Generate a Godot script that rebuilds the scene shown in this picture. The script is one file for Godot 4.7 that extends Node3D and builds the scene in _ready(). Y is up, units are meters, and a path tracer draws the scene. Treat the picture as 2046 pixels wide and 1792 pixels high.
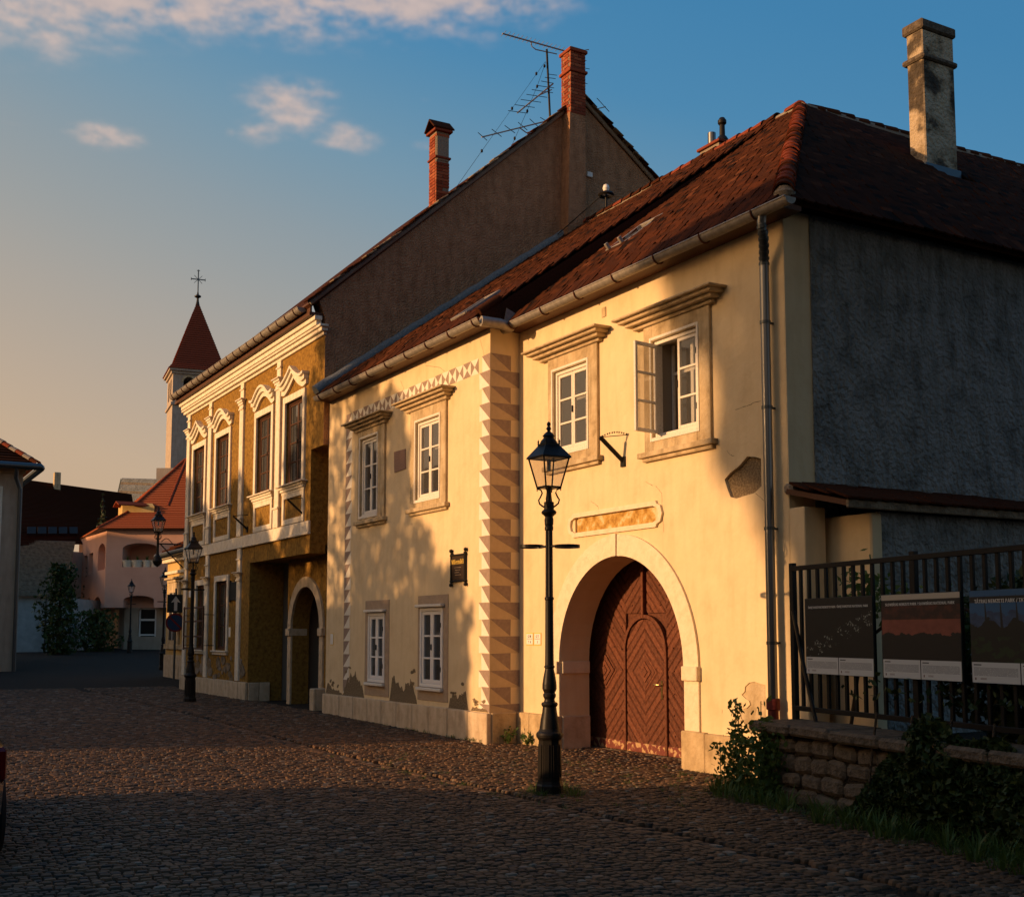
extends Node3D
# ---------------------------------------------------------------- camera model (S pixels: photograph scaled to 2046 x 1792)
const FOC := 2400.0
const EYE := Vector3(0, 1.7, 0)
const YAW := 0.514497
const PITCH := 0.096367
const SUN := Vector3(0.957, -0.175, 0.23)
const XD := 8.87      # front plane of the sgraffito house
const XE := 9.40      # front plane of the gate house
const XY := 8.75      # front plane of the ochre house
var rng := RandomNumberGenerator.new()
var m := {}           # materials
var cache := {}

func ray(px: float, py: float) -> Vector3:
	var v := Vector3(px - 1023.0, 1035.0 - py, -FOC).rotated(Vector3.RIGHT, PITCH).rotated(Vector3.UP, -YAW)
	return v.normalized()
func on_x(px: float, py: float, x: float) -> Vector3:
	var d := ray(px, py)
	return EYE + d * (x / d.x)
func on_z(px: float, py: float, z: float) -> Vector3:
	var d := ray(px, py)
	return EYE + d * (z / d.z)
func on_y(px: float, py: float, y: float) -> Vector3:
	var d := ray(px, py)
	return EYE + d * ((y - EYE.y) / d.y)
func at_depth(px: float, py: float, depth: float) -> Vector3:
	var d := ray(px, py)
	return EYE + d * (depth / d.dot(Vector3(sin(YAW), 0, -cos(YAW))))
func gy(z: float) -> float:
	var a := [[0.0, 0.0], [-16.0, 0.0], [-24.0, 0.09], [-34.0, 0.12], [-50.0, 0.35], [-75.0, 0.85], [-120.0, 1.2], [-400.0, 1.2]]
	for i in range(1, a.size()):
		if z >= a[i][0]:
			var t: float = (z - a[i - 1][0]) / (a[i][0] - a[i - 1][0])
			return lerpf(a[i - 1][1], a[i][1], clampf(t, 0, 1))
	return 1.2

# ---------------------------------------------------------------- mesh builder
class MB:
	var v := PackedVector3Array()
	var n := PackedVector3Array()
	var uv := PackedVector2Array()
	var col := PackedColorArray()
	func tri(a: Vector3, b: Vector3, c: Vector3, out: Vector3) -> void:
		var f := (b - a).cross(c - a).normalized()
		if f.dot(out) < 0.0:
			f = -f
			v.append_array([a, b, c])
		else:
			v.append_array([a, c, b])
		n.append_array([f, f, f])
	func quad(a: Vector3, b: Vector3, c: Vector3, d: Vector3, out: Vector3) -> void:
		tri(a, b, c, out)
		tri(a, c, d, out)
	func quad_s(a: Vector3, b: Vector3, c: Vector3, d: Vector3, na: Vector3, nb: Vector3, nc: Vector3, nd: Vector3) -> void:
		var out := na + nb + nc + nd
		for t in [[a, b, c, na, nb, nc], [a, c, d, na, nc, nd]]:
			var f: Vector3 = (t[1] - t[0]).cross(t[2] - t[0])
			if f.length_squared() < 1e-14:
				continue
			if f.dot(out) < 0.0:
				v.append_array([t[0], t[1], t[2]])
				n.append_array([t[3], t[4], t[5]])
			else:
				v.append_array([t[0], t[2], t[1]])
				n.append_array([t[3], t[5], t[4]])
	func box(c: Vector3, s: Vector3, b := Basis()) -> void:
		var h := s * 0.5
		for ax in 3:
			for sg in [-1.0, 1.0]:
				var o := Vector3.ZERO
				o[ax] = sg
				var u := Vector3.ZERO
				u[(ax + 1) % 3] = 1
				var w := Vector3.ZERO
				w[(ax + 2) % 3] = 1
				quad(c + b * ((o + u + w) * h), c + b * ((o - u + w) * h), c + b * ((o - u - w) * h), c + b * ((o + u - w) * h), b * o)
	func box2(a: Vector3, b: Vector3) -> void:
		box((a + b) * 0.5, (a - b).abs())
	func cbox(c: Vector3, s: Vector3, ch: float, b := Basis()) -> void:   # box with chamfered edges
		var h := s * 0.5
		var k := minf(ch, minf(h.x, minf(h.y, h.z)) * 0.6)
		for ax in 3:
			var i := (ax + 1) % 3
			var j := (ax + 2) % 3
			for sg in [-1.0, 1.0]:
				var q := []
				for e in [[1, 1], [-1, 1], [-1, -1], [1, -1]]:
					var p := Vector3.ZERO
					p[ax] = sg * h[ax]
					p[i] = e[0] * (h[i] - k)
					p[j] = e[1] * (h[j] - k)
					q.append(c + b * p)
				var o := Vector3.ZERO
				o[ax] = sg
				quad(q[0], q[1], q[2], q[3], b * o)
			for e in [[1, 1], [-1, 1], [-1, -1], [1, -1]]:   # edges along ax
				var o := Vector3.ZERO
				o[i] = e[0]
				o[j] = e[1]
				var q := []
				for r in [[-1, 0], [1, 0], [1, 1], [-1, 1]]:
					var p := Vector3.ZERO
					p[ax] = r[0] * (h[ax] - k)
					p[i] = e[0] * (h[i] - (k if r[1] == 0 else 0.0))
					p[j] = e[1] * (h[j] - (0.0 if r[1] == 0 else k))
					q.append(c + b * p)
				quad(q[0], q[1], q[2], q[3], b * o)
		for sx in [-1, 1]:
			for sy in [-1, 1]:
				for sz in [-1, 1]:
					var sg := Vector3(sx, sy, sz)
					tri(c + b * (sg * (h - Vector3(0, k, k))), c + b * (sg * (h - Vector3(k, 0, k))), c + b * (sg * (h - Vector3(k, k, 0))), b * sg)
	func cbox2(a: Vector3, b: Vector3, ch: float) -> void:
		cbox((a + b) * 0.5, (a - b).abs(), ch)
	func prism(poly: PackedVector2Array, o: Vector3, u: Vector3, w: Vector3, d: Vector3) -> void:   # polygon o + u*x + w*y, pushed along d
		var idx := Geometry2D.triangulate_polygon(poly)
		var nd := d.normalized()
		for i in range(0, idx.size(), 3):
			var p := []
			for k in 3:
				p.append(o + u * poly[idx[i + k]].x + w * poly[idx[i + k]].y)
			tri(p[0], p[1], p[2], -nd)
			tri(p[0] + d, p[1] + d, p[2] + d, nd)
		var ccw := not Geometry2D.is_polygon_clockwise(poly)
		for i in poly.size():
			var a := poly[i]
			var b := poly[(i + 1) % poly.size()]
			var e := b - a
			var on := Vector2(e.y, -e.x) if ccw else Vector2(-e.y, e.x)
			var A := o + u * a.x + w * a.y
			var B := o + u * b.x + w * b.y
			quad(A, B, B + d, A + d, u * on.x + w * on.y)
	func lathe(prof: Array, segs: int, c: Vector3, smooth := true, turn := 0.0, ax := Basis()) -> void:
		for i in range(prof.size() - 1):
			var p: Vector2 = prof[i]
			var q: Vector2 = prof[i + 1]
			var t := q - p
			var sl := Vector2(t.y, -t.x).normalized()
			for k in segs:
				var a0 := turn + TAU * k / segs
				var a1 := turn + TAU * (k + 1) / segs
				var d0 := Vector3(cos(a0), 0, sin(a0))
				var d1 := Vector3(cos(a1), 0, sin(a1))
				var n0 := ax * (d0 * sl.x + Vector3.UP * sl.y)
				var n1 := ax * (d1 * sl.x + Vector3.UP * sl.y)
				if not smooth:
					n0 = (n0 + n1).normalized()
					n1 = n0
				quad_s(c + ax * (d0 * p.x + Vector3.UP * p.y), c + ax * (d1 * p.x + Vector3.UP * p.y), c + ax * (d1 * q.x + Vector3.UP * q.y), c + ax * (d0 * q.x + Vector3.UP * q.y), n0, n1, n1, n0)
	func tube(pts: Array, r: float, segs := 8, caps := true) -> void:
		var rings := []
		var up := Vector3(0.123, 0.97, 0.21).normalized()
		for i in pts.size():
			var t: Vector3 = (pts[mini(i + 1, pts.size() - 1)] - pts[maxi(i - 1, 0)]).normalized()
			if absf(t.dot(up)) > 0.9:
				up = Vector3(0.9, 0.1, 0.4).normalized()
			var a := t.cross(up).normalized()
			var b := t.cross(a).normalized()
			var ring := []
			for k in segs:
				var an := TAU * k / segs
				ring.append(a * cos(an) + b * sin(an))
			rings.append(ring)
		for i in range(pts.size() - 1):
			for k in segs:
				var k2 := (k + 1) % segs
				quad_s(pts[i] + rings[i][k] * r, pts[i] + rings[i][k2] * r, pts[i + 1] + rings[i + 1][k2] * r, pts[i + 1] + rings[i + 1][k] * r, rings[i][k], rings[i][k2], rings[i + 1][k2], rings[i + 1][k])
		if caps:
			for e in [0, pts.size() - 1]:
				var o: Vector3 = (pts[0] - pts[1]) if e == 0 else (pts[-1] - pts[-2])
				for k in range(1, segs - 1):
					tri(pts[e] + rings[e][0] * r, pts[e] + rings[e][k] * r, pts[e] + rings[e][k + 1] * r, o)
	func mesh() -> ArrayMesh:
		var arr := []
		arr.resize(Mesh.ARRAY_MAX)
		arr[Mesh.ARRAY_VERTEX] = v
		arr[Mesh.ARRAY_NORMAL] = n
		if uv.size() == v.size():
			arr[Mesh.ARRAY_TEX_UV] = uv
		if col.size() == v.size():
			arr[Mesh.ARRAY_COLOR] = col
		var am := ArrayMesh.new()
		am.add_surface_from_arrays(Mesh.PRIMITIVE_TRIANGLES, arr)
		return am

# ---------------------------------------------------------------- nodes
func gp(nd: Node) -> Vector3:
	var p := Vector3.ZERO
	while nd != self and nd is Node3D:
		p += nd.position
		nd = nd.get_parent()
	return p
func thing(called: String, label: String, category: String, at := Vector3.ZERO, group := "") -> Node3D:
	var o := Node3D.new()
	o.name = numbered(called)
	add_child(o, true)
	o.position = at
	tag(o, label, category, group)
	return o
var used := {}
func numbered(called: String) -> String:
	if not used.has(called):
		used[called] = 0
		return called
	used[called] += 1
	return "%s_%03d" % [called, used[called]]
func tag(o: Node, label: String, category: String, group := "") -> void:
	o.set_meta("label", label)
	o.set_meta("category", category)
	if group:
		o.set_meta("group", group)
func structure(o: Node) -> Node:
	o.set_meta("kind", "structure")
	return o
func grp(parent: Node, called: String) -> Node3D:      # a part made of sub-parts; its children keep world coordinates
	var o := Node3D.new()
	o.name = called
	parent.add_child(o, true)
	return o
func inst(parent: Node, called: String, mesh: Mesh, mt: Material, at := Vector3.ZERO, b := Basis()) -> MeshInstance3D:   # at is in world coordinates
	var o := MeshInstance3D.new()
	o.name = called if parent != self else numbered(called)
	o.mesh = mesh
	o.material_override = mt
	parent.add_child(o, true)
	o.transform = Transform3D(b, at - (gp(parent) if parent != self else Vector3.ZERO))
	return o
func put(parent: Node, called: String, b: MB, mt: Material) -> MeshInstance3D:
	return inst(parent, called, b.mesh(), mt)
func bx(parent: Node, called: String, mt: Material, a: Vector3, b: Vector3, ch := 0.0) -> MeshInstance3D:   # box between two corners in world coordinates
	var s := (a - b).abs()
	var key := "b%.4f_%.4f_%.4f_%.4f" % [s.x, s.y, s.z, ch]
	if not cache.has(key):
		var k := MB.new()
		if ch > 0.0:
			k.cbox(Vector3.ZERO, s, ch)
		else:
			k.box(Vector3.ZERO, s)
		cache[key] = k.mesh()
	return inst(parent, called, cache[key], mt, (a + b) * 0.5)
func zy(parent: Node, called: String, mt: Material, poly: PackedVector2Array, x: float, depth: float) -> MeshInstance3D:   # outline in (z, y), front at x, pushed in +x
	var k := MB.new()
	k.prism(poly, Vector3(x, 0, 0), Vector3(0, 0, 1), Vector3.UP, Vector3(depth, 0, 0))
	return put(parent, called, k, mt)
func rect(a: float, b: float, c: float, d: float) -> PackedVector2Array:
	return PackedVector2Array([Vector2(a, c), Vector2(b, c), Vector2(b, d), Vector2(a, d)])

# ---------------------------------------------------------------- materials
func lin(r: float, g: float, b: float, a := 1.0) -> Color:
	var c := Color(r, g, b, 1.0).linear_to_srgb()
	c.a = a
	return c
func noise(freq: float, oct: int, sd: int, kind := FastNoiseLite.TYPE_SIMPLEX_SMOOTH) -> FastNoiseLite:
	var f := FastNoiseLite.new()
	f.noise_type = kind
	f.frequency = freq
	f.fractal_octaves = oct
	f.fractal_gain = 0.55
	f.seed = sd
	return f
func ntex(freq: float, oct: int, sd: int, stops: Array, size := 512, kind := FastNoiseLite.TYPE_SIMPLEX_SMOOTH) -> NoiseTexture2D:
	var t := NoiseTexture2D.new()
	t.width = size
	t.height = size
	t.seamless = true
	t.noise = noise(freq, oct, sd, kind)
	var g := Gradient.new()
	var off := PackedFloat32Array()
	var cl := PackedColorArray()
	for s in stops:
		off.append(s[0])
		cl.append(lin(s[1], s[2], s[3]))
	g.offsets = off
	g.colors = cl
	t.color_ramp = g
	return t
func nnrm(freq: float, oct: int, sd: int, bump: float, size := 512) -> NoiseTexture2D:
	var t := NoiseTexture2D.new()
	t.width = size
	t.height = size
	t.seamless = true
	t.as_normal_map = true
	t.bump_strength = bump
	t.noise = noise(freq, oct, sd)
	return t
func mat(r: float, g: float, b: float, rough := 0.85, metal := 0.0) -> StandardMaterial3D:
	var s := StandardMaterial3D.new()
	s.albedo_color = lin(r, g, b)
	s.roughness = rough
	s.metallic = metal
	s.metallic_specular = 0.35
	return s
# mottled surface: stops run over the noise value, per_m = texture repeats in a metre
func rough_mat(stops: Array, freq: float, oct: int, sd: int, per_m: float, rough := 0.9, nf := 0.0, ns := 0.0, size := 512) -> StandardMaterial3D:
	var s := StandardMaterial3D.new()
	s.albedo_texture = ntex(freq, oct, sd, stops, size)
	s.roughness = rough
	s.metallic_specular = 0.3
	s.uv1_triplanar = true
	s.uv1_world_triplanar = true
	s.uv1_triplanar_sharpness = 6.0
	s.uv1_scale = Vector3(per_m, per_m, per_m)
	if ns > 0.0:
		s.normal_enabled = true
		s.normal_texture = nnrm(nf, 4, sd + 50, ns)
		s.normal_scale = 1.0
	return s
func glass_mat(r: float, g: float, b: float, a: float) -> StandardMaterial3D:
	var s := StandardMaterial3D.new()
	s.transparency = BaseMaterial3D.TRANSPARENCY_ALPHA
	s.albedo_color = lin(r, g, b, a)
	s.roughness = 0.03
	s.metallic_specular = 0.9
	return s
func make_materials() -> void:
	m.cream = rough_mat([[0.0, 0.67, 0.51, 0.30], [0.4, 0.725, 0.565, 0.34], [0.65, 0.74, 0.58, 0.35], [1.0, 0.76, 0.605, 0.375]], 0.008, 5, 3, 0.18, 0.92, 0.03, 0.8, 1024)
	m.roughcast = rough_mat([[0.0, 0.13, 0.135, 0.13], [0.38, 0.225, 0.235, 0.225], [0.6, 0.26, 0.27, 0.26], [1.0, 0.29, 0.30, 0.29]], 0.012, 6, 7, 0.3, 0.97, 0.07, 8.0)
	m.trim = rough_mat([[0.0, 0.66, 0.56, 0.42], [0.5, 0.78, 0.69, 0.54], [1.0, 0.82, 0.74, 0.6]], 0.02, 5, 11, 0.6, 0.85, 0.06, 2.0)
	m.plinth = rough_mat([[0.0, 0.45, 0.33, 0.21], [0.5, 0.58, 0.45, 0.30], [1.0, 0.66, 0.53, 0.37]], 0.012, 5, 13, 0.5, 0.85, 0.05, 2.0)
	m.plinth_b = rough_mat([[0.0, 0.36, 0.26, 0.14], [0.5, 0.52, 0.38, 0.21], [1.0, 0.60, 0.46, 0.27]], 0.012, 5, 14, 0.5, 0.85, 0.05, 2.0)
	m.stone = rough_mat([[0.0, 0.32, 0.235, 0.13], [0.3, 0.49, 0.37, 0.215], [0.7, 0.57, 0.445, 0.275], [1.0, 0.62, 0.495, 0.32]], 0.010, 6, 17, 0.5, 0.93, 0.05, 2.5)
	m.stone_dark = rough_mat([[0.0, 0.10, 0.075, 0.05], [0.5, 0.22, 0.17, 0.115], [1.0, 0.32, 0.25, 0.17]], 0.012, 6, 18, 0.6, 0.93, 0.06, 6.0)
	m.rubble = rough_mat([[0.0, 0.13, 0.09, 0.05], [0.5, 0.26, 0.19, 0.11], [1.0, 0.40, 0.30, 0.18]], 0.05, 5, 19, 1.0, 0.96, 0.12, 10.0)
	m.yard_stone = rough_mat([[0.0, 0.06, 0.046, 0.033], [0.5, 0.12, 0.093, 0.066], [1.0, 0.18, 0.14, 0.10]], 0.02, 6, 16, 0.8, 0.95, 0.06, 6.0)
	m.board = rough_mat([[0.0, 0.36, 0.26, 0.175], [1.0, 0.45, 0.335, 0.225]], 0.02, 4, 20, 0.6, 0.85, 0.06, 2.0)
	m.paint_dark = rough_mat([[0.0, 0.27, 0.195, 0.15], [1.0, 0.36, 0.265, 0.205]], 0.02, 4, 21, 1.0, 0.9)
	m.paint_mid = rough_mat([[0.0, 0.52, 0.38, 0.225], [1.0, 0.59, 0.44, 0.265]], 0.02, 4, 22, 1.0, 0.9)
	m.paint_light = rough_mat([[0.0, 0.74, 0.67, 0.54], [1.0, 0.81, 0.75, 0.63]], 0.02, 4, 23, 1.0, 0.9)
	m.ochre = rough_mat([[0.0, 0.16, 0.085, 0.02], [0.4, 0.31, 0.17, 0.035], [0.6, 0.37, 0.205, 0.042], [1.0, 0.46, 0.27, 0.06]], 0.03, 6, 25, 0.5, 0.95, 0.16, 9.0)
	m.ochre_plaque = rough_mat([[0.0, 0.22, 0.11, 0.03], [0.35, 0.46, 0.26, 0.06], [0.6, 0.56, 0.36, 0.12], [0.75, 0.68, 0.52, 0.28], [1.0, 0.70, 0.56, 0.34]], 0.012, 5, 27, 0.8, 0.9, 0.06, 4.0)
	m.gable = rough_mat([[0.0, 0.34, 0.175, 0.092], [0.5, 0.43, 0.225, 0.12], [1.0, 0.49, 0.27, 0.145]], 0.02, 6, 29, 0.35, 0.97, 0.1, 7.0)
	m.zinc = rough_mat([[0.0, 0.25, 0.225, 0.195], [1.0, 0.37, 0.335, 0.29]], 0.02, 4, 31, 0.8, 0.5)
	m.zinc.metallic = 0.35
	m.zinc_dark = mat(0.10, 0.11, 0.115, 0.35, 0.7)
	m.steel = mat(0.20, 0.20, 0.20, 0.32, 0.85)
	m.rust = mat(0.10, 0.03, 0.02, 0.7)
	m.redpipe = mat(0.12, 0.02, 0.018, 0.6)
	m.white_wood = rough_mat([[0.0, 0.42, 0.34, 0.26], [0.3, 0.72, 0.66, 0.56], [1.0, 0.80, 0.76, 0.68]], 0.05, 5, 33, 1.2, 0.6)
	m.white_clean = mat(0.78, 0.74, 0.68, 0.5)
	m.brown_wood = rough_mat([[0.0, 0.06, 0.028, 0.016], [1.0, 0.14, 0.06, 0.03]], 0.05, 4, 35, 1.5, 0.5)
	m.door = []
	for i in 4:
		var k: float = [0.6, 0.7, 0.8, 0.66][i]
		m.door.append(rough_mat([[0.0, 0.10 * k, 0.032 * k, 0.016 * k], [0.5, 0.19 * k, 0.062 * k, 0.030 * k], [0.85, 0.23 * k, 0.08 * k, 0.04 * k], [1.0, 0.36 * k, 0.2 * k, 0.11 * k]], 0.03, 6, 37 + i, 0.9, 0.55, 0.05, 3.0))
	m.door_kick = rough_mat([[0.0, 0.13, 0.035, 0.025], [0.55, 0.19, 0.055, 0.038], [0.62, 0.45, 0.28, 0.13], [1.0, 0.5, 0.33, 0.17]], 0.02, 5, 43, 0.8, 0.6)
	m.brass = mat(0.75, 0.55, 0.22, 0.25, 1.0)
	m.black = mat(0.012, 0.011, 0.010, 0.45)
	m.iron = rough_mat([[0.0, 0.010, 0.009, 0.008], [1.0, 0.022, 0.018, 0.014]], 0.05, 4, 45, 2.0, 0.42)
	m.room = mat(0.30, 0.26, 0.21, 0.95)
	m.glass = glass_mat(0.10, 0.10, 0.10, 0.30)
	m.glass_lamp = glass_mat(0.55, 0.50, 0.42, 0.18)
	m.tile = []
	m.tile_vc = mat(1, 1, 1, 0.93)
	m.tile_vc.albedo_color = Color.WHITE
	m.tile_vc.vertex_color_use_as_albedo = true
	m.tile_vc.metallic_specular = 0.1
	m.tile_a = rough_mat([[0.0, 0.035, 0.0125, 0.006], [1.0, 0.075, 0.025, 0.0115]], 0.05, 5, 47, 1.0, 0.93)
	m.tile_b = rough_mat([[0.0, 0.035, 0.014, 0.008], [1.0, 0.075, 0.027, 0.014]], 0.05, 5, 48, 1.0, 0.93)
	m.tile_c = rough_mat([[0.0, 0.055, 0.018, 0.008], [1.0, 0.11, 0.034, 0.014]], 0.05, 5, 49, 1.0, 0.93)
	m.tile_red = rough_mat([[0.0, 0.15, 0.035, 0.02], [1.0, 0.27, 0.07, 0.035]], 0.05, 5, 50, 1.0, 0.9)
	for t in [m.tile_a, m.tile_b, m.tile_c, m.tile_red]:
		t.metallic_specular = 0.1
	m.tile_red_lit = rough_mat([[0.0, 0.30, 0.085, 0.038], [1.0, 0.42, 0.13, 0.06]], 0.05, 5, 52, 1.0, 0.9)  # lightened red: sun on the pink house roof put into the colour
	m.tile_red_lit.metallic_specular = 0.1
	m.arch = rough_mat([[0.0, 0.68, 0.55, 0.37], [0.5, 0.76, 0.63, 0.44], [1.0, 0.79, 0.67, 0.48]], 0.02, 5, 12, 0.5, 0.9, 0.05, 1.5)
	m.mortar = rough_mat([[0.0, 0.20, 0.16, 0.12], [1.0, 0.38, 0.32, 0.25]], 0.05, 5, 51, 1.2, 0.95, 0.1, 5.0)
	m.brick_a = rough_mat([[0.0, 0.20, 0.045, 0.02], [1.0, 0.34, 0.085, 0.04]], 0.06, 4, 53, 2.0, 0.95)
	m.brick_b = rough_mat([[0.0, 0.15, 0.035, 0.018], [1.0, 0.26, 0.06, 0.03]], 0.06, 4, 54, 2.0, 0.95)
	m.brick_c = rough_mat([[0.0, 0.28, 0.075, 0.035], [1.0, 0.40, 0.13, 0.06]], 0.06, 4, 55, 2.0, 0.95)
	m.chimney = rough_mat([[0.0, 0.035, 0.03, 0.024], [0.32, 0.09, 0.07, 0.05], [0.45, 0.30, 0.23, 0.145], [0.62, 0.45, 0.36, 0.25], [1.0, 0.46, 0.35, 0.21]], 0.006, 5, 57, 0.34, 0.95, 0.06, 6.0)
	m.lead = mat(0.10, 0.15, 0.19, 0.5, 0.2)
	m.flash = rough_mat([[0.0, 0.12, 0.13, 0.13], [1.0, 0.25, 0.26, 0.26]], 0.04, 4, 59, 0.8, 0.8, 0.06, 5.0)
	m.pink = rough_mat([[0.0, 0.60, 0.34, 0.245], [1.0, 0.68, 0.40, 0.29]], 0.01, 4, 61, 0.15, 0.95)
	m.pale = rough_mat([[0.0, 0.36, 0.27, 0.19], [1.0, 0.44, 0.34, 0.245]], 0.01, 5, 62, 0.2, 0.95)
	m.white_wall = rough_mat([[0.0, 0.36, 0.33, 0.29], [1.0, 0.52, 0.48, 0.43]], 0.015, 5, 63, 0.25, 0.95)
	m.tower = rough_mat([[0.0, 0.36, 0.29, 0.23], [1.0, 0.48, 0.40, 0.32]], 0.015, 5, 64, 0.12, 0.95)
	m.yellow_far = rough_mat([[0.0, 0.50, 0.34, 0.12], [1.0, 0.58, 0.41, 0.17]], 0.015, 5, 65, 0.2, 0.95)
	m.leaf = mat(0.05, 0.085, 0.018, 0.6)
	m.leaf.backlight_enabled = true
	m.leaf.backlight = lin(0.06, 0.09, 0.015)
	m.leaf_vc = mat(1, 1, 1, 0.6)
	m.leaf_vc.albedo_color = Color.WHITE
	m.leaf_vc.vertex_color_use_as_albedo = true
	m.leaf_vc.backlight_enabled = true
	m.leaf_vc.backlight = lin(0.05, 0.07, 0.012)
	m.bark = rough_mat([[0.0, 0.05, 0.035, 0.022], [1.0, 0.11, 0.08, 0.055]], 0.05, 5, 67, 0.6, 0.95, 0.08, 8.0)
	m.soil = rough_mat([[0.0, 0.018, 0.014, 0.010], [0.5, 0.03, 0.023, 0.016], [1.0, 0.046, 0.035, 0.025]], 0.03, 6, 69, 0.5, 0.97, 0.1, 8.0)
	m.cobble_vc = mat(1, 1, 1, 0.75)
	m.cobble_vc.albedo_color = Color.WHITE
	m.cobble_vc.vertex_color_use_as_albedo = true
	m.cobbles = []
	for i in 4:
		var c: Array = [[0.08, 0.06, 0.042], [0.105, 0.076, 0.05], [0.06, 0.048, 0.036], [0.135, 0.10, 0.07]][i]
		m.cobbles.append(rough_mat([[0.0, c[0] * 0.75, c[1] * 0.75, c[2] * 0.75], [1.0, c[0] * 1.2, c[1] * 1.2, c[2] * 1.2]], 0.08, 4, 71 + i, 2.0, 0.75))
	m.car = mat(0.006, 0.006, 0.007, 0.18)
	m.car.clearcoat_enabled = true
	m.car.clearcoat = 1.0
	m.car.clearcoat_roughness = 0.05
	m.red_lens = mat(0.12, 0.006, 0.006, 0.12)
	m.rubber = mat(0.015, 0.015, 0.015, 0.8)
	m.asphalt_dark = m.soil
	m.sign_blue = mat(0.012, 0.035, 0.09, 0.4)
	m.sign_dark = mat(0.012, 0.018, 0.02, 0.4)
	m.sign_red = mat(0.16, 0.012, 0.012, 0.4)
	m.sign_white = mat(0.5, 0.5, 0.47, 0.45)
	m.gold = mat(0.75, 0.5, 0.1, 0.4)
	m.plaque_dark = mat(0.035, 0.018, 0.008, 0.5)
	for t in [[m.cream, 0.93, 401], [m.roughcast, 0.62, 402], [m.gable, 0.72, 403], [m.plinth, 0.78, 404], [m.plinth_b, 0.78, 405], [m.stone, 0.58, 406], [m.trim, 0.85, 407], [m.pale, 0.8, 408], [m.tower, 0.8, 409]]:
		var s: StandardMaterial3D = t[0]
		s.detail_enabled = true
		s.detail_blend_mode = BaseMaterial3D.BLEND_MODE_MUL
		s.detail_uv_layer = BaseMaterial3D.DETAIL_UV_2
		s.uv2_triplanar = true
		s.uv2_world_triplanar = true
		s.uv2_scale = Vector3(0.55, 0.10, 0.55)
		var k: float = t[1]
		s.detail_albedo = ntex(0.016, 5, t[2], [[0.0, k, k * 0.98, k * 0.95], [0.42, lerpf(k, 1.0, 0.7), lerpf(k, 1.0, 0.7), lerpf(k, 1.0, 0.68)], [0.6, 1.0, 1.0, 1.0], [1.0, 1.0, 1.0, 1.0]])
	m.flesh_stone = rough_mat([[0.0, 0.22, 0.13, 0.10], [1.0, 0.38, 0.24, 0.17]], 0.06, 5, 77, 1.2, 0.9)

# ---------------------------------------------------------------- start
func _ready() -> void:
	rng.seed = 20240611
	var cam := Camera3D.new()
	cam.name = "camera"
	add_child(cam)
	cam.position = EYE
	cam.rotation = Vector3(PITCH, -YAW, 0)
	cam.projection = Camera3D.PROJECTION_FRUSTUM
	cam.near = 0.1
	cam.far = 2000.0
	cam.size = 0.1 * 1792.0 / FOC
	cam.frustum_offset = Vector2(0, 0.1 * 139.0 / FOC)
	cam.current = true
	var env := Environment.new()
	env.background_mode = Environment.BG_SKY
	env.tonemap_mode = Environment.TONE_MAPPER_LINEAR
	env.tonemap_exposure = 1.0
	env.sdfgi_enabled = true
	env.ssao_enabled = true
	env.ssil_enabled = true
	var sky := Sky.new()
	var pano := PanoramaSkyMaterial.new()
	pano.panorama = sky_texture()
	sky.sky_material = pano
	env.sky = sky
	var we := WorldEnvironment.new()
	we.name = "world"
	we.environment = env
	add_child(we)
	var sun := DirectionalLight3D.new()
	sun.name = "sun"
	sun.light_energy = 1.6
	sun.light_color = lin(1.0, 0.57, 0.26)
	sun.light_angular_distance = 0.55
	sun.shadow_enabled = true
	add_child(sun)
	sun.look_at_from_position(Vector3.ZERO, SUN, Vector3.UP)
	make_materials()
	ground()
	gate_house()
	sgraffito_house()
	ochre_house()
	street_right()
	far_left()
	across_the_street()
	lamps()
	small_things()
	greenery()

const RAMP := [[0.0, 198, 167, 134], [6.0, 198, 170, 140], [9.0, 195, 171, 145], [12.0, 184, 167, 149], [16.0, 168, 162, 154], [22.0, 140, 154, 162], [26.0, 116, 149, 170], [29.0, 96, 142, 173], [32.0, 77, 135, 175], [37.0, 66, 128, 172], [60.0, 52, 108, 158], [90.0, 48, 100, 150]]
func ramp(t: float) -> Color:
	for i in range(1, RAMP.size()):
		if t <= RAMP[i][0]:
			var k: float = clampf((t - RAMP[i - 1][0]) / (RAMP[i][0] - RAMP[i - 1][0]), 0, 1)
			var a := Color(RAMP[i - 1][1] / 255.0, RAMP[i - 1][2] / 255.0, RAMP[i - 1][3] / 255.0)
			var b := Color(RAMP[i][1] / 255.0, RAMP[i][2] / 255.0, RAMP[i][3] / 255.0)
			return a.lerp(b, k).srgb_to_linear()
	return Color(RAMP[-1][1] / 255.0, RAMP[-1][2] / 255.0, RAMP[-1][3] / 255.0).srgb_to_linear()
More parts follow.
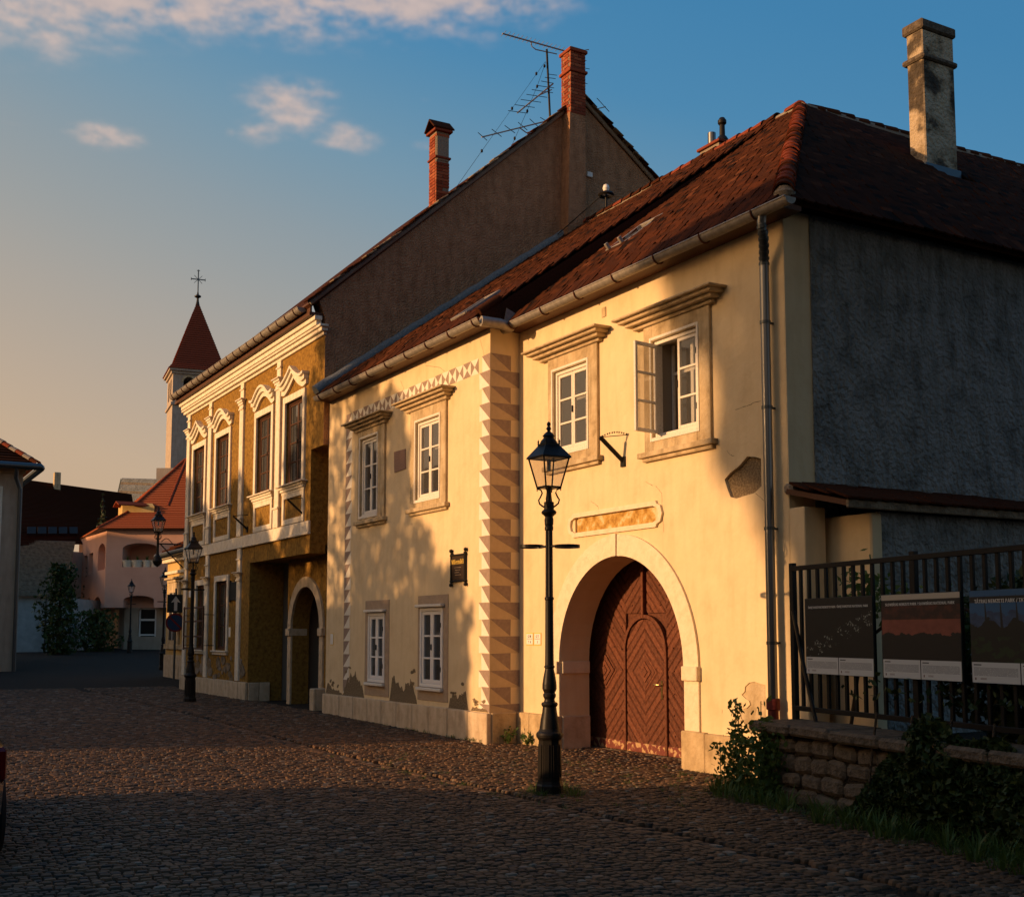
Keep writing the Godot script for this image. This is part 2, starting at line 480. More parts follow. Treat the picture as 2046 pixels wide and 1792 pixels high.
func sky_texture() -> ImageTexture:
	var w := 512
	var h := 256
	var im := Image.create_empty(w, h, false, Image.FORMAT_RGBF)
	var to_sun := -SUN.normalized()
	var flat := Vector2(to_sun.x, to_sun.z).normalized()
	for y in h:
		var el := 90.0 - (y + 0.5) * 180.0 / h
		for x in w:
			var az := (x + 0.5) / w * TAU
			var d := Vector3(sin(az) * cos(deg_to_rad(el)), sin(deg_to_rad(el)), -cos(az) * cos(deg_to_rad(el)))
			var s := rad_to_deg(acos(clampf(flat.dot(Vector2(sin(az), -cos(az))), -1, 1)))
			var c := ramp(maxf(el, 0.0) + 0.25 * (clampf(s, 50.0, 140.0) - 83.0))
			var an := rad_to_deg(acos(clampf(d.dot(to_sun), -1, 1)))
			var gl := exp(-(an / 17.0) * (an / 17.0))
			var g2 := exp(-(an / 45.0) * (an / 45.0))
			c += Color(4.4, 2.4, 0.95) * gl + Color(0.24, 0.14, 0.06) * g2
			if el < 0.0:
				c = Color(0.10, 0.085, 0.07)
			im.set_pixel(x, y, c)
	var W := 4096
	im.resize(W, W / 2, Image.INTERPOLATE_CUBIC)
	# clouds: [px, py, half width, half height, strength] in the directions where the photograph shows them
	var blobs := []
	for b in [[-40, -10, 260, 95, 1.7], [250, -15, 300, 78, 1.55], [560, -15, 260, 92, 1.5], [800, -10, 220, 84, 1.45], [980, 0, 160, 56, 1.25], [60, 35, 130, 50, 1.1], [1090, -10, 120, 36, 0.7], [690, 55, 55, 25, 0.45],
			[570, 215, 92, 58, 1.2], [610, 182, 62, 26, 1.15], [522, 252, 52, 36, 1.1], [690, 272, 66, 36, 1.1], [640, 250, 40, 16, 0.5], [205, 272, 70, 26, 1.5], [235, 262, 28, 14, 0.6], [25, 247, 40, 8, 0.6], [460, 262, 16, 14, 0.6], [845, 290, 36, 14, 0.5], [850, 200, 20, 10, 0.35], [435, 700, 40, 10, 0.35], [320, 318, 14, 8, 0.3]]:
		var d := ray(b[0], b[1])
		var e := ray(b[0] + b[2], b[1])
		var f := ray(b[0], b[1] + b[3])
		blobs.append([atan2(d.x, -d.z), asin(d.y), absf(atan2(e.x, -e.z) - atan2(d.x, -d.z)), absf(asin(f.y) - asin(d.y)), b[4]])
	var nz := noise(26.0, 6, 5)
	nz.fractal_gain = 0.6
	var x0 := int(deg_to_rad(-14.0) / TAU * W)
	var x1 := int(deg_to_rad(66.0) / TAU * W)
	var y0 := int((90.0 - 38.0) / 180.0 * W / 2)
	var y1 := int((90.0 - 8.0) / 180.0 * W / 2)
	for y in range(y0, y1):
		var el := (0.5 - (y + 0.5) / (W / 2)) * PI
		for x in range(x0, x1):
			var az := (x + 0.5) / W * TAU
			var den := 0.0
			for b in blobs:
				var ux: float = (az - b[0]) / b[2]
				if absf(ux) > 2.0:
					continue
				var uy: float = (el - b[1]) / b[3]
				var q := ux * ux + uy * uy
				if q < 4.0:
					den = maxf(den, b[4] * exp(-q * 0.9) + b[4] * 0.04)
			if den > 0.05:
				var v := nz.get_noise_2d(az * 0.38, el * 0.95) * 0.5 + 0.5
				var v2 := nz.get_noise_2d(az * 1.1 + 7.0, el * 3.0) * 0.5 + 0.5
				var a := smoothstep(0.18, 1.15, den * (0.10 + 1.15 * v + 0.75 * (v2 - 0.5)))
				if a > 0.003:
					var c := im.get_pixel(posmod(x, W), y)
					var k := clampf(v2 * 1.3 - 0.15, 0, 1)
					im.set_pixel(posmod(x, W), y, c.lerp(Color(0.52, 0.42, 0.39).lerp(Color(0.72, 0.54, 0.46), k), a * 0.82))
	return ImageTexture.create_from_image(im)

# ---------------------------------------------------------------- ground
func ground() -> void:
	var k := MB.new()
	var zs := [60.0, 20.0, 0.0, -16.0, -24.0, -34.0, -50.0, -75.0, -120.0, -400.0]
	var xs := [-300.0, -60.0, -20.0, 0.0, 6.0, 12.0, 40.0, 90.0, 400.0]
	for i in range(zs.size() - 1):
		for j in range(xs.size() - 1):
			k.quad(Vector3(xs[j], gy(zs[i]), zs[i]), Vector3(xs[j + 1], gy(zs[i]), zs[i]), Vector3(xs[j + 1], gy(zs[i + 1]), zs[i + 1]), Vector3(xs[j], gy(zs[i + 1]), zs[i + 1]), Vector3.UP)
	structure(put(self, "ground", k, m.soil))
	var street := structure(grp(self, "street")) as Node3D
	# a cobble: bevelled block, about 10 cm, the top softly domed
	var cm := []
	for v in 3:
		var b := MB.new()
		var top := []
		var mid := []
		var low := []
		for i in 8:
			var an: float = TAU * (i + 0.5) / 8.0
			var e := Vector2(cos(an), sin(an))
			var q := Vector2(signf(e.x) * pow(absf(e.x), 0.42), signf(e.y) * pow(absf(e.y), 0.42)) * (0.52 + 0.03 * sin(i * 2.3 + v))
			top.append(Vector3(q.x * 0.76, 0.0, q.y * 0.76))
			mid.append(Vector3(q.x * 0.93, -0.14, q.y * 0.93))
			low.append(Vector3(q.x * 0.96, -0.55, q.y * 0.96))
		for i in 8:
			var j := (i + 1) % 8
			b.tri(Vector3(0, 0.02, 0), top[i], top[j], Vector3.UP)
			b.quad(top[i], top[j], mid[j], mid[i], top[i] + top[j] + Vector3.UP * 0.5)
			b.quad(mid[i], mid[j], low[j], low[i], top[i] + top[j])
		cm.append(b.mesh())
	var spots := []
	var row := 0
	var z := -5.0
	while z > -36.0:
		var dz := rng.randf_range(0.060, 0.074) * (1.0 if z > -22.0 else 1.4)
		var x0 := -z * tan(YAW - 0.43) - 0.3
		var x1 := minf(XE + 1.6, -z * tan(YAW + 0.43) + 0.2)
		var x := x0 + rng.randf() * 0.1
		while x < x1:
			var dx := rng.randf_range(0.062, 0.098) * (1.0 if z > -22.0 else 1.35)
			var zz := z + 0.05 * sin(x * 1.1 + 0.4) + 0.012 * sin(x * 9.0 + row)
			var ok := true
			if x > XD - 0.12 and zz < -16.35 or x > XE - 0.12 and zz > -12.2 or x > XE - 0.12 and zz < -15.2:
				ok = false
			if absf(x - 6.15) < 0.16:
				ok = false
			if zz > -9.9 and x > 8.35 + (zz + 9.9) * -0.17:
				ok = false
			if ok:
				spots.append([Vector3(x + dx * 0.5, 0, zz), dx, dz])
			x += dx
		z -= dz
		row += 1
	# channel of long stones beside the pavement
	z = -6.0
	while z > -34.0:
		for c in 3:
			var l := rng.randf_range(0.14, 0.22)
			spots.append([Vector3(6.15 + (c - 1) * 0.10, -0.012, z - rng.randf() * 0.03), 0.1, 0.13])
		z -= 0.132
	# the 300 stones that show largest stand alone, the rest is one mass
	var order := []
	for i in spots.size():
		var p: Vector3 = spots[i][0]
		var dd := p.dot(Vector3(sin(YAW), 0, -cos(YAW)))
		var sx := 1023.0 + 2411.0 * p.dot(Vector3(cos(YAW), 0, sin(YAW))) / dd
		var sy := 1267.0 + 2411.0 * 1.7 / dd
		var key: float = dd if sx > 10 and sx < 2030 and sy < 1785 else 100.0 + dd
		order.append([key, i])
	order.sort_custom(func(a, b): return a[0] < b[0])
	var single := {}
	for i in mini(300, order.size()):
		single[order[i][1]] = true
	var rest := []
	for i in spots.size():
		var s: Array = spots[i]
		var p: Vector3 = s[0]
		var q := Basis(Vector3.UP, rng.randf_range(-0.07, 0.07)) * Basis(Vector3.RIGHT, rng.randf_range(-0.05, 0.05)) * Basis(Vector3.BACK, rng.randf_range(-0.05, 0.05))
		q = q * Basis.from_scale(Vector3(s[1] * 0.97, 0.11, s[2] * 0.97))
		p.y += gy(p.z) + 0.03 + rng.randf_range(-0.008, 0.008)
		if single.has(i):
			inst(street, "cobblestone", cm[i % 3], m.cobbles[rng.randi() % 4], p, q)
		else:
			rest.append(Transform3D(q, p))
	var mm := MultiMesh.new()
	mm.transform_format = MultiMesh.TRANSFORM_3D
	mm.use_colors = true
	mm.mesh = cm[0]
	mm.instance_count = rest.size()
	for i in rest.size():
		mm.set_instance_transform(i, rest[i])
		var t := rng.randf()
		var c := Color(0.085, 0.05, 0.028).lerp(Color(0.19, 0.105, 0.055), t * t)
		if rng.randf() < 0.05:
			c = Color(0.19, 0.15, 0.11)
		elif rng.randf() < 0.15:
			c = Color(0.045, 0.037, 0.03)
		mm.set_instance_color(i, c)
	var mi := MultiMeshInstance3D.new()
	mi.name = "cobblestones"
	mi.multimesh = mm
	mi.material_override = m.cobble_vc
	mi.set_meta("kind", "stuff")
	street.add_child(mi)

# ---------------------------------------------------------------- pieces shared by the houses
func csg_poly(parent: Node, poly: PackedVector2Array, x: float, depth: float, sub := true) -> void:
	var c := CSGPolygon3D.new()
	c.polygon = poly
	c.depth = depth
	c.transform = Transform3D(Basis(Vector3(0, 0, 1), Vector3(0, 1, 0), Vector3(-1, 0, 0)), Vector3(x, 0, 0))
	if sub:
		c.operation = CSGShape3D.OPERATION_SUBTRACTION
	parent.add_child(c)
func wall(parent: Node, called: String, mt: Material, outline: PackedVector2Array, x: float, thick: float, holes: Array, recesses := []) -> void:   # (z, y) outline, real openings and shallow recesses
	var c := CSGCombiner3D.new()
	c.name = called
	parent.add_child(c, true)
	c.position = -gp(parent)
	csg_poly(c, outline, x, thick, false)
	for h in holes:
		csg_poly(c, h, x - 0.5, thick + 1.0)
	for r in recesses:
		csg_poly(c, r[0], x - 0.5, 0.5 + r[1])
	for ch in c.get_children():
		(ch as CSGPolygon3D).material = mt
func arch(zc: float, r: float, y0: float, spring: float, rise: float, segs := 24) -> PackedVector2Array:
	var p := PackedVector2Array([Vector2(zc - r, y0)])
	for i in range(segs + 1):
		var a := PI - PI * i / segs
		p.append(Vector2(zc + r * cos(a), spring + rise * sin(a)))
	p.append(Vector2(zc + r, y0))
	return p
func arc_band(zc: float, r0: float, r1: float, spring: float, a0: float, a1: float, segs := 16) -> PackedVector2Array:
	var p := PackedVector2Array()
	for i in range(segs + 1):
		var a := deg_to_rad(lerpf(a0, a1, float(i) / segs))
		p.append(Vector2(zc + r1 * cos(a), spring + r1 * sin(a)))
	for i in range(segs + 1):
		var a := deg_to_rad(lerpf(a1, a0, float(i) / segs))
		p.append(Vector2(zc + r0 * cos(a), spring + r0 * sin(a)))
	return p
func frame_band(parent: Node, called: String, mt: Material, o: Array, i: Array, x: float, proud: float, ch := 0.006) -> void:   # rectangular border between outer and inner [z0, z1, y0, y1]
	var k := MB.new()
	k.cbox2(Vector3(x - proud, o[2], o[0]), Vector3(x + 0.02, o[3], i[0]), ch)
	k.cbox2(Vector3(x - proud, o[2], i[1]), Vector3(x + 0.02, o[3], o[1]), ch)
	if o[3] > i[3]:
		k.cbox2(Vector3(x - proud, i[3], i[0]), Vector3(x + 0.02, o[3], i[1]), ch)
	if i[2] > o[2]:
		k.cbox2(Vector3(x - proud, o[2], i[0]), Vector3(x + 0.02, i[2], i[1]), ch)
	put(parent, called, k, mt)
func cornice(parent: Node, called: String, mt: Material, x: float, z0: float, z1: float, steps: Array) -> void:   # steps [y0, y1, proud], with returned ends
	var k := MB.new()
	for s in steps:
		k.cbox2(Vector3(x - s[2], s[0], z0 - s[2]), Vector3(x + 0.02, s[1], z1 + s[2]), 0.008)
	put(parent, called, k, mt)
# two-leaf casement in the hole z0..z1, y0..y1; opened = the far leaf swung out into the street
func casement(w: Node, x: float, z0: float, z1: float, y0: float, y1: float, rows: int, wood: Material, opened := false, fr := 0.05, st := 0.045) -> void:
	var f := MB.new()
	f.cbox2(Vector3(x, y0, z0), Vector3(x + 0.10, y1, z0 + fr), 0.006)
	f.cbox2(Vector3(x, y0, z1 - fr), Vector3(x + 0.10, y1, z1), 0.006)
	f.cbox2(Vector3(x, y0, z0 + fr), Vector3(x + 0.10, y0 + fr, z1 - fr), 0.006)
	f.cbox2(Vector3(x, y1 - fr, z0 + fr), Vector3(x + 0.10, y1, z1 - fr), 0.006)
	put(w, "frame", f, wood)
	var zm := (z0 + z1) * 0.5
	var a0 := z0 + fr + 0.003
	var a1 := z1 - fr - 0.003
	var b0 := y0 + fr + 0.003
	var b1 := y1 - fr - 0.003
	for side in 2:
		var p0 := a0 if side == 0 else zm + 0.002
		var p1 := zm - 0.002 if side == 0 else a1
		var lw := p1 - p0
		var pivot := Vector3(x - 0.01, 0, a0 - 0.02) if opened and side == 0 else Vector3(x + 0.02, 0, p0)
		var turn := Basis(Vector3.UP, deg_to_rad(-80.0)) if opened and side == 0 else Basis()
		var s := MB.new()
		var bars := [[0.0, st, b0, b1], [lw - st, lw, b0, b1], [st, lw - st, b0, b0 + st], [st, lw - st, b1 - st, b1]]
		var ph := (b1 - b0 - 2 * st - (rows - 1) * 0.03) / rows
		for r in range(1, rows):
			var yy := b0 + st + r * ph + (r - 1) * 0.03
			bars.append([st, lw - st, yy, yy + 0.03])
		for q in bars:
			s.cbox(Vector3(0.02, (q[2] + q[3]) * 0.5, (q[0] + q[1]) * 0.5), Vector3(0.04, q[3] - q[2], q[1] - q[0]), 0.005)
		inst(w, "sash", s.mesh(), wood, pivot, turn)
		for r in rows:
			var yy := b0 + st + r * (ph + 0.03)
			var g := MB.new()
			g.box(Vector3(0.02, ph * 0.5 + 0.0, lw * 0.5), Vector3(0.004, ph + 0.006, lw - 2 * st + 0.006))
			inst(w, "pane", g.mesh(), m.glass, pivot + Vector3(0, yy, 0), turn)
		if side == 1:
			bx(w, "hinge", m.iron, Vector3(x - 0.008, b0 + 0.2, a1 - 0.005), Vector3(x + 0.012, b0 + 0.28, a1 + 0.012))
			bx(w, "hinge", m.iron, Vector3(x - 0.008, b1 - 0.28, a1 - 0.005), Vector3(x + 0.012, b1 - 0.2, a1 + 0.012))
	var ic := MB.new()
	for q in [[z0 + 0.03, z0 + 0.07], [zm - 0.03, zm + 0.03], [z1 - 0.07, z1 - 0.03]]:
		ic.box2(Vector3(x + 0.26, y0 + 0.03, q[0]), Vector3(x + 0.29, y1 - 0.03, q[1]))
	ic.box2(Vector3(x + 0.262, y0 + 0.02, z0 + 0.03), Vector3(x + 0.288, y0 + 0.07, z1 - 0.03))
	ic.box2(Vector3(x + 0.262, lerpf(y0, y1, 0.66), z0 + 0.03), Vector3(x + 0.288, lerpf(y0, y1, 0.66) + 0.04, z1 - 0.03))
	put(w, "inner_casement", ic, wood)
	bx(w, "handle", m.iron, Vector3(x - 0.0, (b0 + b1) * 0.5 - 0.05, zm - 0.012), Vector3(x + 0.014, (b0 + b1) * 0.5 + 0.05, zm + 0.012), 0.003)
func gutter(parent: Node, x: float, y: float, z0: float, z1: float, r: float, mt: Material, step: float, closed := true) -> void:
	var n := int(ceil((z1 - z0) / 1.9))
	for i in n:
		var a := lerpf(z0, z1, float(i) / n) - (0.0 if i == 0 else 0.02)
		var b := lerpf(z0, z1, float(i + 1) / n)
		var rr := r * (1.0 + 0.012 * (i % 2))
		var poly := PackedVector2Array()
		for q in 13:
			var an := PI + PI * q / 12.0
			poly.append(Vector2(cos(an), sin(an)) * rr)
		for q in 13:
			var an := TAU - PI * q / 12.0
			poly.append(Vector2(cos(an), sin(an)) * (rr - 0.008))
		var k := MB.new()
		k.prism(poly, Vector3(x, y, a), Vector3.RIGHT, Vector3.UP, Vector3(0, 0, b - a))
		k.tube([Vector3(x - rr, y, a), Vector3(x - rr, y, b)], 0.012, 6)
		if closed and i == n - 1:
			var cap := PackedVector2Array()
			for q in 13:
				var an := PI + PI * q / 12.0
				cap.append(Vector2(cos(an), sin(an)) * rr)
			k.prism(cap, Vector3(x, y, b - 0.004), Vector3.RIGHT, Vector3.UP, Vector3(0, 0, 0.006))
		put(parent, "gutter", k, mt)
	var z := z0 + 0.3
	while z < z1 - 0.1:
		var k := MB.new()
		var pts := []
		for q in 9:
			var an := PI * 0.98 + PI * 1.04 * q / 8.0
			pts.append(Vector3(x + cos(an) * (r + 0.014), y + sin(an) * (r + 0.014), z))
		k.tube(pts, 0.011, 6)
		put(parent, "gutter_bracket", k, m.rust)
		z += step
# plain tiles on a slope: o = lower corner, along = eave direction, up = up the slope (unit vectors), with a test that says where tiles lie
var tile_meshes := []
func tile_mesh() -> Mesh:
	if tile_meshes.is_empty():
		for v in 2:
			var k := MB.new()
			var w := 0.086
			var poly := [Vector2(-w, 0.22), Vector2(-w, -0.02), Vector2(-w * 0.82, -0.045), Vector2(-w * 0.4, -0.066), Vector2(w * 0.4, -0.068), Vector2(w * 0.82, -0.047), Vector2(w, -0.02), Vector2(w, 0.22)]
			k.prism(PackedVector2Array(poly), Vector3.ZERO, Vector3.RIGHT, Vector3.FORWARD, Vector3(0, 0.024, 0))
			tile_meshes.append(k.mesh())
	return tile_meshes[0]
func tiles(roof: Node, o: Vector3, along: Vector3, up: Vector3, length: float, rise: float, inside: Callable, singles: int, palette: Array, pw := 0.178, ph := 0.15) -> void:
	var nrm := up.cross(along).normalized()
	if nrm.y < 0:
		nrm = -nrm
	# tile axes: x across, -z (FORWARD) up the slope, y out of the roof
	var ax := up.cross(nrm).normalized()
	var base := Basis(ax, nrm, -up)
	var spots := []
	var rows := int(rise / ph)
	for r in rows:
		var v := r * ph
		var cnt := int(length / pw) + 1
		for c in cnt:
			var u := (c + (0.5 if r % 2 else 0.0)) * pw
			if u > length:
				continue
			if not inside.call(u, v):
				continue
			var p := o + along * (u + rng.randf_range(-0.006, 0.006)) + up * (v + rng.randf_range(-0.012, 0.012)) + nrm * (0.016 + rng.randf_range(-0.003, 0.004) + 0.03 * sin(u * 0.9) * sin(v * 0.7))
			var q := base * Basis(Vector3.RIGHT, 0.13 + rng.randf_range(-0.03, 0.04)) * Basis(Vector3.UP, rng.randf_range(-0.03, 0.03))
			q = q * Basis(Vector3.BACK, rng.randf_range(-0.03, 0.03))
			if rng.randf() < 0.006:
				continue
			spots.append([p, q])
	var order := []
	for i in spots.size():
		order.append([(spots[i][0] - EYE).length(), i])
	order.sort_custom(func(a, b): return a[0] < b[0])
	var single := {}
	for i in mini(singles, order.size()):
		single[order[i][1]] = true
	var mm := MultiMesh.new()
	mm.transform_format = MultiMesh.TRANSFORM_3D
	mm.use_colors = true
	mm.mesh = tile_mesh()
	mm.instance_count = maxi(spots.size() - single.size(), 0)
	var n := 0
	for i in spots.size():
		if single.has(i):
			inst(roof, "roof_tile", tile_mesh(), palette[4][rng.randi() % palette[4].size()], spots[i][0], spots[i][1])
		else:
			mm.set_instance_transform(n, Transform3D(spots[i][1], spots[i][0] - gp(roof)))
			var t := rng.randf()
			var c: Color = palette[0].lerp(palette[1], t)
			if rng.randf() < 0.10:
				c = palette[2]
			elif rng.randf() < 0.06:
				c = palette[3]
			mm.set_instance_color(n, c)
			n += 1
	if n:
		var mi := MultiMeshInstance3D.new()
		mi.name = "roof_tiles"
		mi.multimesh = mm
		mi.material_override = m.tile_vc
		mi.set_meta("kind", "stuff")
		roof.add_child(mi, true)
func slab(parent: Node, called: String, mt: Material, pts: Array, thick: float) -> MeshInstance3D:   # plane polygon with thickness below
	var k := MB.new()
	var nn: Vector3 = (pts[1] - pts[0]).cross(pts[2] - pts[0]).normalized()
	if nn.y < 0:
		nn = -nn
	for i in range(1, pts.size() - 1):
		k.tri(pts[0], pts[i], pts[i + 1], nn)
		k.tri(pts[0] - nn * thick, pts[i] - nn * thick, pts[i + 1] - nn * thick, -nn)
	var c := Vector3.ZERO
	for p in pts:
		c += p / pts.size()
	for i in pts.size():
		var a: Vector3 = pts[i]
		var b: Vector3 = pts[(i + 1) % pts.size()]
		k.quad(a, b, b - nn * thick, a - nn * thick, (a + b) * 0.5 - c)
	return put(parent, called, k, mt)
func ridge_tiles(parent: Node, a: Vector3, b: Vector3, r: float, mats: Array, step := 0.36, called := "ridge_tile") -> void:
	var d := (b - a).normalized()
	var n := int((b - a).length() / step)
	var side := d.cross(Vector3.UP).normalized()
	var up := side.cross(d).normalized()
	if not cache.has("ridge%.3f" % r):
		var k := MB.new()
		var segs := 8
		for i in segs:
			var a0 := PI * i / segs
			var a1 := PI * (i + 1) / segs
			var e0 := Vector3(cos(a0), sin(a0), 0)
			var e1 := Vector3(cos(a1), sin(a1), 0)
			k.quad_s(e0 * r, e1 * r, e1 * r * 0.86 + Vector3(0, 0, -step * 1.12), e0 * r * 0.86 + Vector3(0, 0, -step * 1.12), e0, e1, e1, e0)
			k.quad(e0 * r, e1 * r, e1 * (r - 0.02), e0 * (r - 0.02), Vector3(0, 0, 1))
		cache["ridge%.3f" % r] = k.mesh()
	for i in n:
		var p := a + d * (i * step) + Vector3(0, rng.randf_range(-0.01, 0.012), 0)
		var bs := Basis(side, up, -d) * Basis(Vector3.RIGHT, rng.randf_range(-0.02, 0.02)) * Basis(Vector3.UP, rng.randf_range(-0.04, 0.04))
		inst(parent, called, cache["ridge%.3f" % r], mats[rng.randi() % mats.size()], p, bs)
func bricks(ch: Node, c0: Vector3, c1: Vector3, course := 0.078, skip = null) -> void:   # shaft of bricks between two corners, joints recessed
	bx(ch, "joints", m.mortar, c0 + Vector3(0.014, 0, 0.014), c1 - Vector3(0.014, 0, 0.014))
	var n := int((c1.y - c0.y) / course)
	for r in n:
		var y := c0.y + r * course
		for face in 4:
			var along := c1.x - c0.x if face < 2 else c1.z - c0.z
			var cnt := maxi(1, int(round(along / 0.27)))
			var bl := along / cnt
			var off := bl * 0.5 if r % 2 else 0.0
			var u := -off
			while u < along - 0.02:
				var a := maxf(u, 0.0)
				var b := minf(u + bl, along)
				u += bl
				if face >= 2:     # leave the corners to the other two faces
					a = maxf(a, 0.06)
					b = minf(b, along - 0.06)
				if b - a < 0.05:
					continue
				a += 0.005
				b -= 0.005
				var j := rng.randf_range(-0.004, 0.006)
				var p0: Vector3
				var p1: Vector3
				if face == 0:
					p0 = Vector3(c0.x + a, y, c1.z - 0.06)
					p1 = Vector3(c0.x + b, y + course - 0.011, c1.z + j)
				elif face == 1:
					p0 = Vector3(c0.x + a, y, c0.z - j)
					p1 = Vector3(c0.x + b, y + course - 0.011, c0.z + 0.06)
				elif face == 2:
					p0 = Vector3(c0.x - j, y, c0.z + a)
					p1 = Vector3(c0.x + 0.06, y + course - 0.011, c0.z + b)
				else:
					p0 = Vector3(c1.x - 0.06, y, c0.z + a)
					p1 = Vector3(c1.x + j, y + course - 0.011, c0.z + b)
				if skip != null and skip.call(face, r, n):
					continue
				var key := "brick%.2f_%d" % [b - a, 1 if face < 2 else 0]
				if not cache.has(key):
					var k := MB.new()
					k.cbox(Vector3.ZERO, Vector3(b - a, course - 0.011, 0.064) if face < 2 else Vector3(0.064, course - 0.011, b - a), 0.005)
					cache[key] = k.mesh()
				inst(ch, "brick", cache[key], [m.brick_a, m.brick_b, m.brick_c][rng.randi() % 3], (p0 + p1) * 0.5)

# ---------------------------------------------------------------- the gate house
const RIDGE_X := 15.1
const RIDGE_Y := 11.32
func roof_palette() -> Array:
	return [Color(0.038, 0.014, 0.006), Color(0.078, 0.025, 0.010), Color(0.018, 0.010, 0.007), Color(0.12, 0.042, 0.018), [m.tile_a, m.tile_b, m.tile_c]]
func gate_house() -> void:
	var h := thing("gate_house", "cream plastered house with arched brown gate and open upper window", "house", Vector3(XE, 0, -13.3))
	var zc := -13.68
	var stone_poly := PackedVector2Array()
	for p in [[1448, 958], [1459, 945], [1478, 930], [1493, 912], [1510, 913], [1527, 918], [1531, 925], [1530, 946], [1525, 968], [1510, 983], [1505, 986], [1490, 990], [1472, 996], [1460, 993], [1455, 980]]:
		var q := on_x(p[0], p[1], XE)
		stone_poly.append(Vector2(q.z, q.y))
	var low_poly := PackedVector2Array()
	for p in [[1556, 1372], [1540, 1371], [1520, 1366], [1508, 1362], [1497, 1364], [1489, 1372], [1488, 1382], [1482, 1388], [1490, 1396], [1497, 1400], [1499, 1408], [1492, 1415], [1484, 1416], [1479, 1410], [1477, 1422], [1481, 1436], [1488, 1446], [1494, 1458], [1502, 1468], [1512, 1462], [1516, 1448], [1530, 1442], [1556, 1440]]:
		var q := on_x(p[0], p[1], XE)
		low_poly.append(Vector2(q.z, q.y))
	var small_poly := PackedVector2Array()
	for p in [[1466, 1438], [1474, 1432], [1480, 1438], [1478, 1448], [1470, 1452], [1465, 1447]]:
		var q := on_x(p[0], p[1], XE)
		small_poly.append(Vector2(q.z, q.y))
	var plaque_in := rect(-14.75, -12.78, 3.17, 3.38)
	var win1 := [-15.28, -14.36, 4.40, 5.64]
	var win2 := [-12.76, -11.82, 4.28, 5.58]
	wall(h, "front_wall", m.cream, PackedVector2Array([Vector2(-16.55, -0.2), Vector2(-10.25, -0.2), Vector2(-10.25, 6.62), Vector2(-16.55, 6.62)]), XE, 0.5,
		[arch(zc, 1.49, -0.5, 1.28, 1.49), rect(win1[0], win1[1], win1[2], win1[3]), rect(win2[0], win2[1], win2[2], win2[3])],
		[[stone_poly, 0.06], [low_poly, 0.022], [small_poly, 0.018], [plaque_in, 0.06]])
	zy(h, "exposed_stone", m.rubble, stone_poly, XE + 0.045, 0.01)
	zy(h, "bare_patch", m.stone, low_poly, XE + 0.014, 0.006)
	zy(h, "bare_patch", m.stone, small_poly, XE + 0.012, 0.005)
	# side wall: smooth strip at the corner, dark roughcast beyond; the wall stands under the hipped roof of the wing
	bx(h, "side_wall", m.cream, Vector3(XE + 0.003, -0.2, -10.238), Vector3(9.80, 6.615, -10.7))
	bx(h, "side_wall", m.roughcast, Vector3(9.80, -0.2, -10.222), Vector3(27.0, 6.615, -10.7))
	bx(h, "back_wall", m.cream, Vector3(20.9, -0.2, -10.8), Vector3(21.3, 6.62, -16.4))
	bx(h, "floor", m.room, Vector3(9.95, 3.4, -10.75), Vector3(20.85, 3.6, -16.3))
	bx(h, "floor", m.room, Vector3(10.35, -0.06, -10.75), Vector3(20.85, 0.02, -16.3))
	bx(h, "inner_wall", m.room, Vector3(12.2, 3.6, -10.75), Vector3(12.3, 6.6, -16.3))
	# plinth
	var e := [-12.22, -11.74, -11.20, -10.72, -10.24]
	for i in 4:
		bx(h, "plinth_slab", m.plinth_b, Vector3(XE - 0.07 - 0.006 * (i % 2), -0.1, e[i] + 0.006), Vector3(XE + 0.01, 0.50 - 0.008 * (i % 3), e[i + 1] - 0.006), 0.012)
	var e2 := [-16.38, -15.98, -15.14]
	for i in 2:
		bx(h, "plinth_slab", m.plinth_b, Vector3(XE - 0.07 - 0.006 * (i % 2), -0.1, e2[i] + 0.006), Vector3(XE + 0.01, 0.50, e2[i + 1] - 0.006), 0.012)
	bx(h, "plinth_slab", m.plinth, Vector3(XE + 0.012, -0.1, -15.19), Vector3(XE + 0.5, 0.50, -15.135), 0.01)
	bx(h, "plinth_slab", m.plinth_b, Vector3(XE - 0.05, -0.1, -12.225), Vector3(XE + 0.5, 0.50, -12.19), 0.01)
	# gate surround
	var sur := grp(h, "gate_surround")
	zy(sur, "arch_stone", m.arch, arc_band(zc, 1.492, 1.79, 1.28, 94.5, 180, 20), XE - 0.028, 0.05)
	zy(sur, "arch_stone", m.arch, arc_band(zc, 1.492, 1.79, 1.28, 0, 88.5, 20), XE - 0.034, 0.05)
	zy(sur, "keystone", m.arch, arc_band(zc, 1.492, 1.80, 1.28, 89.2, 94, 3), XE - 0.045, 0.06)
	for s in [-1, 1]:
		var a: float = zc + s * 1.492
		var b: float = zc + s * 1.79
		bx(sur, "jamb", m.arch, Vector3(XE - 0.03, 0.5, minf(a, b)), Vector3(XE + 0.015, 1.12, maxf(a, b)), 0.006)
		bx(sur, "impost", m.arch, Vector3(XE - 0.075, 1.12, minf(a, b) - (0.0 if s > 0 else 0.015)), Vector3(XE + 0.015, 1.30, maxf(a, b) + (0.015 if s > 0 else 0.0)), 0.01)
		bx(sur, "impost", m.arch, Vector3(XE + 0.017, 1.12, minf(a, a - s * 0.03)), Vector3(XE + 0.5, 1.30, maxf(a, a - s * 0.03)), 0.01)
	# plaque above the gate: moulded border with bowed ends
	var pl := grp(h, "plaque")
	var ring := PackedVector2Array()
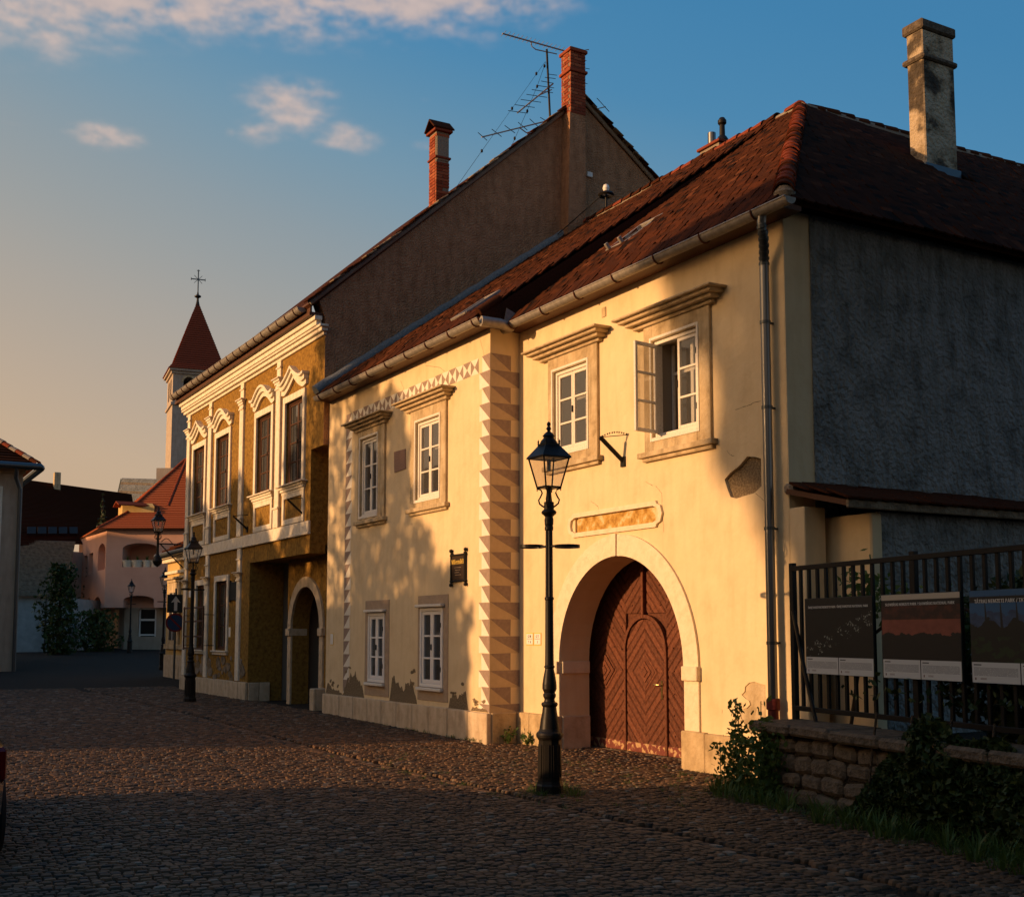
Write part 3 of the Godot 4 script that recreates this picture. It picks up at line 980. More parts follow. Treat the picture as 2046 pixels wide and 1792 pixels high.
	for p in [[-14.78, 3.10], [-12.74, 3.10], [-12.72, 3.14], [-12.64, 3.17], [-12.60, 3.275], [-12.64, 3.38], [-12.72, 3.41], [-12.74, 3.45], [-14.78, 3.45], [-14.80, 3.41], [-14.88, 3.38], [-14.92, 3.275], [-14.88, 3.17], [-14.80, 3.14]]:
		ring.append(Vector2(p[0], p[1]))
	var pc := CSGCombiner3D.new()
	pc.name = "border"
	pl.add_child(pc)
	pc.position = -gp(h)
	csg_poly(pc, ring, XE - 0.035, 0.05, false)
	csg_poly(pc, PackedVector2Array([Vector2(-14.72, 3.165), Vector2(-12.80, 3.165), Vector2(-12.70, 3.2), Vector2(-12.68, 3.275), Vector2(-12.70, 3.35), Vector2(-12.80, 3.385), Vector2(-14.72, 3.385), Vector2(-14.82, 3.35), Vector2(-14.84, 3.275), Vector2(-14.82, 3.2)]), XE - 0.2, 0.4)
	for ch in pc.get_children():
		(ch as CSGPolygon3D).material = m.arch
	zy(pl, "field", m.ochre_plaque, rect(-14.75, -12.78, 3.17, 3.38), XE + 0.03, 0.02)
	# upper windows
	for wi in 2:
		var q: Array = [win1, win2][wi]
		var o: Array = [[-15.44, -14.09, 4.17, 5.86], [-12.95, -11.56, 4.05, 5.80]][wi]
		var w := grp(h, "window")
		casement(w, XE - 0.005, q[0], q[1], q[2], q[3], 3, m.white_wood, wi == 1)
		frame_band(w, "surround", m.stone, o, [q[0], q[1], q[2], q[3]], XE, 0.045)
		frame_band(w, "inner_moulding", m.white_wood, [q[0] - 0.05, q[1] + 0.05, q[2] - 0.05, q[3] + 0.05], [q[0] - 0.012, q[1] + 0.012, q[2], q[3] + 0.012], XE - 0.044, 0.014, 0.004)
		var st: Array = [[o[3], o[3] + 0.05, 0.08], [o[3] + 0.05, o[3] + 0.10, 0.16], [o[3] + 0.10, o[3] + 0.145, 0.23], [o[3] + 0.145, o[3] + 0.175, 0.29]]
		cornice(w, "cornice", m.stone, XE, o[0] - 0.12, o[1] + 0.02, st)
		cornice(w, "sill", m.stone, XE, o[0] + 0.02, o[1] - 0.02, [[o[2] - 0.07, o[2] - 0.02, 0.06], [o[2] - 0.02, o[2] + 0.05, 0.11]])
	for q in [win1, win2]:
		bx(h, "added_lining", m.room, Vector3(XE + 0.11, q[2] + 0.01, q[0]), Vector3(XE + 0.52, q[3] - 0.01, q[0] + 0.012))  # added lining, darker than the plaster, standing for shade in the reveal
	bx(h, "curtain", m.white_clean, Vector3(9.72, 4.42, -14.78), Vector3(9.73, 5.6, -14.42))
	bx(h, "curtain", m.white_clean, Vector3(9.75, 4.3, -12.05), Vector3(9.77, 5.5, -11.95))
	# eaves
	var soff := MB.new()
	soff.box2(Vector3(XE - 0.24, 6.50, -16.45), Vector3(XE + 0.02, 6.56, -9.95))
	put(h, "soffit", soff, m.brown_wood)
	gutter(h, 9.10, 6.56, -16.35, -9.78, 0.08, m.zinc, 0.95)
	# roof: front slope, wing slope, back slope
	var tp := (RIDGE_Y - 6.62) / (RIDGE_X - 9.15)
	var roof := grp(h, "roof")
	var ze := -9.95
	var apex := Vector3(RIDGE_X, RIDGE_Y, ze - (RIDGE_X - 9.15))
	slab(roof, "roof_deck", m.tile_b, [Vector3(9.15, 6.62, -16.55), Vector3(9.15, 6.62, ze), apex, Vector3(RIDGE_X, RIDGE_Y, -16.55)], 0.06)
	slab(roof, "roof_deck", m.tile_b, [Vector3(9.15, 6.62, ze), Vector3(30, 6.62, ze), Vector3(30, RIDGE_Y, apex.z), apex], 0.06)
	slab(roof, "roof_deck", m.tile_b, [Vector3(21.5, 6.4, -16.55), Vector3(RIDGE_X, RIDGE_Y, -16.55), apex, Vector3(30, RIDGE_Y, apex.z), Vector3(30, 6.4, -16.55)], 0.06)
	var upf := Vector3(RIDGE_X - 9.15, RIDGE_Y - 6.62, 0)
	var rl := upf.length()
	tiles(roof, Vector3(9.15, 6.63, -16.5), Vector3(0, 0, 1), upf.normalized(), 6.55, rl - 0.05, func(u, v): return u < 6.5 - v / rl * 5.95 and not (u > 1.0 and u < 1.62 and v > 1.72 and v < 2.7), 300, roof_palette())
	var upw := Vector3(0, RIDGE_Y - 6.62, apex.z - ze)
	tiles(roof, Vector3(9.15, 6.63, ze), Vector3(1, 0, 0), upw.normalized(), 14.0, upw.length() - 0.05, func(u, v): return u > v / upw.length() * 5.95 + 0.05 and not (u > 6.5 and u < 7.4 and v > 3.9 and v < 4.9), 0, [Color(0.028, 0.012, 0.007), Color(0.05, 0.019, 0.010), Color(0.014, 0.010, 0.008), Color(0.075, 0.028, 0.014), [m.tile_b]])  # wing tiles darker than the front slope: shade put into their colour
	# hip and ridge tiles in their mortar bed
	var bed := MB.new()
	bed.tube([Vector3(9.22, 6.66, ze - 0.07), apex + Vector3(0, 0.0, 0)], 0.10, 8)
	bed.tube([apex, Vector3(RIDGE_X, RIDGE_Y + 0.0, -23.3)], 0.10, 8)
	bed.tube([apex, Vector3(28, RIDGE_Y, apex.z)], 0.125, 8)
	bed.lathe([Vector2(0.0, -0.1), Vector2(0.10, -0.07), Vector2(0.13, 0.0), Vector2(0.09, 0.07), Vector2(0.0, 0.1)], 9, Vector3(9.24, 6.70, ze - 0.08))
	put(roof, "mortar_bed", bed, m.mortar)
	ridge_tiles(roof, Vector3(9.2, 6.70, ze - 0.05), apex + Vector3(0, 0.06, 0), 0.13, [m.tile_red, m.tile_c, m.tile_red], 0.30, "hip_tile")
	ridge_tiles(roof, apex + Vector3(0, 0.03, 0), Vector3(RIDGE_X, RIDGE_Y + 0.03, -16.5), 0.13, [m.tile_c, m.tile_red, m.tile_a], 0.36)
	ridge_tiles(roof, Vector3(27, RIDGE_Y + 0.03, apex.z), apex + Vector3(0, 0.03, 0), 0.13, [m.tile_c, m.tile_a], 0.38)
	# roof window
	var sk := grp(roof, "skylight")
	var ud := upf.normalized()
	var nr := Vector3(-ud.y, ud.x, 0)
	var b := Basis(ud, nr, ud.cross(nr))
	var c0 := Vector3(9.15, 6.62, -16.5) + Vector3(0, 0, 1.31) + ud * 2.2
	var k := MB.new()
	for q in [[Vector3(-0.42, 0.05, 0), Vector3(0.05, 0.1, 0.62)], [Vector3(0.42, 0.05, 0), Vector3(0.05, 0.1, 0.62)], [Vector3(0, 0.05, -0.29), Vector3(0.8, 0.1, 0.05)], [Vector3(0, 0.05, 0.29), Vector3(0.8, 0.1, 0.05)]]:
		k.cbox(c0 + b * q[0], q[1], 0.006, b)
	put(sk, "frame", k, m.zinc)
	k = MB.new()
	k.cbox(c0 + b * Vector3(-0.60, 0.03, 0), Vector3(0.34, 0.02, 0.72), 0.004, b)
	put(sk, "flashing", k, m.zinc)
	for s in [-0.18, 0.18]:
		k = MB.new()
		k.cbox(c0 + b * Vector3(-0.46, 0.14, s), Vector3(0.06, 0.12, 0.05), 0.006, b)
		put(sk, "catch", k, m.zinc)
	k = MB.new()
	k.box(c0 + b * Vector3(0, 0.07, 0), Vector3(0.78, 0.006, 0.54), b)
	put(sk, "pane", k, m.glass)
	# tall rendered chimney on the wing
	var ch := grp(h, "chimney")
	bx(ch, "shaft", m.chimney, Vector3(15.74, 9.0, -13.97), Vector3(16.52, 12.0, -13.62), 0.02)
	bx(ch, "band", m.yard_stone, Vector3(15.69, 11.46, -14.05), Vector3(16.57, 11.56, -13.57), 0.03)
	bx(ch, "cap", m.yard_stone, Vector3(15.70, 12.0, -14.04), Vector3(16.56, 12.18, -13.58), 0.03)
	bx(ch, "flashing", m.lead, Vector3(15.70, 9.35, -14.04), Vector3(16.56, 9.62, -13.58), 0.01)
	# low brick stack behind the ridge with two flues
	var c2 := grp(h, "chimney")
	bricks(c2, Vector3(15.35, 11.1, -19.2), Vector3(15.85, 11.72, -18.55))
	bx(c2, "cap", m.brick_b, Vector3(15.31, 11.73, -19.24), Vector3(15.89, 11.79, -18.51), 0.01)
	k = MB.new()
	k.lathe([Vector2(0.0, 0.34), Vector2(0.085, 0.34), Vector2(0.085, 0.0)], 12, Vector3(15.55, 11.78, -19.02))
	put(c2, "flue", k, m.steel)
	k = MB.new()
	k.lathe([Vector2(0.0, 0.55), Vector2(0.05, 0.54), Vector2(0.09, 0.48), Vector2(0.09, 0.42), Vector2(0.055, 0.38), Vector2(0.06, 0.16), Vector2(0.09, 0.13), Vector2(0.13, 0.06), Vector2(0.13, 0.0)], 12, Vector3(15.55, 11.78, -18.68))
	put(c2, "flue", k, m.iron)
	# rainwater pipe at the corner
	var dp := grp(h, "downpipe")
	k = MB.new()
	k.tube([Vector3(9.12, 6.5, -10.28), Vector3(9.13, 6.42, -10.30)], 0.055, 12)
	put(dp, "outlet", k, m.steel)
	k = MB.new()
	var path := []
	for i in 15:
		var t := i / 14.0
		path.append(Vector3(lerpf(9.13, 9.28, smoothstep(0, 1, t)), lerpf(6.42, 5.98, t), lerpf(-10.30, -10.44, smoothstep(0.15, 1, t))))
	for i in range(path.size() - 1):
		k.tube([path[i], path[i + 1]], 0.062 if i % 2 else 0.054, 10)
	put(dp, "bend", k, m.zinc_dark)
	for s in [[5.98, 4.3], [4.32, 2.9], [2.92, 0.95]]:
		k = MB.new()
		k.tube([Vector3(9.28, s[0], -10.44), Vector3(9.28, s[1], -10.44)], 0.055, 14)
		put(dp, "pipe", k, m.steel)
	for y in [5.3, 4.3, 2.9, 1.6]:
		k = MB.new()
		k.lathe([Vector2(0.057, -0.018), Vector2(0.064, -0.018), Vector2(0.064, 0.018), Vector2(0.057, 0.018)], 14, Vector3(9.28, y, -10.44))
		k.box2(Vector3(9.33, y - 0.012, -10.45), Vector3(9.41, y + 0.012, -10.43))
		put(dp, "clip", k, m.zinc_dark)
	k = MB.new()
	k.lathe([Vector2(0.07, 0.98), Vector2(0.078, 0.96), Vector2(0.078, 0.86), Vector2(0.062, 0.85), Vector2(0.062, 0.0)], 14, Vector3(9.28, 0, -10.44))
	put(dp, "foot", k, m.redpipe)
	# vent stone high on the wall
	bx(h, "vent", m.stone, Vector3(XE - 0.015, 6.20, -14.0), Vector3(XE + 0.005, 6.34, -13.9), 0.004)
	gate(h)
	cracks(h, XE - 0.0015, [[[1310, 970], [1322, 985], [1325, 1030], [1327, 1075]], [[1470, 818], [1490, 812], [1505, 805], [1525, 800]], [[1290, 962], [1310, 972]], [[1452, 900], [1458, 908], [1470, 912]], [[1180, 1000], [1195, 1012], [1198, 1030]], [[1510, 985], [1530, 1003], [1548, 1012]]])

func cracks(h: Node, x: float, lines: Array) -> void:
	for l in lines:
		var k := MB.new()
		var pts := []
		for i in range(l.size() - 1):
			for s in 4:
				var t := s / 4.0
				pts.append(on_x(lerpf(l[i][0], l[i + 1][0], t) + rng.randf_range(-1, 1), lerpf(l[i][1], l[i + 1][1], t) + rng.randf_range(-1, 1), x))
		for i in range(pts.size() - 1):
			var d: Vector3 = (pts[i + 1] - pts[i]).normalized()
			var s := d.cross(Vector3.RIGHT) * rng.randf_range(0.0018, 0.004)
			k.quad(pts[i] - s, pts[i + 1] - s, pts[i + 1] + s, pts[i] + s, Vector3.LEFT)
		put(h, "crack", k, m.stone_dark)

func half_plane(poly: PackedVector2Array, a: Vector2, b: Vector2) -> PackedVector2Array:   # what lies left of a -> b
	var out := PackedVector2Array()
	for i in poly.size():
		var p := poly[i]
		var q := poly[(i + 1) % poly.size()]
		var dp := (b - a).cross(p - a)
		var dq := (b - a).cross(q - a)
		if dp >= 0.0:
			out.append(p)
		if dp * dq < 0.0:
			out.append(p.lerp(q, dp / (dp - dq)))
	return out
func boards(parent: Node, region: PackedVector2Array, x: float, step: float, slope: float, through: Vector2, mats: Array, proud: float) -> void:   # sloping planks cut to a convex region
	var d := Vector2(1, slope).normalized()
	var nn := Vector2(-d.y, d.x)
	for i in range(-40, 40):
		var a := through + nn * (i * step + 0.003)
		var b := through + nn * ((i + 1) * step - 0.003)
		var p := half_plane(region, a, a + d)
		if p.size() >= 3:
			p = half_plane(p, b + d, b)
		if p.size() < 3:
			continue
		var ar := 0.0
		for q in p.size():
			ar += p[q].cross(p[(q + 1) % p.size()])
		if absf(ar) < 0.0008:
			continue
		var ctr := Vector2.ZERO
		for q in p:
			ctr += q / p.size()
		var k := MB.new()
		var inner := PackedVector2Array()
		for q in p:
			inner.append(q.lerp(ctr, 0.0) )
		var lift := rng.randf_range(0.0, 0.005)
		k.prism(p, Vector3(x - lift, 0, 0), Vector3(0, 0, 1), Vector3.UP, Vector3(proud + lift, 0, 0))
		# raised rounded arris along the plank
		var lo := half_plane(half_plane(p, a + nn * 0.012, a + nn * 0.012 + d), b - nn * 0.012 + d, b - nn * 0.012)
		if lo.size() >= 3:
			k.prism(lo, Vector3(x - lift - 0.007, 0, 0), Vector3(0, 0, 1), Vector3.UP, Vector3(0.008, 0, 0))
		put(parent, "plank", k, mats[rng.randi() % mats.size()])
func gate(h: Node) -> void:
	var g := grp(h, "gate")
	var x := 10.08
	bx(g, "backing", m.door[0], Vector3(x + 0.03, 0.03, -15.75), Vector3(x + 0.09, 3.0, -11.95))
	# lining behind the arch: closes the passage round the leaves
	bx(h, "passage_wall", m.room, Vector3(XE + 0.52, -0.1, -16.3), Vector3(10.3, 3.3, -15.78))
	bx(h, "passage_wall", m.room, Vector3(XE + 0.52, -0.1, -11.9), Vector3(10.3, 3.3, -11.4))
	bx(h, "passage_wall", m.room, Vector3(XE + 0.52, 3.05, -15.78), Vector3(10.3, 3.3, -11.9))
	var seam := -13.96
	var wz0 := -14.43
	var wz1 := -13.49
	var ztop := 2.98
	var kick := 0.17
	var sl := 1.0
	# left leaf: upper herringbone, diamond field in the middle
	var cz := -14.97
	var cy := 1.17
	for f in [[-15.72, cz, 1], [cz, wz0 - 0.02, -1]]:
		boards(g, rect(f[0], f[1], cy, ztop), x, 0.105, sl * f[2], Vector2(cz, cy), m.door, 0.03)
		boards(g, rect(f[0], f[1], kick, cy), x, 0.105, -sl * f[2], Vector2(cz, cy), m.door, 0.03)
	for f in [[wz0 - 0.02, seam - 0.03, 1]]:
		boards(g, rect(f[0], f[1], 2.0, ztop), x, 0.105, sl, Vector2(seam, 1.0), m.door, 0.03)
	# right leaf
	for f in [[wz1 + 0.02, -12.75, -1], [-12.75, -11.97, 1]]:
		boards(g, rect(f[0], f[1], cy, ztop), x, 0.105, -sl * f[2], Vector2(-12.75, 1.9), m.door, 0.03)
		boards(g, rect(f[0], f[1], kick, cy), x, 0.105, sl * f[2], Vector2(-12.75, cy), m.door, 0.03)
	boards(g, rect(seam + 0.03, wz1 + 0.02, 2.0, ztop), x, 0.105, -sl, Vector2(seam, 1.0), m.door, 0.03)
	bx(g, "meeting_bar", m.door[2], Vector3(x - 0.055, 1.93, seam - 0.055), Vector3(x + 0.02, ztop, seam - 0.005), 0.008)
	bx(g, "kick_board", m.door_kick, Vector3(x - 0.022, 0.035, -15.72), Vector3(x + 0.02, kick, wz0 - 0.012), 0.008)
	bx(g, "kick_board", m.door_kick, Vector3(x - 0.022, 0.035, wz1 + 0.012), Vector3(x + 0.02, kick, -11.97), 0.008)
	# wicket door with its round-headed frame
	var w := grp(g, "wicket_door")
	var wc := (wz0 + wz1) * 0.5
	var wr := (wz1 - wz0) * 0.5
	zy(w, "frame", m.door[1], arc_band(wc, wr - 0.005, wr + 0.045, 1.46, 0, 180, 20), x - 0.045, 0.05)
	bx(w, "frame", m.door[1], Vector3(x - 0.045, 0.04, wz0 - 0.04), Vector3(x + 0.005, 1.46, wz0 + 0.005), 0.006)
	bx(w, "frame", m.door[1], Vector3(x - 0.045, 0.04, wz1 - 0.005), Vector3(x + 0.005, 1.46, wz1 + 0.045), 0.006)
	var head := PackedVector2Array()
	for side in 2:
		for part in 2:
			var reg: PackedVector2Array
			var z0: float = [wz0 + 0.02, wc][side]
			var z1: float = [wc, wz1 - 0.02][side]
			var s: float = [1.0, -1.0][side]
			if part == 0:
				reg = rect(z0, z1, kick, cy)
				boards(w, reg, x - 0.012, 0.105, -s, Vector2(wc, cy), m.door, 0.04)
			else:
				reg = PackedVector2Array([Vector2(z0, cy), Vector2(z1, cy)])
				for i in 9:
					var a := (i / 8.0 * 90.0) if side == 1 else 90.0 + i / 8.0 * 90.0
					reg.append(Vector2(wc + (wr - 0.02) * cos(deg_to_rad(a)), 1.46 + (wr - 0.02) * sin(deg_to_rad(a))))
				boards(w, reg, x - 0.012, 0.105, s, Vector2(wc, cy), m.door, 0.04)
	bx(w, "kick_board", m.door_kick, Vector3(x - 0.034, 0.035, wz0 + 0.008), Vector3(x + 0.02, kick, wz1 - 0.008), 0.008)
	for c in [[wc, cy], [cz, cy]]:
		var parent: Node = w if c[0] == wc else g
		for q in [[0.23, 0.006], [0.15, 0.018], [0.075, 0.03]]:
			zy(parent, "diamond", m.door[1 + int(q[0] * 10) % 3], PackedVector2Array([Vector2(c[0] - q[0], c[1]), Vector2(c[0], c[1] - q[0]), Vector2(c[0] + q[0], c[1]), Vector2(c[0], c[1] + q[0])]), x - 0.02 - q[1], 0.03 + q[1])
	var k := MB.new()
	k.cbox2(Vector3(x - 0.03, 0.80, wz1 - 0.10), Vector3(x - 0.018, 1.06, wz1 - 0.06), 0.003)
	put(w, "lock_plate", k, m.brass)
	k = MB.new()
	k.tube([Vector3(x - 0.02, 1.0, wz1 - 0.08), Vector3(x - 0.075, 1.0, wz1 - 0.08), Vector3(x - 0.078, 1.0, wz1 - 0.2)], 0.011, 8)
	put(w, "handle", k, m.brass)
	# studs on the planks
	var stud := MB.new()
	stud.lathe([Vector2(0.0, 0.012), Vector2(0.008, 0.010), Vector2(0.013, 0.0)], 7, Vector3.ZERO, true, 0.0, Basis(Vector3.BACK, PI / 2))
	var sm := stud.mesh()
	for i in 70:
		var z: float = [-15.45, -15.2, -14.75, -14.55, -14.28, -13.62, -13.3, -13.0, -12.5][i % 9] + rng.randf_range(-0.02, 0.02)
		var y := 0.3 + (i / 9) * 0.3 + rng.randf_range(-0.02, 0.02)
		if Vector2(z - (-13.68), maxf(y - 1.28, 0)).length() < 1.7:
			inst(g, "stud", sm, m.door[0], Vector3(x - 0.012, y, z))
	bx(g, "threshold", m.stone_dark, Vector3(x - 0.12, -0.05, -15.7), Vector3(x + 0.1, 0.03, -11.97), 0.01)

# ---------------------------------------------------------------- the sgraffito house
func sgraffito_house() -> void:
	var h := thing("sgraffito_house", "cream house with painted triangle quoins and four white casement windows", "house", Vector3(XD, 0, -20.0))
	var z1 := -16.39
	var z0 := -23.45
	var up := [[-21.62, -20.80, 3.96, 5.46], [-19.06, -18.13, 4.03, 5.40]]
	var lo := [[-21.22, -20.42, 0.80, 2.11], [-18.91, -18.0, 0.80, 2.16]]
	var holes := []
	for w in up + lo:
		holes.append(rect(w[0], w[1], w[2], w[3]))
	wall(h, "front_wall", m.cream, PackedVector2Array([Vector2(z0, -0.2), Vector2(z1, -0.2), Vector2(z1, 6.62), Vector2(z0, 6.62)]), XD, 0.5, holes)
	bx(h, "return_wall", m.cream, Vector3(XD + 0.5, -0.2, z1), Vector3(XE + 0.3, 6.62, z1 - 0.4))
	bx(h, "party_wall", m.room, Vector3(XE + 0.4, -0.2, -16.56), Vector3(20.8, 6.3, -16.8))
	bx(h, "floor", m.room, Vector3(XD + 0.52, 2.9, -16.85), Vector3(20.8, 3.1, -23.4))
	bx(h, "inner_wall", m.room, Vector3(11.6, 0.0, -16.85), Vector3(11.7, 6.3, -23.4))
	# plinth slabs
	var e := []
	for p in [115, 208, 308, 410, 515, 625, 740, 862, 998, 1147, 1313]:
		e.append(on_x((1200 + p * 0.53) / 1.9345, 1440, XD - 0.06).z)
	e[0] = z0
	e[10] = z1 + 0.05
	for i in 10:
		bx(h, "plinth_slab", m.plinth, Vector3(XD - 0.065 - rng.randf() * 0.012, -0.1, e[i] + 0.014), Vector3(XD + 0.01, 0.495 + rng.randf_range(-0.006, 0.006), e[i + 1] - 0.014), 0.012)
		if i > 0:
			bx(h, "mortar_joint", m.rubble, Vector3(XD - 0.02, -0.1, e[i] - 0.02), Vector3(XD + 0.005, 0.48, e[i] + 0.02))
	bx(h, "plinth_slab", m.plinth_b, Vector3(XD + 0.012, -0.1, z1 - 0.01), Vector3(XE - 0.08, 0.495, z1 + 0.055), 0.012)
	# windows
	for i in 2:
		var q: Array = up[i]
		var o: Array = [[-21.76, -20.46, 3.82, 5.63], [-19.30, -17.88, 3.84, 5.63]][i]
		var w := grp(h, "window")
		casement(w, XD - 0.005, q[0], q[1], q[2], q[3], 3, m.white_wood)
		frame_band(w, "surround", m.stone, o, q, XD, 0.045)
		frame_band(w, "inner_moulding", m.white_wood, [q[0] - 0.05, q[1] + 0.05, q[2] - 0.05, q[3] + 0.05], [q[0] - 0.012, q[1] + 0.012, q[2], q[3] + 0.012], XD - 0.044, 0.014, 0.004)
		cornice(w, "cornice", m.stone, XD, o[0] - 0.06, o[1] + 0.0, [[o[3], o[3] + 0.06, 0.08], [o[3] + 0.06, o[3] + 0.11, 0.15], [o[3] + 0.11, o[3] + 0.155, 0.22], [o[3] + 0.155, o[3] + 0.185, 0.28]])
		cornice(w, "sill", m.stone, XD, o[0] + 0.02, o[1] - 0.02, [[o[2] - 0.07, o[2] - 0.02, 0.05], [o[2] - 0.02, o[2] + 0.05, 0.10]])
		bx(w, "curtain", m.board, Vector3(XD + 0.36, q[2] + 0.1, (q[0] + q[1]) * 0.5 + 0.03), Vector3(XD + 0.37, q[3], q[1] - 0.06))
	for i in 2:
		var q: Array = lo[i]
		var o: Array = [[-21.36, -20.23, 0.56, 2.33], [-18.99, -17.82, 0.58, 2.36]][i]
		var w := grp(h, "window")
		casement(w, XD - 0.02, q[0] + 0.01, q[1] - 0.01, q[2] + 0.01, q[3] - 0.01, 3, m.white_clean, false, 0.06, 0.06)
		frame_band(w, "surround", m.board, o, [q[0] - 0.005, q[1] + 0.005, q[2] - 0.005, q[3] + 0.005], XD, 0.012, 0.004)
		bx(w, "drip_board", m.white_wood, Vector3(XD - 0.09, q[3] + 0.0, q[0] - 0.06), Vector3(XD - 0.015, q[3] + 0.045, q[1] + 0.06), 0.006)
		bx(w, "sill", m.white_wood, Vector3(XD - 0.08, q[2] - 0.05, q[0] - 0.03), Vector3(XD - 0.015, q[2] + 0.0, q[1] + 0.03), 0.006)
		bx(w, "lamp_inside", m.white_clean, Vector3(XD + 0.35, q[2] + 0.02, q[1] - 0.4), Vector3(XD + 0.45, q[2] + 0.14, q[1] - 0.2), 0.01)
	# painted quoins at the corner: each block split by its diagonal
	var y := 6.12
	var row := 0
	var rh := 0.262
	while y > 0.55:
		var yb := maxf(y - rh, 0.5)
		var wf := 0.36 if row % 2 else 0.27
		var wr := 0.53 if row % 2 else 0.37
		tri_zy(h, m.paint_dark, [Vector2(z1 - wf, y), Vector2(z1, y), Vector2(z1, yb)])
		tri_zy(h, m.paint_light, [Vector2(z1 - wf, y), Vector2(z1, yb), Vector2(z1 - wf, yb)])
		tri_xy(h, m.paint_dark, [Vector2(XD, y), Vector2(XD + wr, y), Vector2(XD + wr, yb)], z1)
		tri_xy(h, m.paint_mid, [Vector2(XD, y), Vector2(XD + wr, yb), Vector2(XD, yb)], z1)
		y -= rh
		row += 1
	y = 6.10
	row = 0
	while y > 0.8:
		var yb := y - 0.252
		var wf := 0.34 if row % 2 else 0.30
		tri_zy(h, m.paint_dark, [Vector2(-22.48, y), Vector2(-22.48 + wf, y), Vector2(-22.48, yb)])
		tri_zy(h, m.paint_light, [Vector2(-22.48 + wf, y), Vector2(-22.48 + wf, yb), Vector2(-22.48, yb)])
		y -= 0.252
		row += 1
	# painted frieze
	var n := 20
	var fa := -22.14
	var fb := -16.78
	for i in n:
		var a := lerpf(fa, fb, float(i) / n)
		var b := lerpf(fa, fb, float(i + 1) / n)
		var c := Vector2((a + b) * 0.5, 5.99)
		var p := [Vector2(a, 5.865), Vector2(b, 5.865), Vector2(b, 6.115), Vector2(a, 6.115)]
		for s in 4:
			var dark := (s % 2 == 0) == (i % 2 == 0)
			tri_zy(h, m.paint_dark if dark else m.paint_light, [p[s], p[(s + 1) % 4], c])
	# worn plaster along the foot: ragged grey patches where the paint is gone
	var wz := noise(1.4, 4, 88)
	for g in [[-23.42, -22.5, 0.34], [-22.5, -21.38, 0.62], [-20.2, -19.02, 0.62], [-17.8, -17.1, 0.42], [-17.0, -16.42, 0.16]]:
		var poly := PackedVector2Array([Vector2(g[0], 0.5)])
		var cnt := int((g[1] - g[0]) / 0.03)
		for i in range(1, cnt):
			var t := float(i) / cnt
			var z: float = lerpf(g[0], g[1], t)
			var v := clampf(wz.get_noise_1d(z * 0.5) * 0.6 + wz.get_noise_1d(z * 2.6 + 30.0) * 0.30 + wz.get_noise_1d(z * 9.0 + 9.0) * 0.14 + 0.40, 0.02, 1.0)
			poly.append(Vector2(z, 0.5 + g[2] * v * clampf(minf(t, 1.0 - t) * 9.0, 0.12, 1.0)))
		poly.append(Vector2(g[1], 0.5))
		zy(h, "worn_patch", m.rubble, poly, XD - 0.0046, 0.02)
		for f in 4:   # flakes above the edge
			var z: float = rng.randf_range(g[0] + 0.1, g[1] - 0.1)
			var fy: float = 0.5 + g[2] * rng.randf_range(0.5, 1.0)
			var fl := PackedVector2Array()
			for q in 8:
				var an := TAU * q / 8.0
				fl.append(Vector2(z + cos(an) * rng.randf_range(0.02, 0.09), fy + sin(an) * rng.randf_range(0.012, 0.045)))
			zy(h, "worn_patch", m.rubble, fl, XD - 0.0058, 0.01)
	zy(h, "stone_tablet", m.flesh_stone, PackedVector2Array([Vector2(-20.08, 5.03), Vector2(-19.58, 5.02), Vector2(-19.56, 4.66), Vector2(-20.06, 4.64)]), XD - 0.012, 0.03)
	# eaves, gutter, roof
	var soff := MB.new()
	soff.box2(Vector3(XD - 0.24, 6.52, z0), Vector3(XD + 0.02, 6.58, z1 + 0.2))
	soff.box2(Vector3(XD + 0.02, 6.52, z1), Vector3(XE, 6.58, z1 + 0.2))
	put(h, "soffit", soff, m.brown_wood)
	gutter(h, 8.57, 6.58, z0 + 0.05, -16.12, 0.08, m.zinc, 0.85, false)
	var k := MB.new()
	k.tube([Vector3(8.57, 6.54, -16.14), Vector3(8.9, 6.53, -16.11), Vector3(9.12, 6.52, -16.2), Vector3(9.12, 6.54, -16.4)], 0.082, 12)
	put(h, "gutter_corner", k, m.zinc)
	k = MB.new()
	k.prism(PackedVector2Array([Vector2(0, 0), Vector2(0.24, 0.0), Vector2(0.2, 0.2), Vector2(0.05, 0.26)]), Vector3(9.0, 6.56, -16.18), Vector3.RIGHT, Vector3.UP, Vector3(0, 0, -0.01))
	put(h, "gutter_flap", k, m.zinc)
	var roof := grp(h, "roof")
	var upf := Vector3(RIDGE_X - 8.60, RIDGE_Y - 6.64, 0)
	slab(roof, "roof_deck", m.tile_b, [Vector3(8.60, 6.64, z0), Vector3(8.60, 6.64, -16.28), Vector3(RIDGE_X, RIDGE_Y, -16.56), Vector3(RIDGE_X, RIDGE_Y, z0)], 0.09)
	slab(roof, "roof_deck", m.tile_b, [Vector3(21.5, 6.4, z0), Vector3(21.5, 6.4, -16.56), Vector3(RIDGE_X, RIDGE_Y, -16.56), Vector3(RIDGE_X, RIDGE_Y, z0)], 0.09)
	bx(h, "back_wall", m.cream, Vector3(20.9, -0.2, z0), Vector3(21.3, 6.62, -16.4))
	var rl := upf.length()
	tiles(roof, Vector3(8.60, 6.655, z0 + 0.1), Vector3(0, 0, 1), upf.normalized(), 7.05, rl - 0.05, func(u, v): return u < 7.02 and not (u > 4.9 and u < 5.5 and v > 0.75 and v < 1.65), 300, roof_palette())
	ridge_tiles(roof, Vector3(RIDGE_X, RIDGE_Y + 0.03, -16.5), Vector3(RIDGE_X, RIDGE_Y + 0.03, z0), 0.13, [m.tile_c, m.tile_red, m.tile_a], 0.36)
	# stepped verge above the neighbour's roof
	k = MB.new()
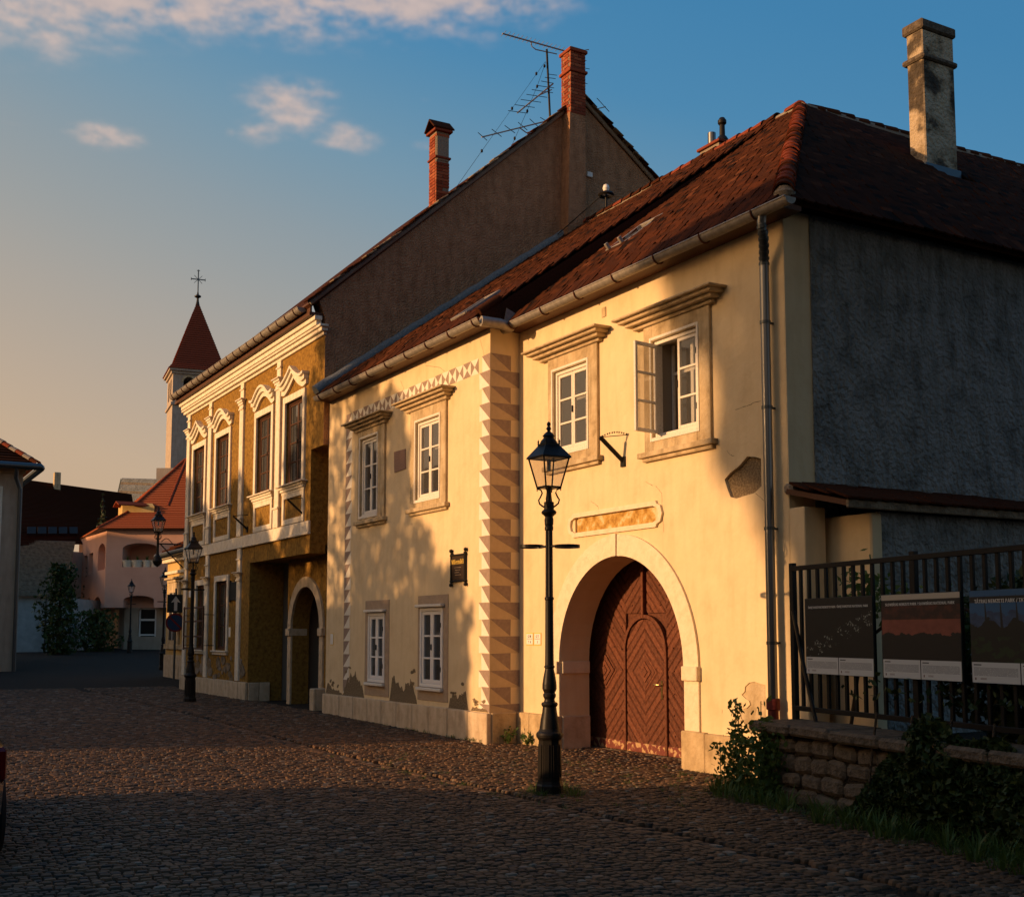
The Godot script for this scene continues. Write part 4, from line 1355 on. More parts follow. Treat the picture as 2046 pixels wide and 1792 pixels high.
	k.quad(Vector3(8.60, 6.64, -16.27), Vector3(RIDGE_X, RIDGE_Y, -16.27), Vector3(RIDGE_X, RIDGE_Y - 0.02, -16.27), Vector3(9.15, 6.5, -16.27), Vector3(0, 0, 1))
	put(roof, "verge", k, m.tile_b)
	k = MB.new()
	k.tube([Vector3(8.62, 6.72, -16.32), Vector3(9.0, 7.0, -16.32)], 0.075, 10)
	put(roof, "verge_tile", k, m.tile_b)
	slab(roof, "valley_lead", m.lead, [Vector3(10.6, 7.83, -16.24), Vector3(10.6, 7.83, -16.02), Vector3(12.3, 9.17, -16.1), Vector3(12.3, 9.17, -16.24)], 0.01)
	# lead and mortar fillet where the roof runs against the gable
	k = MB.new()
	var pts := []
	for i in 30:
		var t := i / 29.0
		pts.append(Vector3(lerpf(8.55, RIDGE_X, t), lerpf(6.72, RIDGE_Y + 0.1, t) + 0.015 * sin(i * 2.1), z0 + 0.04))
	k.tube(pts, 0.13, 9)
	put(roof, "fillet", k, m.flash)
	var sk := grp(roof, "skylight")
	var ud := upf.normalized()
	var nr := Vector3(-ud.y, ud.x, 0)
	var b := Basis(ud, nr, ud.cross(nr))
	var c0 := Vector3(8.60, 6.64, z0 + 0.1 + 5.2) + ud * 1.2
	k = MB.new()
	for q in [[Vector3(-0.40, 0.05, 0), Vector3(0.05, 0.1, 0.56)], [Vector3(0.40, 0.05, 0), Vector3(0.05, 0.1, 0.56)], [Vector3(0, 0.05, -0.27), Vector3(0.8, 0.1, 0.05)], [Vector3(0, 0.05, 0.27), Vector3(0.8, 0.1, 0.05)]]:
		k.cbox(c0 + b * q[0], q[1], 0.006, b)
	put(sk, "frame", k, m.zinc)
	k = MB.new()
	k.cbox(c0 + b * Vector3(-0.52, 0.03, 0), Vector3(0.22, 0.02, 0.66), 0.004, b)
	put(sk, "flashing", k, m.zinc)
	k = MB.new()
	k.box(c0 + b * Vector3(0, 0.07, 0), Vector3(0.76, 0.006, 0.5), b)
	put(sk, "pane", k, m.glass)
	cracks(h, XD - 0.0015, [[[955, 655], [962, 690], [970, 722]], [[800, 760], [806, 775], [803, 790]], [[850, 730], [880, 735], [890, 745]]])
func tri_zy(h: Node, mt: Material, p: Array) -> void:
	var k := MB.new()
	var x := XD - (0.0032 if mt == m.paint_dark else 0.0022)
	var q := []
	for e in p:
		q.append(Vector3(x, e.y + rng.randf_range(-0.007, 0.007), minf(e.x + rng.randf_range(-0.007, 0.007), -16.391)))
	k.tri(q[0], q[1], q[2], Vector3.LEFT)
	put(h, "painted_triangle", k, mt)
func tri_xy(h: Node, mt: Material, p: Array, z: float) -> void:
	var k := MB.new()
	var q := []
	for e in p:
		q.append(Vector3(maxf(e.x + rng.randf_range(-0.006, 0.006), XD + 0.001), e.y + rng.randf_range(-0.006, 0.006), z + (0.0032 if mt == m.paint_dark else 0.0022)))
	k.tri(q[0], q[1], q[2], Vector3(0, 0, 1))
	put(h, "painted_triangle", k, mt)

# ---------------------------------------------------------------- the ochre house
func ochre_house() -> void:
	var h := thing("ochre_house", "ochre roughcast house with white baroque window hoods and tall dark gable", "house", Vector3(XY, 0, -29.0))
	var zl := -34.55
	var zr := -24.2
	var zg := -23.47
	var upw := [[-33.75, -32.58], [-31.43, -30.24], [-27.96, -26.82], [-25.84, -24.68]]
	var low := [[-33.12, -32.30, 1.30, 3.02], [-31.21, -30.18, 1.30, 3.06]]
	var holes := []
	for w in upw:
		holes.append(rect(w[0], w[1], 5.03, 6.88))
	for w in low:
		holes.append(rect(w[0], w[1], w[2], w[3]))
	wall(h, "front_wall", m.ochre, PackedVector2Array([Vector2(zl, -0.2), Vector2(-28.36, -0.2), Vector2(-28.36, 3.41), Vector2(zr, 3.41), Vector2(zr, 5.62), Vector2(zg, 5.62), Vector2(zg, 8.1), Vector2(zl, 8.1)]), XY, 0.35, holes)
	# porch under the overhang
	bx(h, "porch_side", m.ochre, Vector3(XY + 0.35, -0.2, -28.36), Vector3(9.6, 3.41, -28.7))
	bx(h, "porch_ceiling", m.ochre, Vector3(XY + 0.351, 3.42, -28.36), Vector3(9.6, 3.6, zr))
	bx(h, "overhang_side", m.ochre, Vector3(XY + 0.351, 3.42, zr), Vector3(9.6, 5.62, zr - 0.3))
	var back := -25.84
	wall(h, "porch_wall", m.ochre, PackedVector2Array([Vector2(-27.12, -0.2), Vector2(zg, -0.2), Vector2(zg, 5.62), Vector2(-27.12, 5.62)]), 9.3, 0.4, [arch(back, 0.93, -0.5, 1.81, 1.02)])
	zy(h, "porch_arch", m.plinth, arc_band(back, 0.935, 1.16, 1.83, 0, 180, 20), 9.25, 0.06)
	for s in [-1, 1]:
		bx(h, "porch_jamb", m.plinth, Vector3(9.25, 0, back + s * 0.935), Vector3(9.31, 1.66, back + s * 1.14), 0.01)
		bx(h, "porch_impost", m.plinth, Vector3(9.21, 1.66, back + s * 0.925), Vector3(9.66, 1.83, back + s * 1.19), 0.01)
	bx(h, "passage_wall", m.room, Vector3(9.6, -0.1, -28.7), Vector3(13.0, 3.5, -28.4))
	bx(h, "passage_wall", m.room, Vector3(9.71, -0.1, -27.3), Vector3(10.1, 3.5, -27.12))
	bx(h, "passage_ceiling", m.room, Vector3(9.61, 3.42, -28.4), Vector3(13.0, 3.55, -24.0))
	bx(h, "porch_gate", m.brown_wood, Vector3(10.2, 0, -27.2), Vector3(10.26, 3.0, -24.4))
	bx(h, "porch_pier", m.plinth, Vector3(8.95, -0.1, -24.62), Vector3(9.29, 0.55, -24.35), 0.02)
	bx(h, "inner_wall", m.room, Vector3(11.0, 0.0, zl + 0.1), Vector3(11.1, 8.0, -28.75))
	bx(h, "inner_wall", m.room, Vector3(13.0, 0.0, -28.75), Vector3(13.1, 8.0, zg - 0.45))
	bx(h, "floor", m.room, Vector3(9.7, 3.62, zl + 0.1), Vector3(13.0, 3.8, zg - 0.45))
	bx(h, "end_wall", m.ochre, Vector3(XY + 0.35, -0.2, zl), Vector3(21, 8.1, zl + 0.35))
	# plinth
	var e := [-34.58, -33.95, -33.18, -32.19, -31.56, -30.95, -30.27, -29.67, -28.96, -28.34]
	for i in 9:
		bx(h, "plinth_slab", m.plinth, Vector3(XY - 0.06 - rng.randf() * 0.01, -0.1, e[i] + 0.006), Vector3(XY + 0.01, 0.545 + rng.randf_range(-0.006, 0.006), e[i + 1] - 0.006), 0.012)
	for i in 2:
		bx(h, "plinth_slab", m.plinth, Vector3(XY + 0.012 + i * 0.27, -0.1, -28.35), Vector3(XY + 0.27 + i * 0.27, 0.545, -28.30), 0.01)
	# rubble showing where the lower plaster fell
	for g in 46:
		var z := rng.randf_range(-33.9, -28.6)
		var y := 0.56 + absf(rng.randfn(0, 0.3))
		if y > 1.25:
			continue
		var poly := PackedVector2Array()
		var r := rng.randf_range(0.07, 0.2)
		for i in 9:
			var a := TAU * i / 9.0
			poly.append(Vector2(z + cos(a) * r * rng.randf_range(0.7, 1.5), y + sin(a) * r * rng.randf_range(0.5, 0.9)))
		zy(h, "rubble_stone", [m.stone_dark, m.rubble, m.mortar][g % 3], poly, XY - 0.004 - rng.randf() * 0.022, 0.03)
	# string course, pilasters
	bx(h, "string_course", m.trim, Vector3(XY - 0.05, 3.86, zl - 0.02), Vector3(XY + 0.01, 4.10, zr + 0.02), 0.01)
	bx(h, "string_course", m.trim, Vector3(XY - 0.07, 3.81, zl - 0.03), Vector3(XY + 0.01, 3.86, zr + 0.03), 0.01)
	for p in [-34.3, -32.05, -29.15, -26.31]:
		var pl := grp(h, "pilaster")
		bx(pl, "shaft", m.trim, Vector3(XY - 0.06, 4.10, p - 0.15), Vector3(XY + 0.01, 7.55, p + 0.15), 0.01)
		cornice(pl, "base", m.trim, XY - 0.055, p - 0.15, p + 0.15, [[4.10, 4.52, 0.02], [4.52, 4.57, 0.04]])
		cornice(pl, "capital", m.trim, XY - 0.055, p - 0.15, p + 0.15, [[7.28, 7.33, 0.03], [7.33, 7.40, 0.012], [7.40, 7.46, 0.035], [7.46, 7.52, 0.06], [7.52, 7.55, 0.1]])
		bx(pl, "neck", m.trim, Vector3(XY - 0.05, 7.55, p - 0.13), Vector3(XY + 0.01, 7.95, p + 0.13), 0.008)
		cornice(pl, "necking", m.trim, XY - 0.045, p - 0.13, p + 0.13, [[7.78, 7.82, 0.03]])
		if p < -28.5:
			bx(pl, "lower_shaft", m.trim, Vector3(XY - 0.05, 0.56, p - 0.14), Vector3(XY + 0.01, 3.81, p + 0.14), 0.01)
			cornice(pl, "lower_capital", m.trim, XY - 0.045, p - 0.14, p + 0.14, [[3.0, 3.05, 0.03], [3.05, 3.12, 0.012], [3.12, 3.16, 0.04], [3.16, 3.20, 0.07], [3.20, 3.22, 0.11]])
			cornice(pl, "lower_necking", m.trim, XY - 0.045, p - 0.14, p + 0.14, [[3.52, 3.56, 0.03]])
	# main cornice
	cornice(h, "cornice", m.trim, XY, zl, zg + 0.0, [[7.95, 8.02, 0.05], [8.02, 8.10, 0.12], [8.10, 8.15, 0.17]])
	cornice(h, "cornice", m.trim, XY - 0.1, zl, zg - 0.1, [[8.15, 8.25, 0.10], [8.25, 8.34, 0.15]])
	bx(h, "soffit", m.brown_wood, Vector3(XY - 0.34, 8.345, zl - 0.3), Vector3(XY + 0.3, 8.42, zg - 0.02))
	bx(h, "fascia", m.brown_wood, Vector3(XY - 0.33, 8.40, zl - 0.25), Vector3(XY - 0.29, 8.64, zg - 0.01))
	gutter(h, XY - 0.42, 8.55, zl - 0.2, zg - 0.25, 0.105, m.zinc, 0.55)
	# upper windows
	for i in 4:
		var w := grp(h, "window")
		var a: float = upw[i][0]
		var b: float = upw[i][1]
		var c := (a + b) * 0.5
		casement(w, XY + 0.05, a, b, 5.03, 6.88, 4, m.brown_wood, false, 0.04, 0.04)
		frame_band(w, "surround", m.trim, [a - 0.14, b + 0.14, 4.98, 7.03], [a, b, 4.98, 6.88], XY, 0.05)
		var hood := PackedVector2Array()
		var lowc := PackedVector2Array()
		var hw := (b - a) * 0.5 + 0.24
		var steps := 20
		for s in range(steps + 1):
			var t := lerpf(-1, 1, float(s) / steps)
			var yy: float
			if i == 0 or i == 3:   # ogee that rises to a point
				yy = 7.05 + 0.32 * pow(maxf(0.0, 1.0 - absf(t) * 1.15), 1.6) + (0.05 * smoothstep(0.7, 1.0, absf(t)))
			else:                   # round-headed, with ears
				yy = 7.05 + 0.27 * cos(clampf(t * 1.35, -1, 1) * PI * 0.5) + 0.04 * smoothstep(0.8, 1.0, absf(t))
			hood.append(Vector2(c + t * hw, yy))
		for layer in 3:
			var th: float = [0.27, 0.16, 0.06][layer]
			var off: float = [0.0, 0.11, 0.21][layer]
			var poly := PackedVector2Array()
			for s in range(steps + 1):
				poly.append(hood[s] + Vector2((hood[s].x - c) * 0.02 * layer, off + th - 0.0))
			for s in range(steps, -1, -1):
				poly.append(hood[s] + Vector2((hood[s].x - c) * 0.02 * layer, off))
			zy(w, "hood", m.trim, poly, XY - 0.06 - 0.05 * layer, 0.08 + 0.05 * layer)
		cornice(w, "sill", m.trim, XY, a - 0.12, b + 0.12, [[4.80, 4.86, 0.04], [4.86, 4.92, 0.07], [4.92, 4.97, 0.10], [4.97, 5.0, 0.16]])
		frame_band(w, "apron", m.trim, [a - 0.13, b + 0.13, 4.12, 4.80], [a - 0.01, b + 0.01, 4.24, 4.70], XY, 0.035)
	# lower windows with brown casements
	for i in 2:
		var q: Array = low[i]
		var w := grp(h, "window")
		casement(w, XY + 0.06, q[0], q[1], q[2], q[3], 3, m.brown_wood, false, 0.045, 0.04)
		frame_band(w, "surround", m.trim, [q[0] - 0.13, q[1] + 0.13, q[2] - 0.02, q[3] + 0.15], [q[0], q[1], q[2] - 0.02, q[3]], XY, 0.04)
		cornice(w, "sill", m.trim, XY, q[0] - 0.08, q[1] + 0.08, [[q[2] - 0.13, q[2] - 0.06, 0.05], [q[2] - 0.06, q[2] - 0.02, 0.09]])
		# wooden grille that stands open on the wall
	var gr := grp(h, "window_grille")
	for y in [1.30, 1.62, 2.02, 2.38]:
		bx(gr, "rail", m.brown_wood, Vector3(XY - 0.34, y, -33.2), Vector3(XY - 0.31, y + 0.04, -31.2), 0.004)
	for z in [-33.2, -31.24]:
		bx(gr, "stile", m.brown_wood, Vector3(XY - 0.345, 1.28, z), Vector3(XY - 0.305, 2.44, z + 0.04), 0.004)
		for y in [1.4, 2.2]:
			bx(gr, "arm", m.iron, Vector3(XY - 0.31, y, z + 0.01), Vector3(XY + 0.01, y + 0.015, z + 0.025))
	# gable wall towards the camera
	var gab := PackedVector2Array([Vector2(XY + 0.003, 5.63), Vector2(20.7, 5.63), Vector2(21.3, 9.9), Vector2(RIDGE_X + 0.06, 14.56), Vector2(XY - 0.15, 8.70), Vector2(XY + 0.003, 8.3)])
	var k := MB.new()
	k.prism(gab, Vector3(0, 0, zg + 0.012), Vector3.RIGHT, Vector3.UP, Vector3(0, 0, -0.4))
	put(h, "gable", k, m.gable)
	bx(h, "gable_foot", m.gable, Vector3(9.72, -0.2, zg), Vector3(20.7, 5.62, zg - 0.4))
	var roof := grp(h, "roof")
	var pk := Vector3(RIDGE_X + 0.06, 14.60, 0)
	slab(roof, "roof_deck", m.tile_b, [Vector3(XY - 0.38, 8.56, zg + 0.04), pk + Vector3(0, 0, zg + 0.04), pk + Vector3(0, 0, zl - 0.2), Vector3(XY - 0.38, 8.56, zl - 0.2)], 0.08)
	slab(roof, "roof_deck", m.tile_b, [Vector3(21.6, 9.6, zg + 0.04), pk + Vector3(0, 0, zg + 0.04), pk + Vector3(0, 0, zl - 0.2), Vector3(21.6, 9.6, zl - 0.2)], 0.08)
	bx(h, "back_wall", m.gable, Vector3(20.7, -0.2, zg - 0.4), Vector3(21, 9.6, zl + 0.35))
	# verge tiles in two courses along the gable edge
	var vm := MB.new()
	vm.cbox(Vector3.ZERO, Vector3(0.30, 0.03, 0.26), 0.008)
	var vmesh := vm.mesh()
	for side in 2:
		var a := Vector3(XY - 0.40, 8.62, zg + 0.06) if side == 0 else Vector3(21.5, 9.75, zg + 0.06)
		var d := (pk + Vector3(0, 0.03, zg + 0.06) - a)
		var len := d.length()
		d = d.normalized()
		var nrm := Vector3(-d.y, d.x, 0) if d.x > 0 else Vector3(d.y, -d.x, 0)
		var cnt := int(len / 0.19)
		for i in cnt:
			var bs := Basis(d, nrm, d.cross(nrm)) * Basis(Vector3.BACK, -0.10 if side == 0 else -0.1) * Basis(Vector3.UP, rng.randf_range(-0.1, 0.1))
			inst(roof, "verge_tile", vmesh, [m.tile_b, m.tile_a, m.stone_dark][rng.randi() % 3], a + d * (i * 0.19 + 0.1) + nrm * rng.randf_range(0.0, 0.03) + Vector3(0, 0, rng.randf_range(-0.02, 0.03)), bs)
		var mo := MB.new()
		mo.tube([a + nrm * -0.05 + Vector3(0, 0, -0.02), a + d * len + nrm * -0.05 + Vector3(0, 0, -0.02)], 0.06, 6)
		put(roof, "verge_mortar", mo, m.mortar)
	# chimney breast on the gable with its brick stack
	var ch := grp(h, "chimney")
	k = MB.new()
	k.prism(PackedVector2Array([Vector2(14.52, 9.0), Vector2(15.07, 9.0), Vector2(15.07, 14.0), Vector2(14.64, 14.0)]), Vector3(0, 0, zg), Vector3.RIGHT, Vector3.UP, Vector3(0, 0, 0.36))
	put(ch, "breast", k, m.gable)
	bricks(ch, Vector3(14.65, 13.98, zg - 0.05), Vector3(15.08, 15.62, zg + 0.37))
	for y in [[15.0, 15.07], [15.50, 15.58]]:
		bx(ch, "band", m.brick_a, Vector3(14.61, y[0], zg - 0.09), Vector3(15.12, y[1], zg + 0.41), 0.01)
	# slim brick stack on the roof, capped by a little tiled saddle
	var c2 := grp(h, "chimney")
	var z2 := -25.2
	bricks(c2, Vector3(12.02, 11.2, z2 - 0.14), Vector3(12.38, 13.66, z2 + 0.26), 0.078, func(face, r, n): return face == 0 and r > n - 10 and r < n - 1 or face == 0 and r < 5 or rng.randf() < 0.05)
	bx(c2, "render", m.mortar, Vector3(12.05, 12.95, z2 + 0.24), Vector3(12.36, 13.6, z2 + 0.262), 0.004)
	bx(c2, "render", m.mortar, Vector3(12.015, 11.2, z2 + 0.2), Vector3(12.385, 11.7, z2 + 0.266), 0.004)
	bx(c2, "band", m.brick_b, Vector3(11.99, 13.0, z2 - 0.17), Vector3(12.41, 13.05, z2 + 0.29), 0.008)
	bx(c2, "band", m.brick_b, Vector3(11.96, 13.66, z2 - 0.2), Vector3(12.44, 13.72, z2 + 0.32), 0.008)
	for s in [-1, 1]:
		k = MB.new()
		k.cbox(Vector3(12.2, 13.86, z2 + 0.06 + s * 0.13), Vector3(0.56, 0.04, 0.38), 0.008, Basis(Vector3.RIGHT, s * 0.75))
		put(c2, "saddle_tile", k, m.tile_b)
	# lightning ball and little box on the gable
	bx(h, "junction_box", m.white_clean, on_z(1174, 342, zg + 0.06), on_z(1182, 356, zg), 0.01)

# ---------------------------------------------------------------- yard wall, fence and boards on the right
const F0 := Vector3(8.996, 0.8, -9.767)
const FD := Vector3(-0.175, 0, 0.9846)
const FN := Vector3(-0.9846, 0, -0.175)
func fp(s: float, y: float, o: float) -> Vector3:
	return Vector3(F0.x, y, F0.z) + FD * s + FN * o
func street_right() -> void:
	var fb := Basis(FD, Vector3.UP, FN)
	# lean-to against the side wall
	var an := thing("lean_to", "low lean-to with crumbling tile eave against the dark side wall", "shed", Vector3(11, 0, -9.7))
	bx(an, "pier", m.cream, Vector3(XE + 0.004, -0.1, -10.245), Vector3(9.72, 3.12, -10.0), 0.01)
	bx(an, "end_wall", m.cream, Vector3(9.82, -0.1, -10.23), Vector3(10.0, 3.02, -9.42), 0.02)
	bx(an, "front_wall", m.roughcast, Vector3(10.0, -0.1, -9.45), Vector3(16, 3.04, -9.7))
	var roof := grp(an, "roof")
	var up := Vector3(0, 0.22, -0.95).normalized()
	slab(roof, "roof_deck", m.brown_wood, [Vector3(9.36, 3.12, -9.28), Vector3(16, 3.12, -9.28), Vector3(16, 3.34, -10.23), Vector3(9.36, 3.34, -10.23)], 0.06)
	tiles(roof, Vector3(9.38, 3.135, -9.28), Vector3(1, 0, 0), up, 6.5, 0.95, func(_u, _v): return true, 200, [Color(0.028, 0.012, 0.007), Color(0.05, 0.019, 0.010), Color(0.014, 0.010, 0.008), Color(0.075, 0.028, 0.014), [m.tile_b]])
	bx(roof, "fascia", m.stone_dark, Vector3(9.34, 3.04, -9.31), Vector3(16, 3.13, -9.27), 0.01)
	bx(roof, "ledge", m.mortar, Vector3(XE - 0.04, 3.28, -10.3), Vector3(16, 3.40, -10.16), 0.03)
	# rubble wall with coping
	var w := thing("yard_wall", "low rubble stone wall with slab coping beside the house corner", "wall", Vector3(8.5, 0, -8))
	var core := MB.new()
	core.box(fp(4.5, 0.33, 0.20), Vector3(9.0, 0.66, 0.42), fb)
	put(w, "core", core, m.soil)
	var s := -0.05
	for c in 14:
		var l := rng.randf_range(0.55, 0.8)
		var k := MB.new()
		k.cbox(Vector3.ZERO, Vector3(l - 0.012, 0.11, 0.66), 0.025)
		inst(w, "coping_stone", k.mesh(), m.yard_stone, fp(s + l * 0.5 - 0.02, 0.745 + rng.randf_range(-0.008, 0.008), 0.22), fb * Basis(Vector3.UP, rng.randf_range(-0.015, 0.015)))
		s += l
	var shapes := []
	for v in 5:
		var k := MB.new()
		k.cbox(Vector3.ZERO, Vector3(rng.randf_range(0.2, 0.34), rng.randf_range(0.13, 0.2), 0.12), 0.045)
		shapes.append(k.mesh())
	for row in 4:
		s = rng.randf_range(0, 0.1)
		while s < 7.5:
			var q: int = rng.randi() % 5
			var l: float = (shapes[q] as Mesh).get_aabb().size.x
			inst(w, "wall_stone", shapes[q], m.yard_stone, fp(s + l * 0.5, 0.08 + row * 0.17 + rng.randf_range(-0.015, 0.015), 0.40 + rng.randf_range(-0.015, 0.02)), fb * Basis(Vector3.BACK, rng.randf_range(-0.12, 0.12)))
			s += l + 0.012
	# bar fence on the wall
	var f := thing("bar_fence", "dark metal bar fence standing on the rubble wall", "fence", fp(0, 0.79, 0))
	var i := 0
	s = 0.0
	while s < 6.0:
		var post := i % 13 == 0
		var k := MB.new()
		var th := 0.075 if post else 0.042
		var y0 := 0.80 if post else 0.90
		var y1 := 2.46 if post else 2.40
		k.cbox(Vector3.ZERO, Vector3(th, y1 - y0, th * 0.7), 0.004)
		inst(f, "post" if post else "bar", k.mesh(), m.iron, fp(s, (y0 + y1) * 0.5, 0), fb)
		s += 0.155
		i += 1
	for y in [0.92, 2.40]:
		var k := MB.new()
		k.cbox(Vector3.ZERO, Vector3(6.0, 0.05, 0.035), 0.004)
		inst(f, "rail", k.mesh(), m.iron, fp(3.0, y, 0.012), fb)
	var br := MB.new()
	br.tube([fp(0.04, 1.95, 0.03), fp(0.22, 1.35, 0.03), fp(0.42, 0.80, 0.03)], 0.022, 6)
	put(f, "brace", br, m.iron)
	# picture boards
	var words := ["ŚWIĘTOKRZYSKI NEMZETI PARK / ŚWIĘTOKRZYSKI NATIONAL PARK", "SŁOWIŃSKI NEMZETI PARK / SŁOWIŃSKI NATIONAL PARK", "TÁTRAI NEMZETI PARK / TATRA NATIONAL PARK"]
	var at := [[0.30, 1.46], [1.59, 2.69], [2.80, 3.95]]
	for p in 3:
		var a: float = at[p][0]
		var b: float = at[p][1]
		var t := thing("picture_board", ["picture board of a dark wooded slope hung on the bar fence", "picture board of reddish dunes hung on the bar fence", "picture board of a mountain lake and firs hung on the bar fence"][p], "sign", fp((a + b) * 0.5, 1.29, 0.05), "picture boards on the fence")
		var k := MB.new()
		k.cbox(Vector3.ZERO, Vector3(b - a, 0.78, 0.014), 0.003)
		inst(t, "panel", k.mesh(), m.sign_dark, fp((a + b) * 0.5, 1.68, 0.045), fb)
		var pm := StandardMaterial3D.new()
		pm.albedo_texture = poster(p)
		pm.roughness = 0.5
		var q := QuadMesh.new()
		q.size = Vector2(b - a - 0.01, 0.77)
		inst(t, "print", q, pm, fp((a + b) * 0.5, 1.68, 0.056), fb)
		var tm := TextMesh.new()
		tm.text = words[p]
		var fo := SystemFont.new()
		fo.font_names = PackedStringArray(["Droid Sans"])
		fo.font_weight = 700
		tm.font = fo
		tm.font_size = 24
		tm.pixel_size = 0.0014
		tm.depth = 0.001
		tm.horizontal_alignment = HORIZONTAL_ALIGNMENT_CENTER
		var wd := tm.get_aabb().size.x
		tm.pixel_size = 0.0014 * (b - a - 0.14) / maxf(wd, 0.01)
		inst(t, "lettering", tm, m.sign_white, fp((a + b) * 0.5, 1.985 - 0.01, 0.059), fb)
	# yard ground behind the wall
	var yk := MB.new()
	yk.prism(PackedVector2Array([Vector2(9.15, -9.4), Vector2(16, -9.4), Vector2(16, 4), Vector2(6.8, 4)]), Vector3(0, 0.0, 0), Vector3.RIGHT, Vector3.BACK, Vector3(0, 0.6, 0))
	structure(put(self, "yard", yk, m.soil))
func poster(p: int) -> ImageTexture:
	var w := 384
	var h := 256
	var im := Image.create_empty(w, h, false, Image.FORMAT_RGB8)
	var nz := noise(0.02, 5, 90 + p)
	for y in h:
		for x in w:
			var v := nz.get_noise_2d(x, y * 1.6) * 0.5 + 0.5
			var c := Color(0.02, 0.025, 0.02)
			var t := float(y) / h
			if p == 0:
				c = Color(0.015, 0.02, 0.014).lerp(Color(0.06, 0.05, 0.03), clampf(v * 2.0 - 1.1, 0, 1))
				var d := absf(y - (190.0 - x * 0.33)) / 26.0
				if v > 0.56 and d < 1.0 and nz.get_noise_2d(x * 5.0, y * 5.0) > 0.15:
					c = Color(0.34, 0.36, 0.34)
			elif p == 1:
				c = Color(0.42, 0.40, 0.36)
				if t > 0.12:
					c = Color(0.10, 0.045, 0.03).lerp(Color(0.20, 0.09, 0.055), clampf(v * 2.4 - 0.9, 0, 1))
				if t > 0.30:
					c = Color(0.26, 0.13, 0.10).lerp(Color(0.34, 0.19, 0.15), v)
				if t > 0.42 + 0.1 * v:
					c = Color(0.02, 0.02, 0.022).lerp(Color(0.05, 0.045, 0.04), v)
			else:
				c = Color(0.08, 0.20, 0.30)
				if t > 0.15 + 0.2 * v:
					c = Color(0.05, 0.10, 0.17).lerp(Color(0.16, 0.22, 0.30), v)
				if t > 0.35 + 0.1 * sin(x * 0.06) * v:
					c = Color(0.012, 0.03, 0.02)
				if t > 0.5 and v > 0.55:
					c = Color(0.04, 0.10, 0.03)
				if fposmod(x * 1.0, 61.0) < 30.0 * (t - 0.05) and t < 0.45 and x > 30:
					c = Color(0.01, 0.03, 0.025)
			# header strip and the two caption panels of small print
			if y > 16 and y < 34:
				c = Color(0.03, 0.03, 0.035)
			if y > 198:
				c = Color(0.46, 0.47, 0.47)
				var xx := x % 192
				if xx < 2 or xx > 189:
					c = Color(0.02, 0.02, 0.02)
				elif y > 204 and y < 208 and xx > 8 and xx < 40:
					c = Color(0.12, 0.12, 0.12)
				elif y > 211 and y < 236 and (y - 211) % 3 == 0 and xx > 8 and xx < 182 and nz.get_noise_2d(x * 9.0, y * 30.0) > -0.35:
					c = Color(0.2, 0.2, 0.21)
				elif y > 241 and y < 249 and (xx > 12 and xx < 18 or xx > 34 and xx < 60 and y % 3 == 0):
					c = Color(0.2, 0.12, 0.10)
			im.set_pixel(x, y, (c * 1.55).clamp())
	return ImageTexture.create_from_image(im)

# ---------------------------------------------------------------- far end of the street
func plan(parent: Node, called: String, mt: Material, pts: Array, y0: float, y1: float) -> MeshInstance3D:
	var k := MB.new()
	var poly := PackedVector2Array()
	for p in pts:
		poly.append(Vector2(p.x, p.z))
	k.prism(poly, Vector3(0, y0, 0), Vector3.RIGHT, Vector3.BACK, Vector3(0, y1 - y0, 0))
	return put(parent, called, k, mt)
func csg_box_cut(c: Node, mt: Material, poly: PackedVector2Array, o: Vector3, r: Vector3, depth: float) -> void:
	var q := CSGPolygon3D.new()
	q.polygon = poly
	q.depth = depth + 0.5
	q.operation = CSGShape3D.OPERATION_SUBTRACTION
	var out := r.cross(Vector3.UP)
	q.transform = Transform3D(Basis(r, Vector3.UP, out), o + out * 0.5)
	q.material = mt
	c.add_child(q)
func plan_csg(parent: Node, called: String, mt: Material, pts: Array, y0: float, y1: float) -> CSGCombiner3D:
	var c := CSGCombiner3D.new()
	c.name = called
	parent.add_child(c, true)
	c.position = -gp(parent)
	var b := CSGPolygon3D.new()
	var poly := PackedVector2Array()
	for p in pts:
		poly.append(Vector2(p.x, p.z))
	b.polygon = poly
	b.depth = y1 - y0
	b.material = mt
	b.transform = Transform3D(Basis(Vector3(1, 0, 0), Vector3(0, 0, 1), Vector3(0, -1, 0)), Vector3(0, y0, 0))
	c.add_child(b)
	return c
func arch_at(u0: float, u1: float, y0: float, spring: float, rise: float) -> PackedVector2Array:
	return arch((u0 + u1) * 0.5, (u1 - u0) * 0.5, y0, spring, rise, 12)
func rows_of_tiles(roof: Node, pts: Array, pitch: float, mt: Array) -> void:   # far roofs: each course is a lapped strip
	# pts: eave left, eave right, top right, top left
	var n := int((pts[3] - pts[0]).length() / pitch)
	var nn: Vector3 = (pts[1] - pts[0]).cross(pts[3] - pts[0]).normalized()
	if nn.y < 0:
		nn = -nn
	for i in n:
		var t0 := float(i) / n
		var t1 := float(i + 1) / n
		var a: Vector3 = pts[0].lerp(pts[3], t0)
		var b: Vector3 = pts[1].lerp(pts[2], t0)
		var c: Vector3 = pts[1].lerp(pts[2], t1)
		var d: Vector3 = pts[0].lerp(pts[3], t1)
		var k := MB.new()
		var l := nn * (0.05 + rng.randf() * 0.01)
		k.quad(a + l, b + l, c, d, nn)
		k.quad(a + l, b + l, b - nn * 0.02, a - nn * 0.02, a - d)
		put(roof, "tile_course", k, mt[rng.randi() % mt.size()])
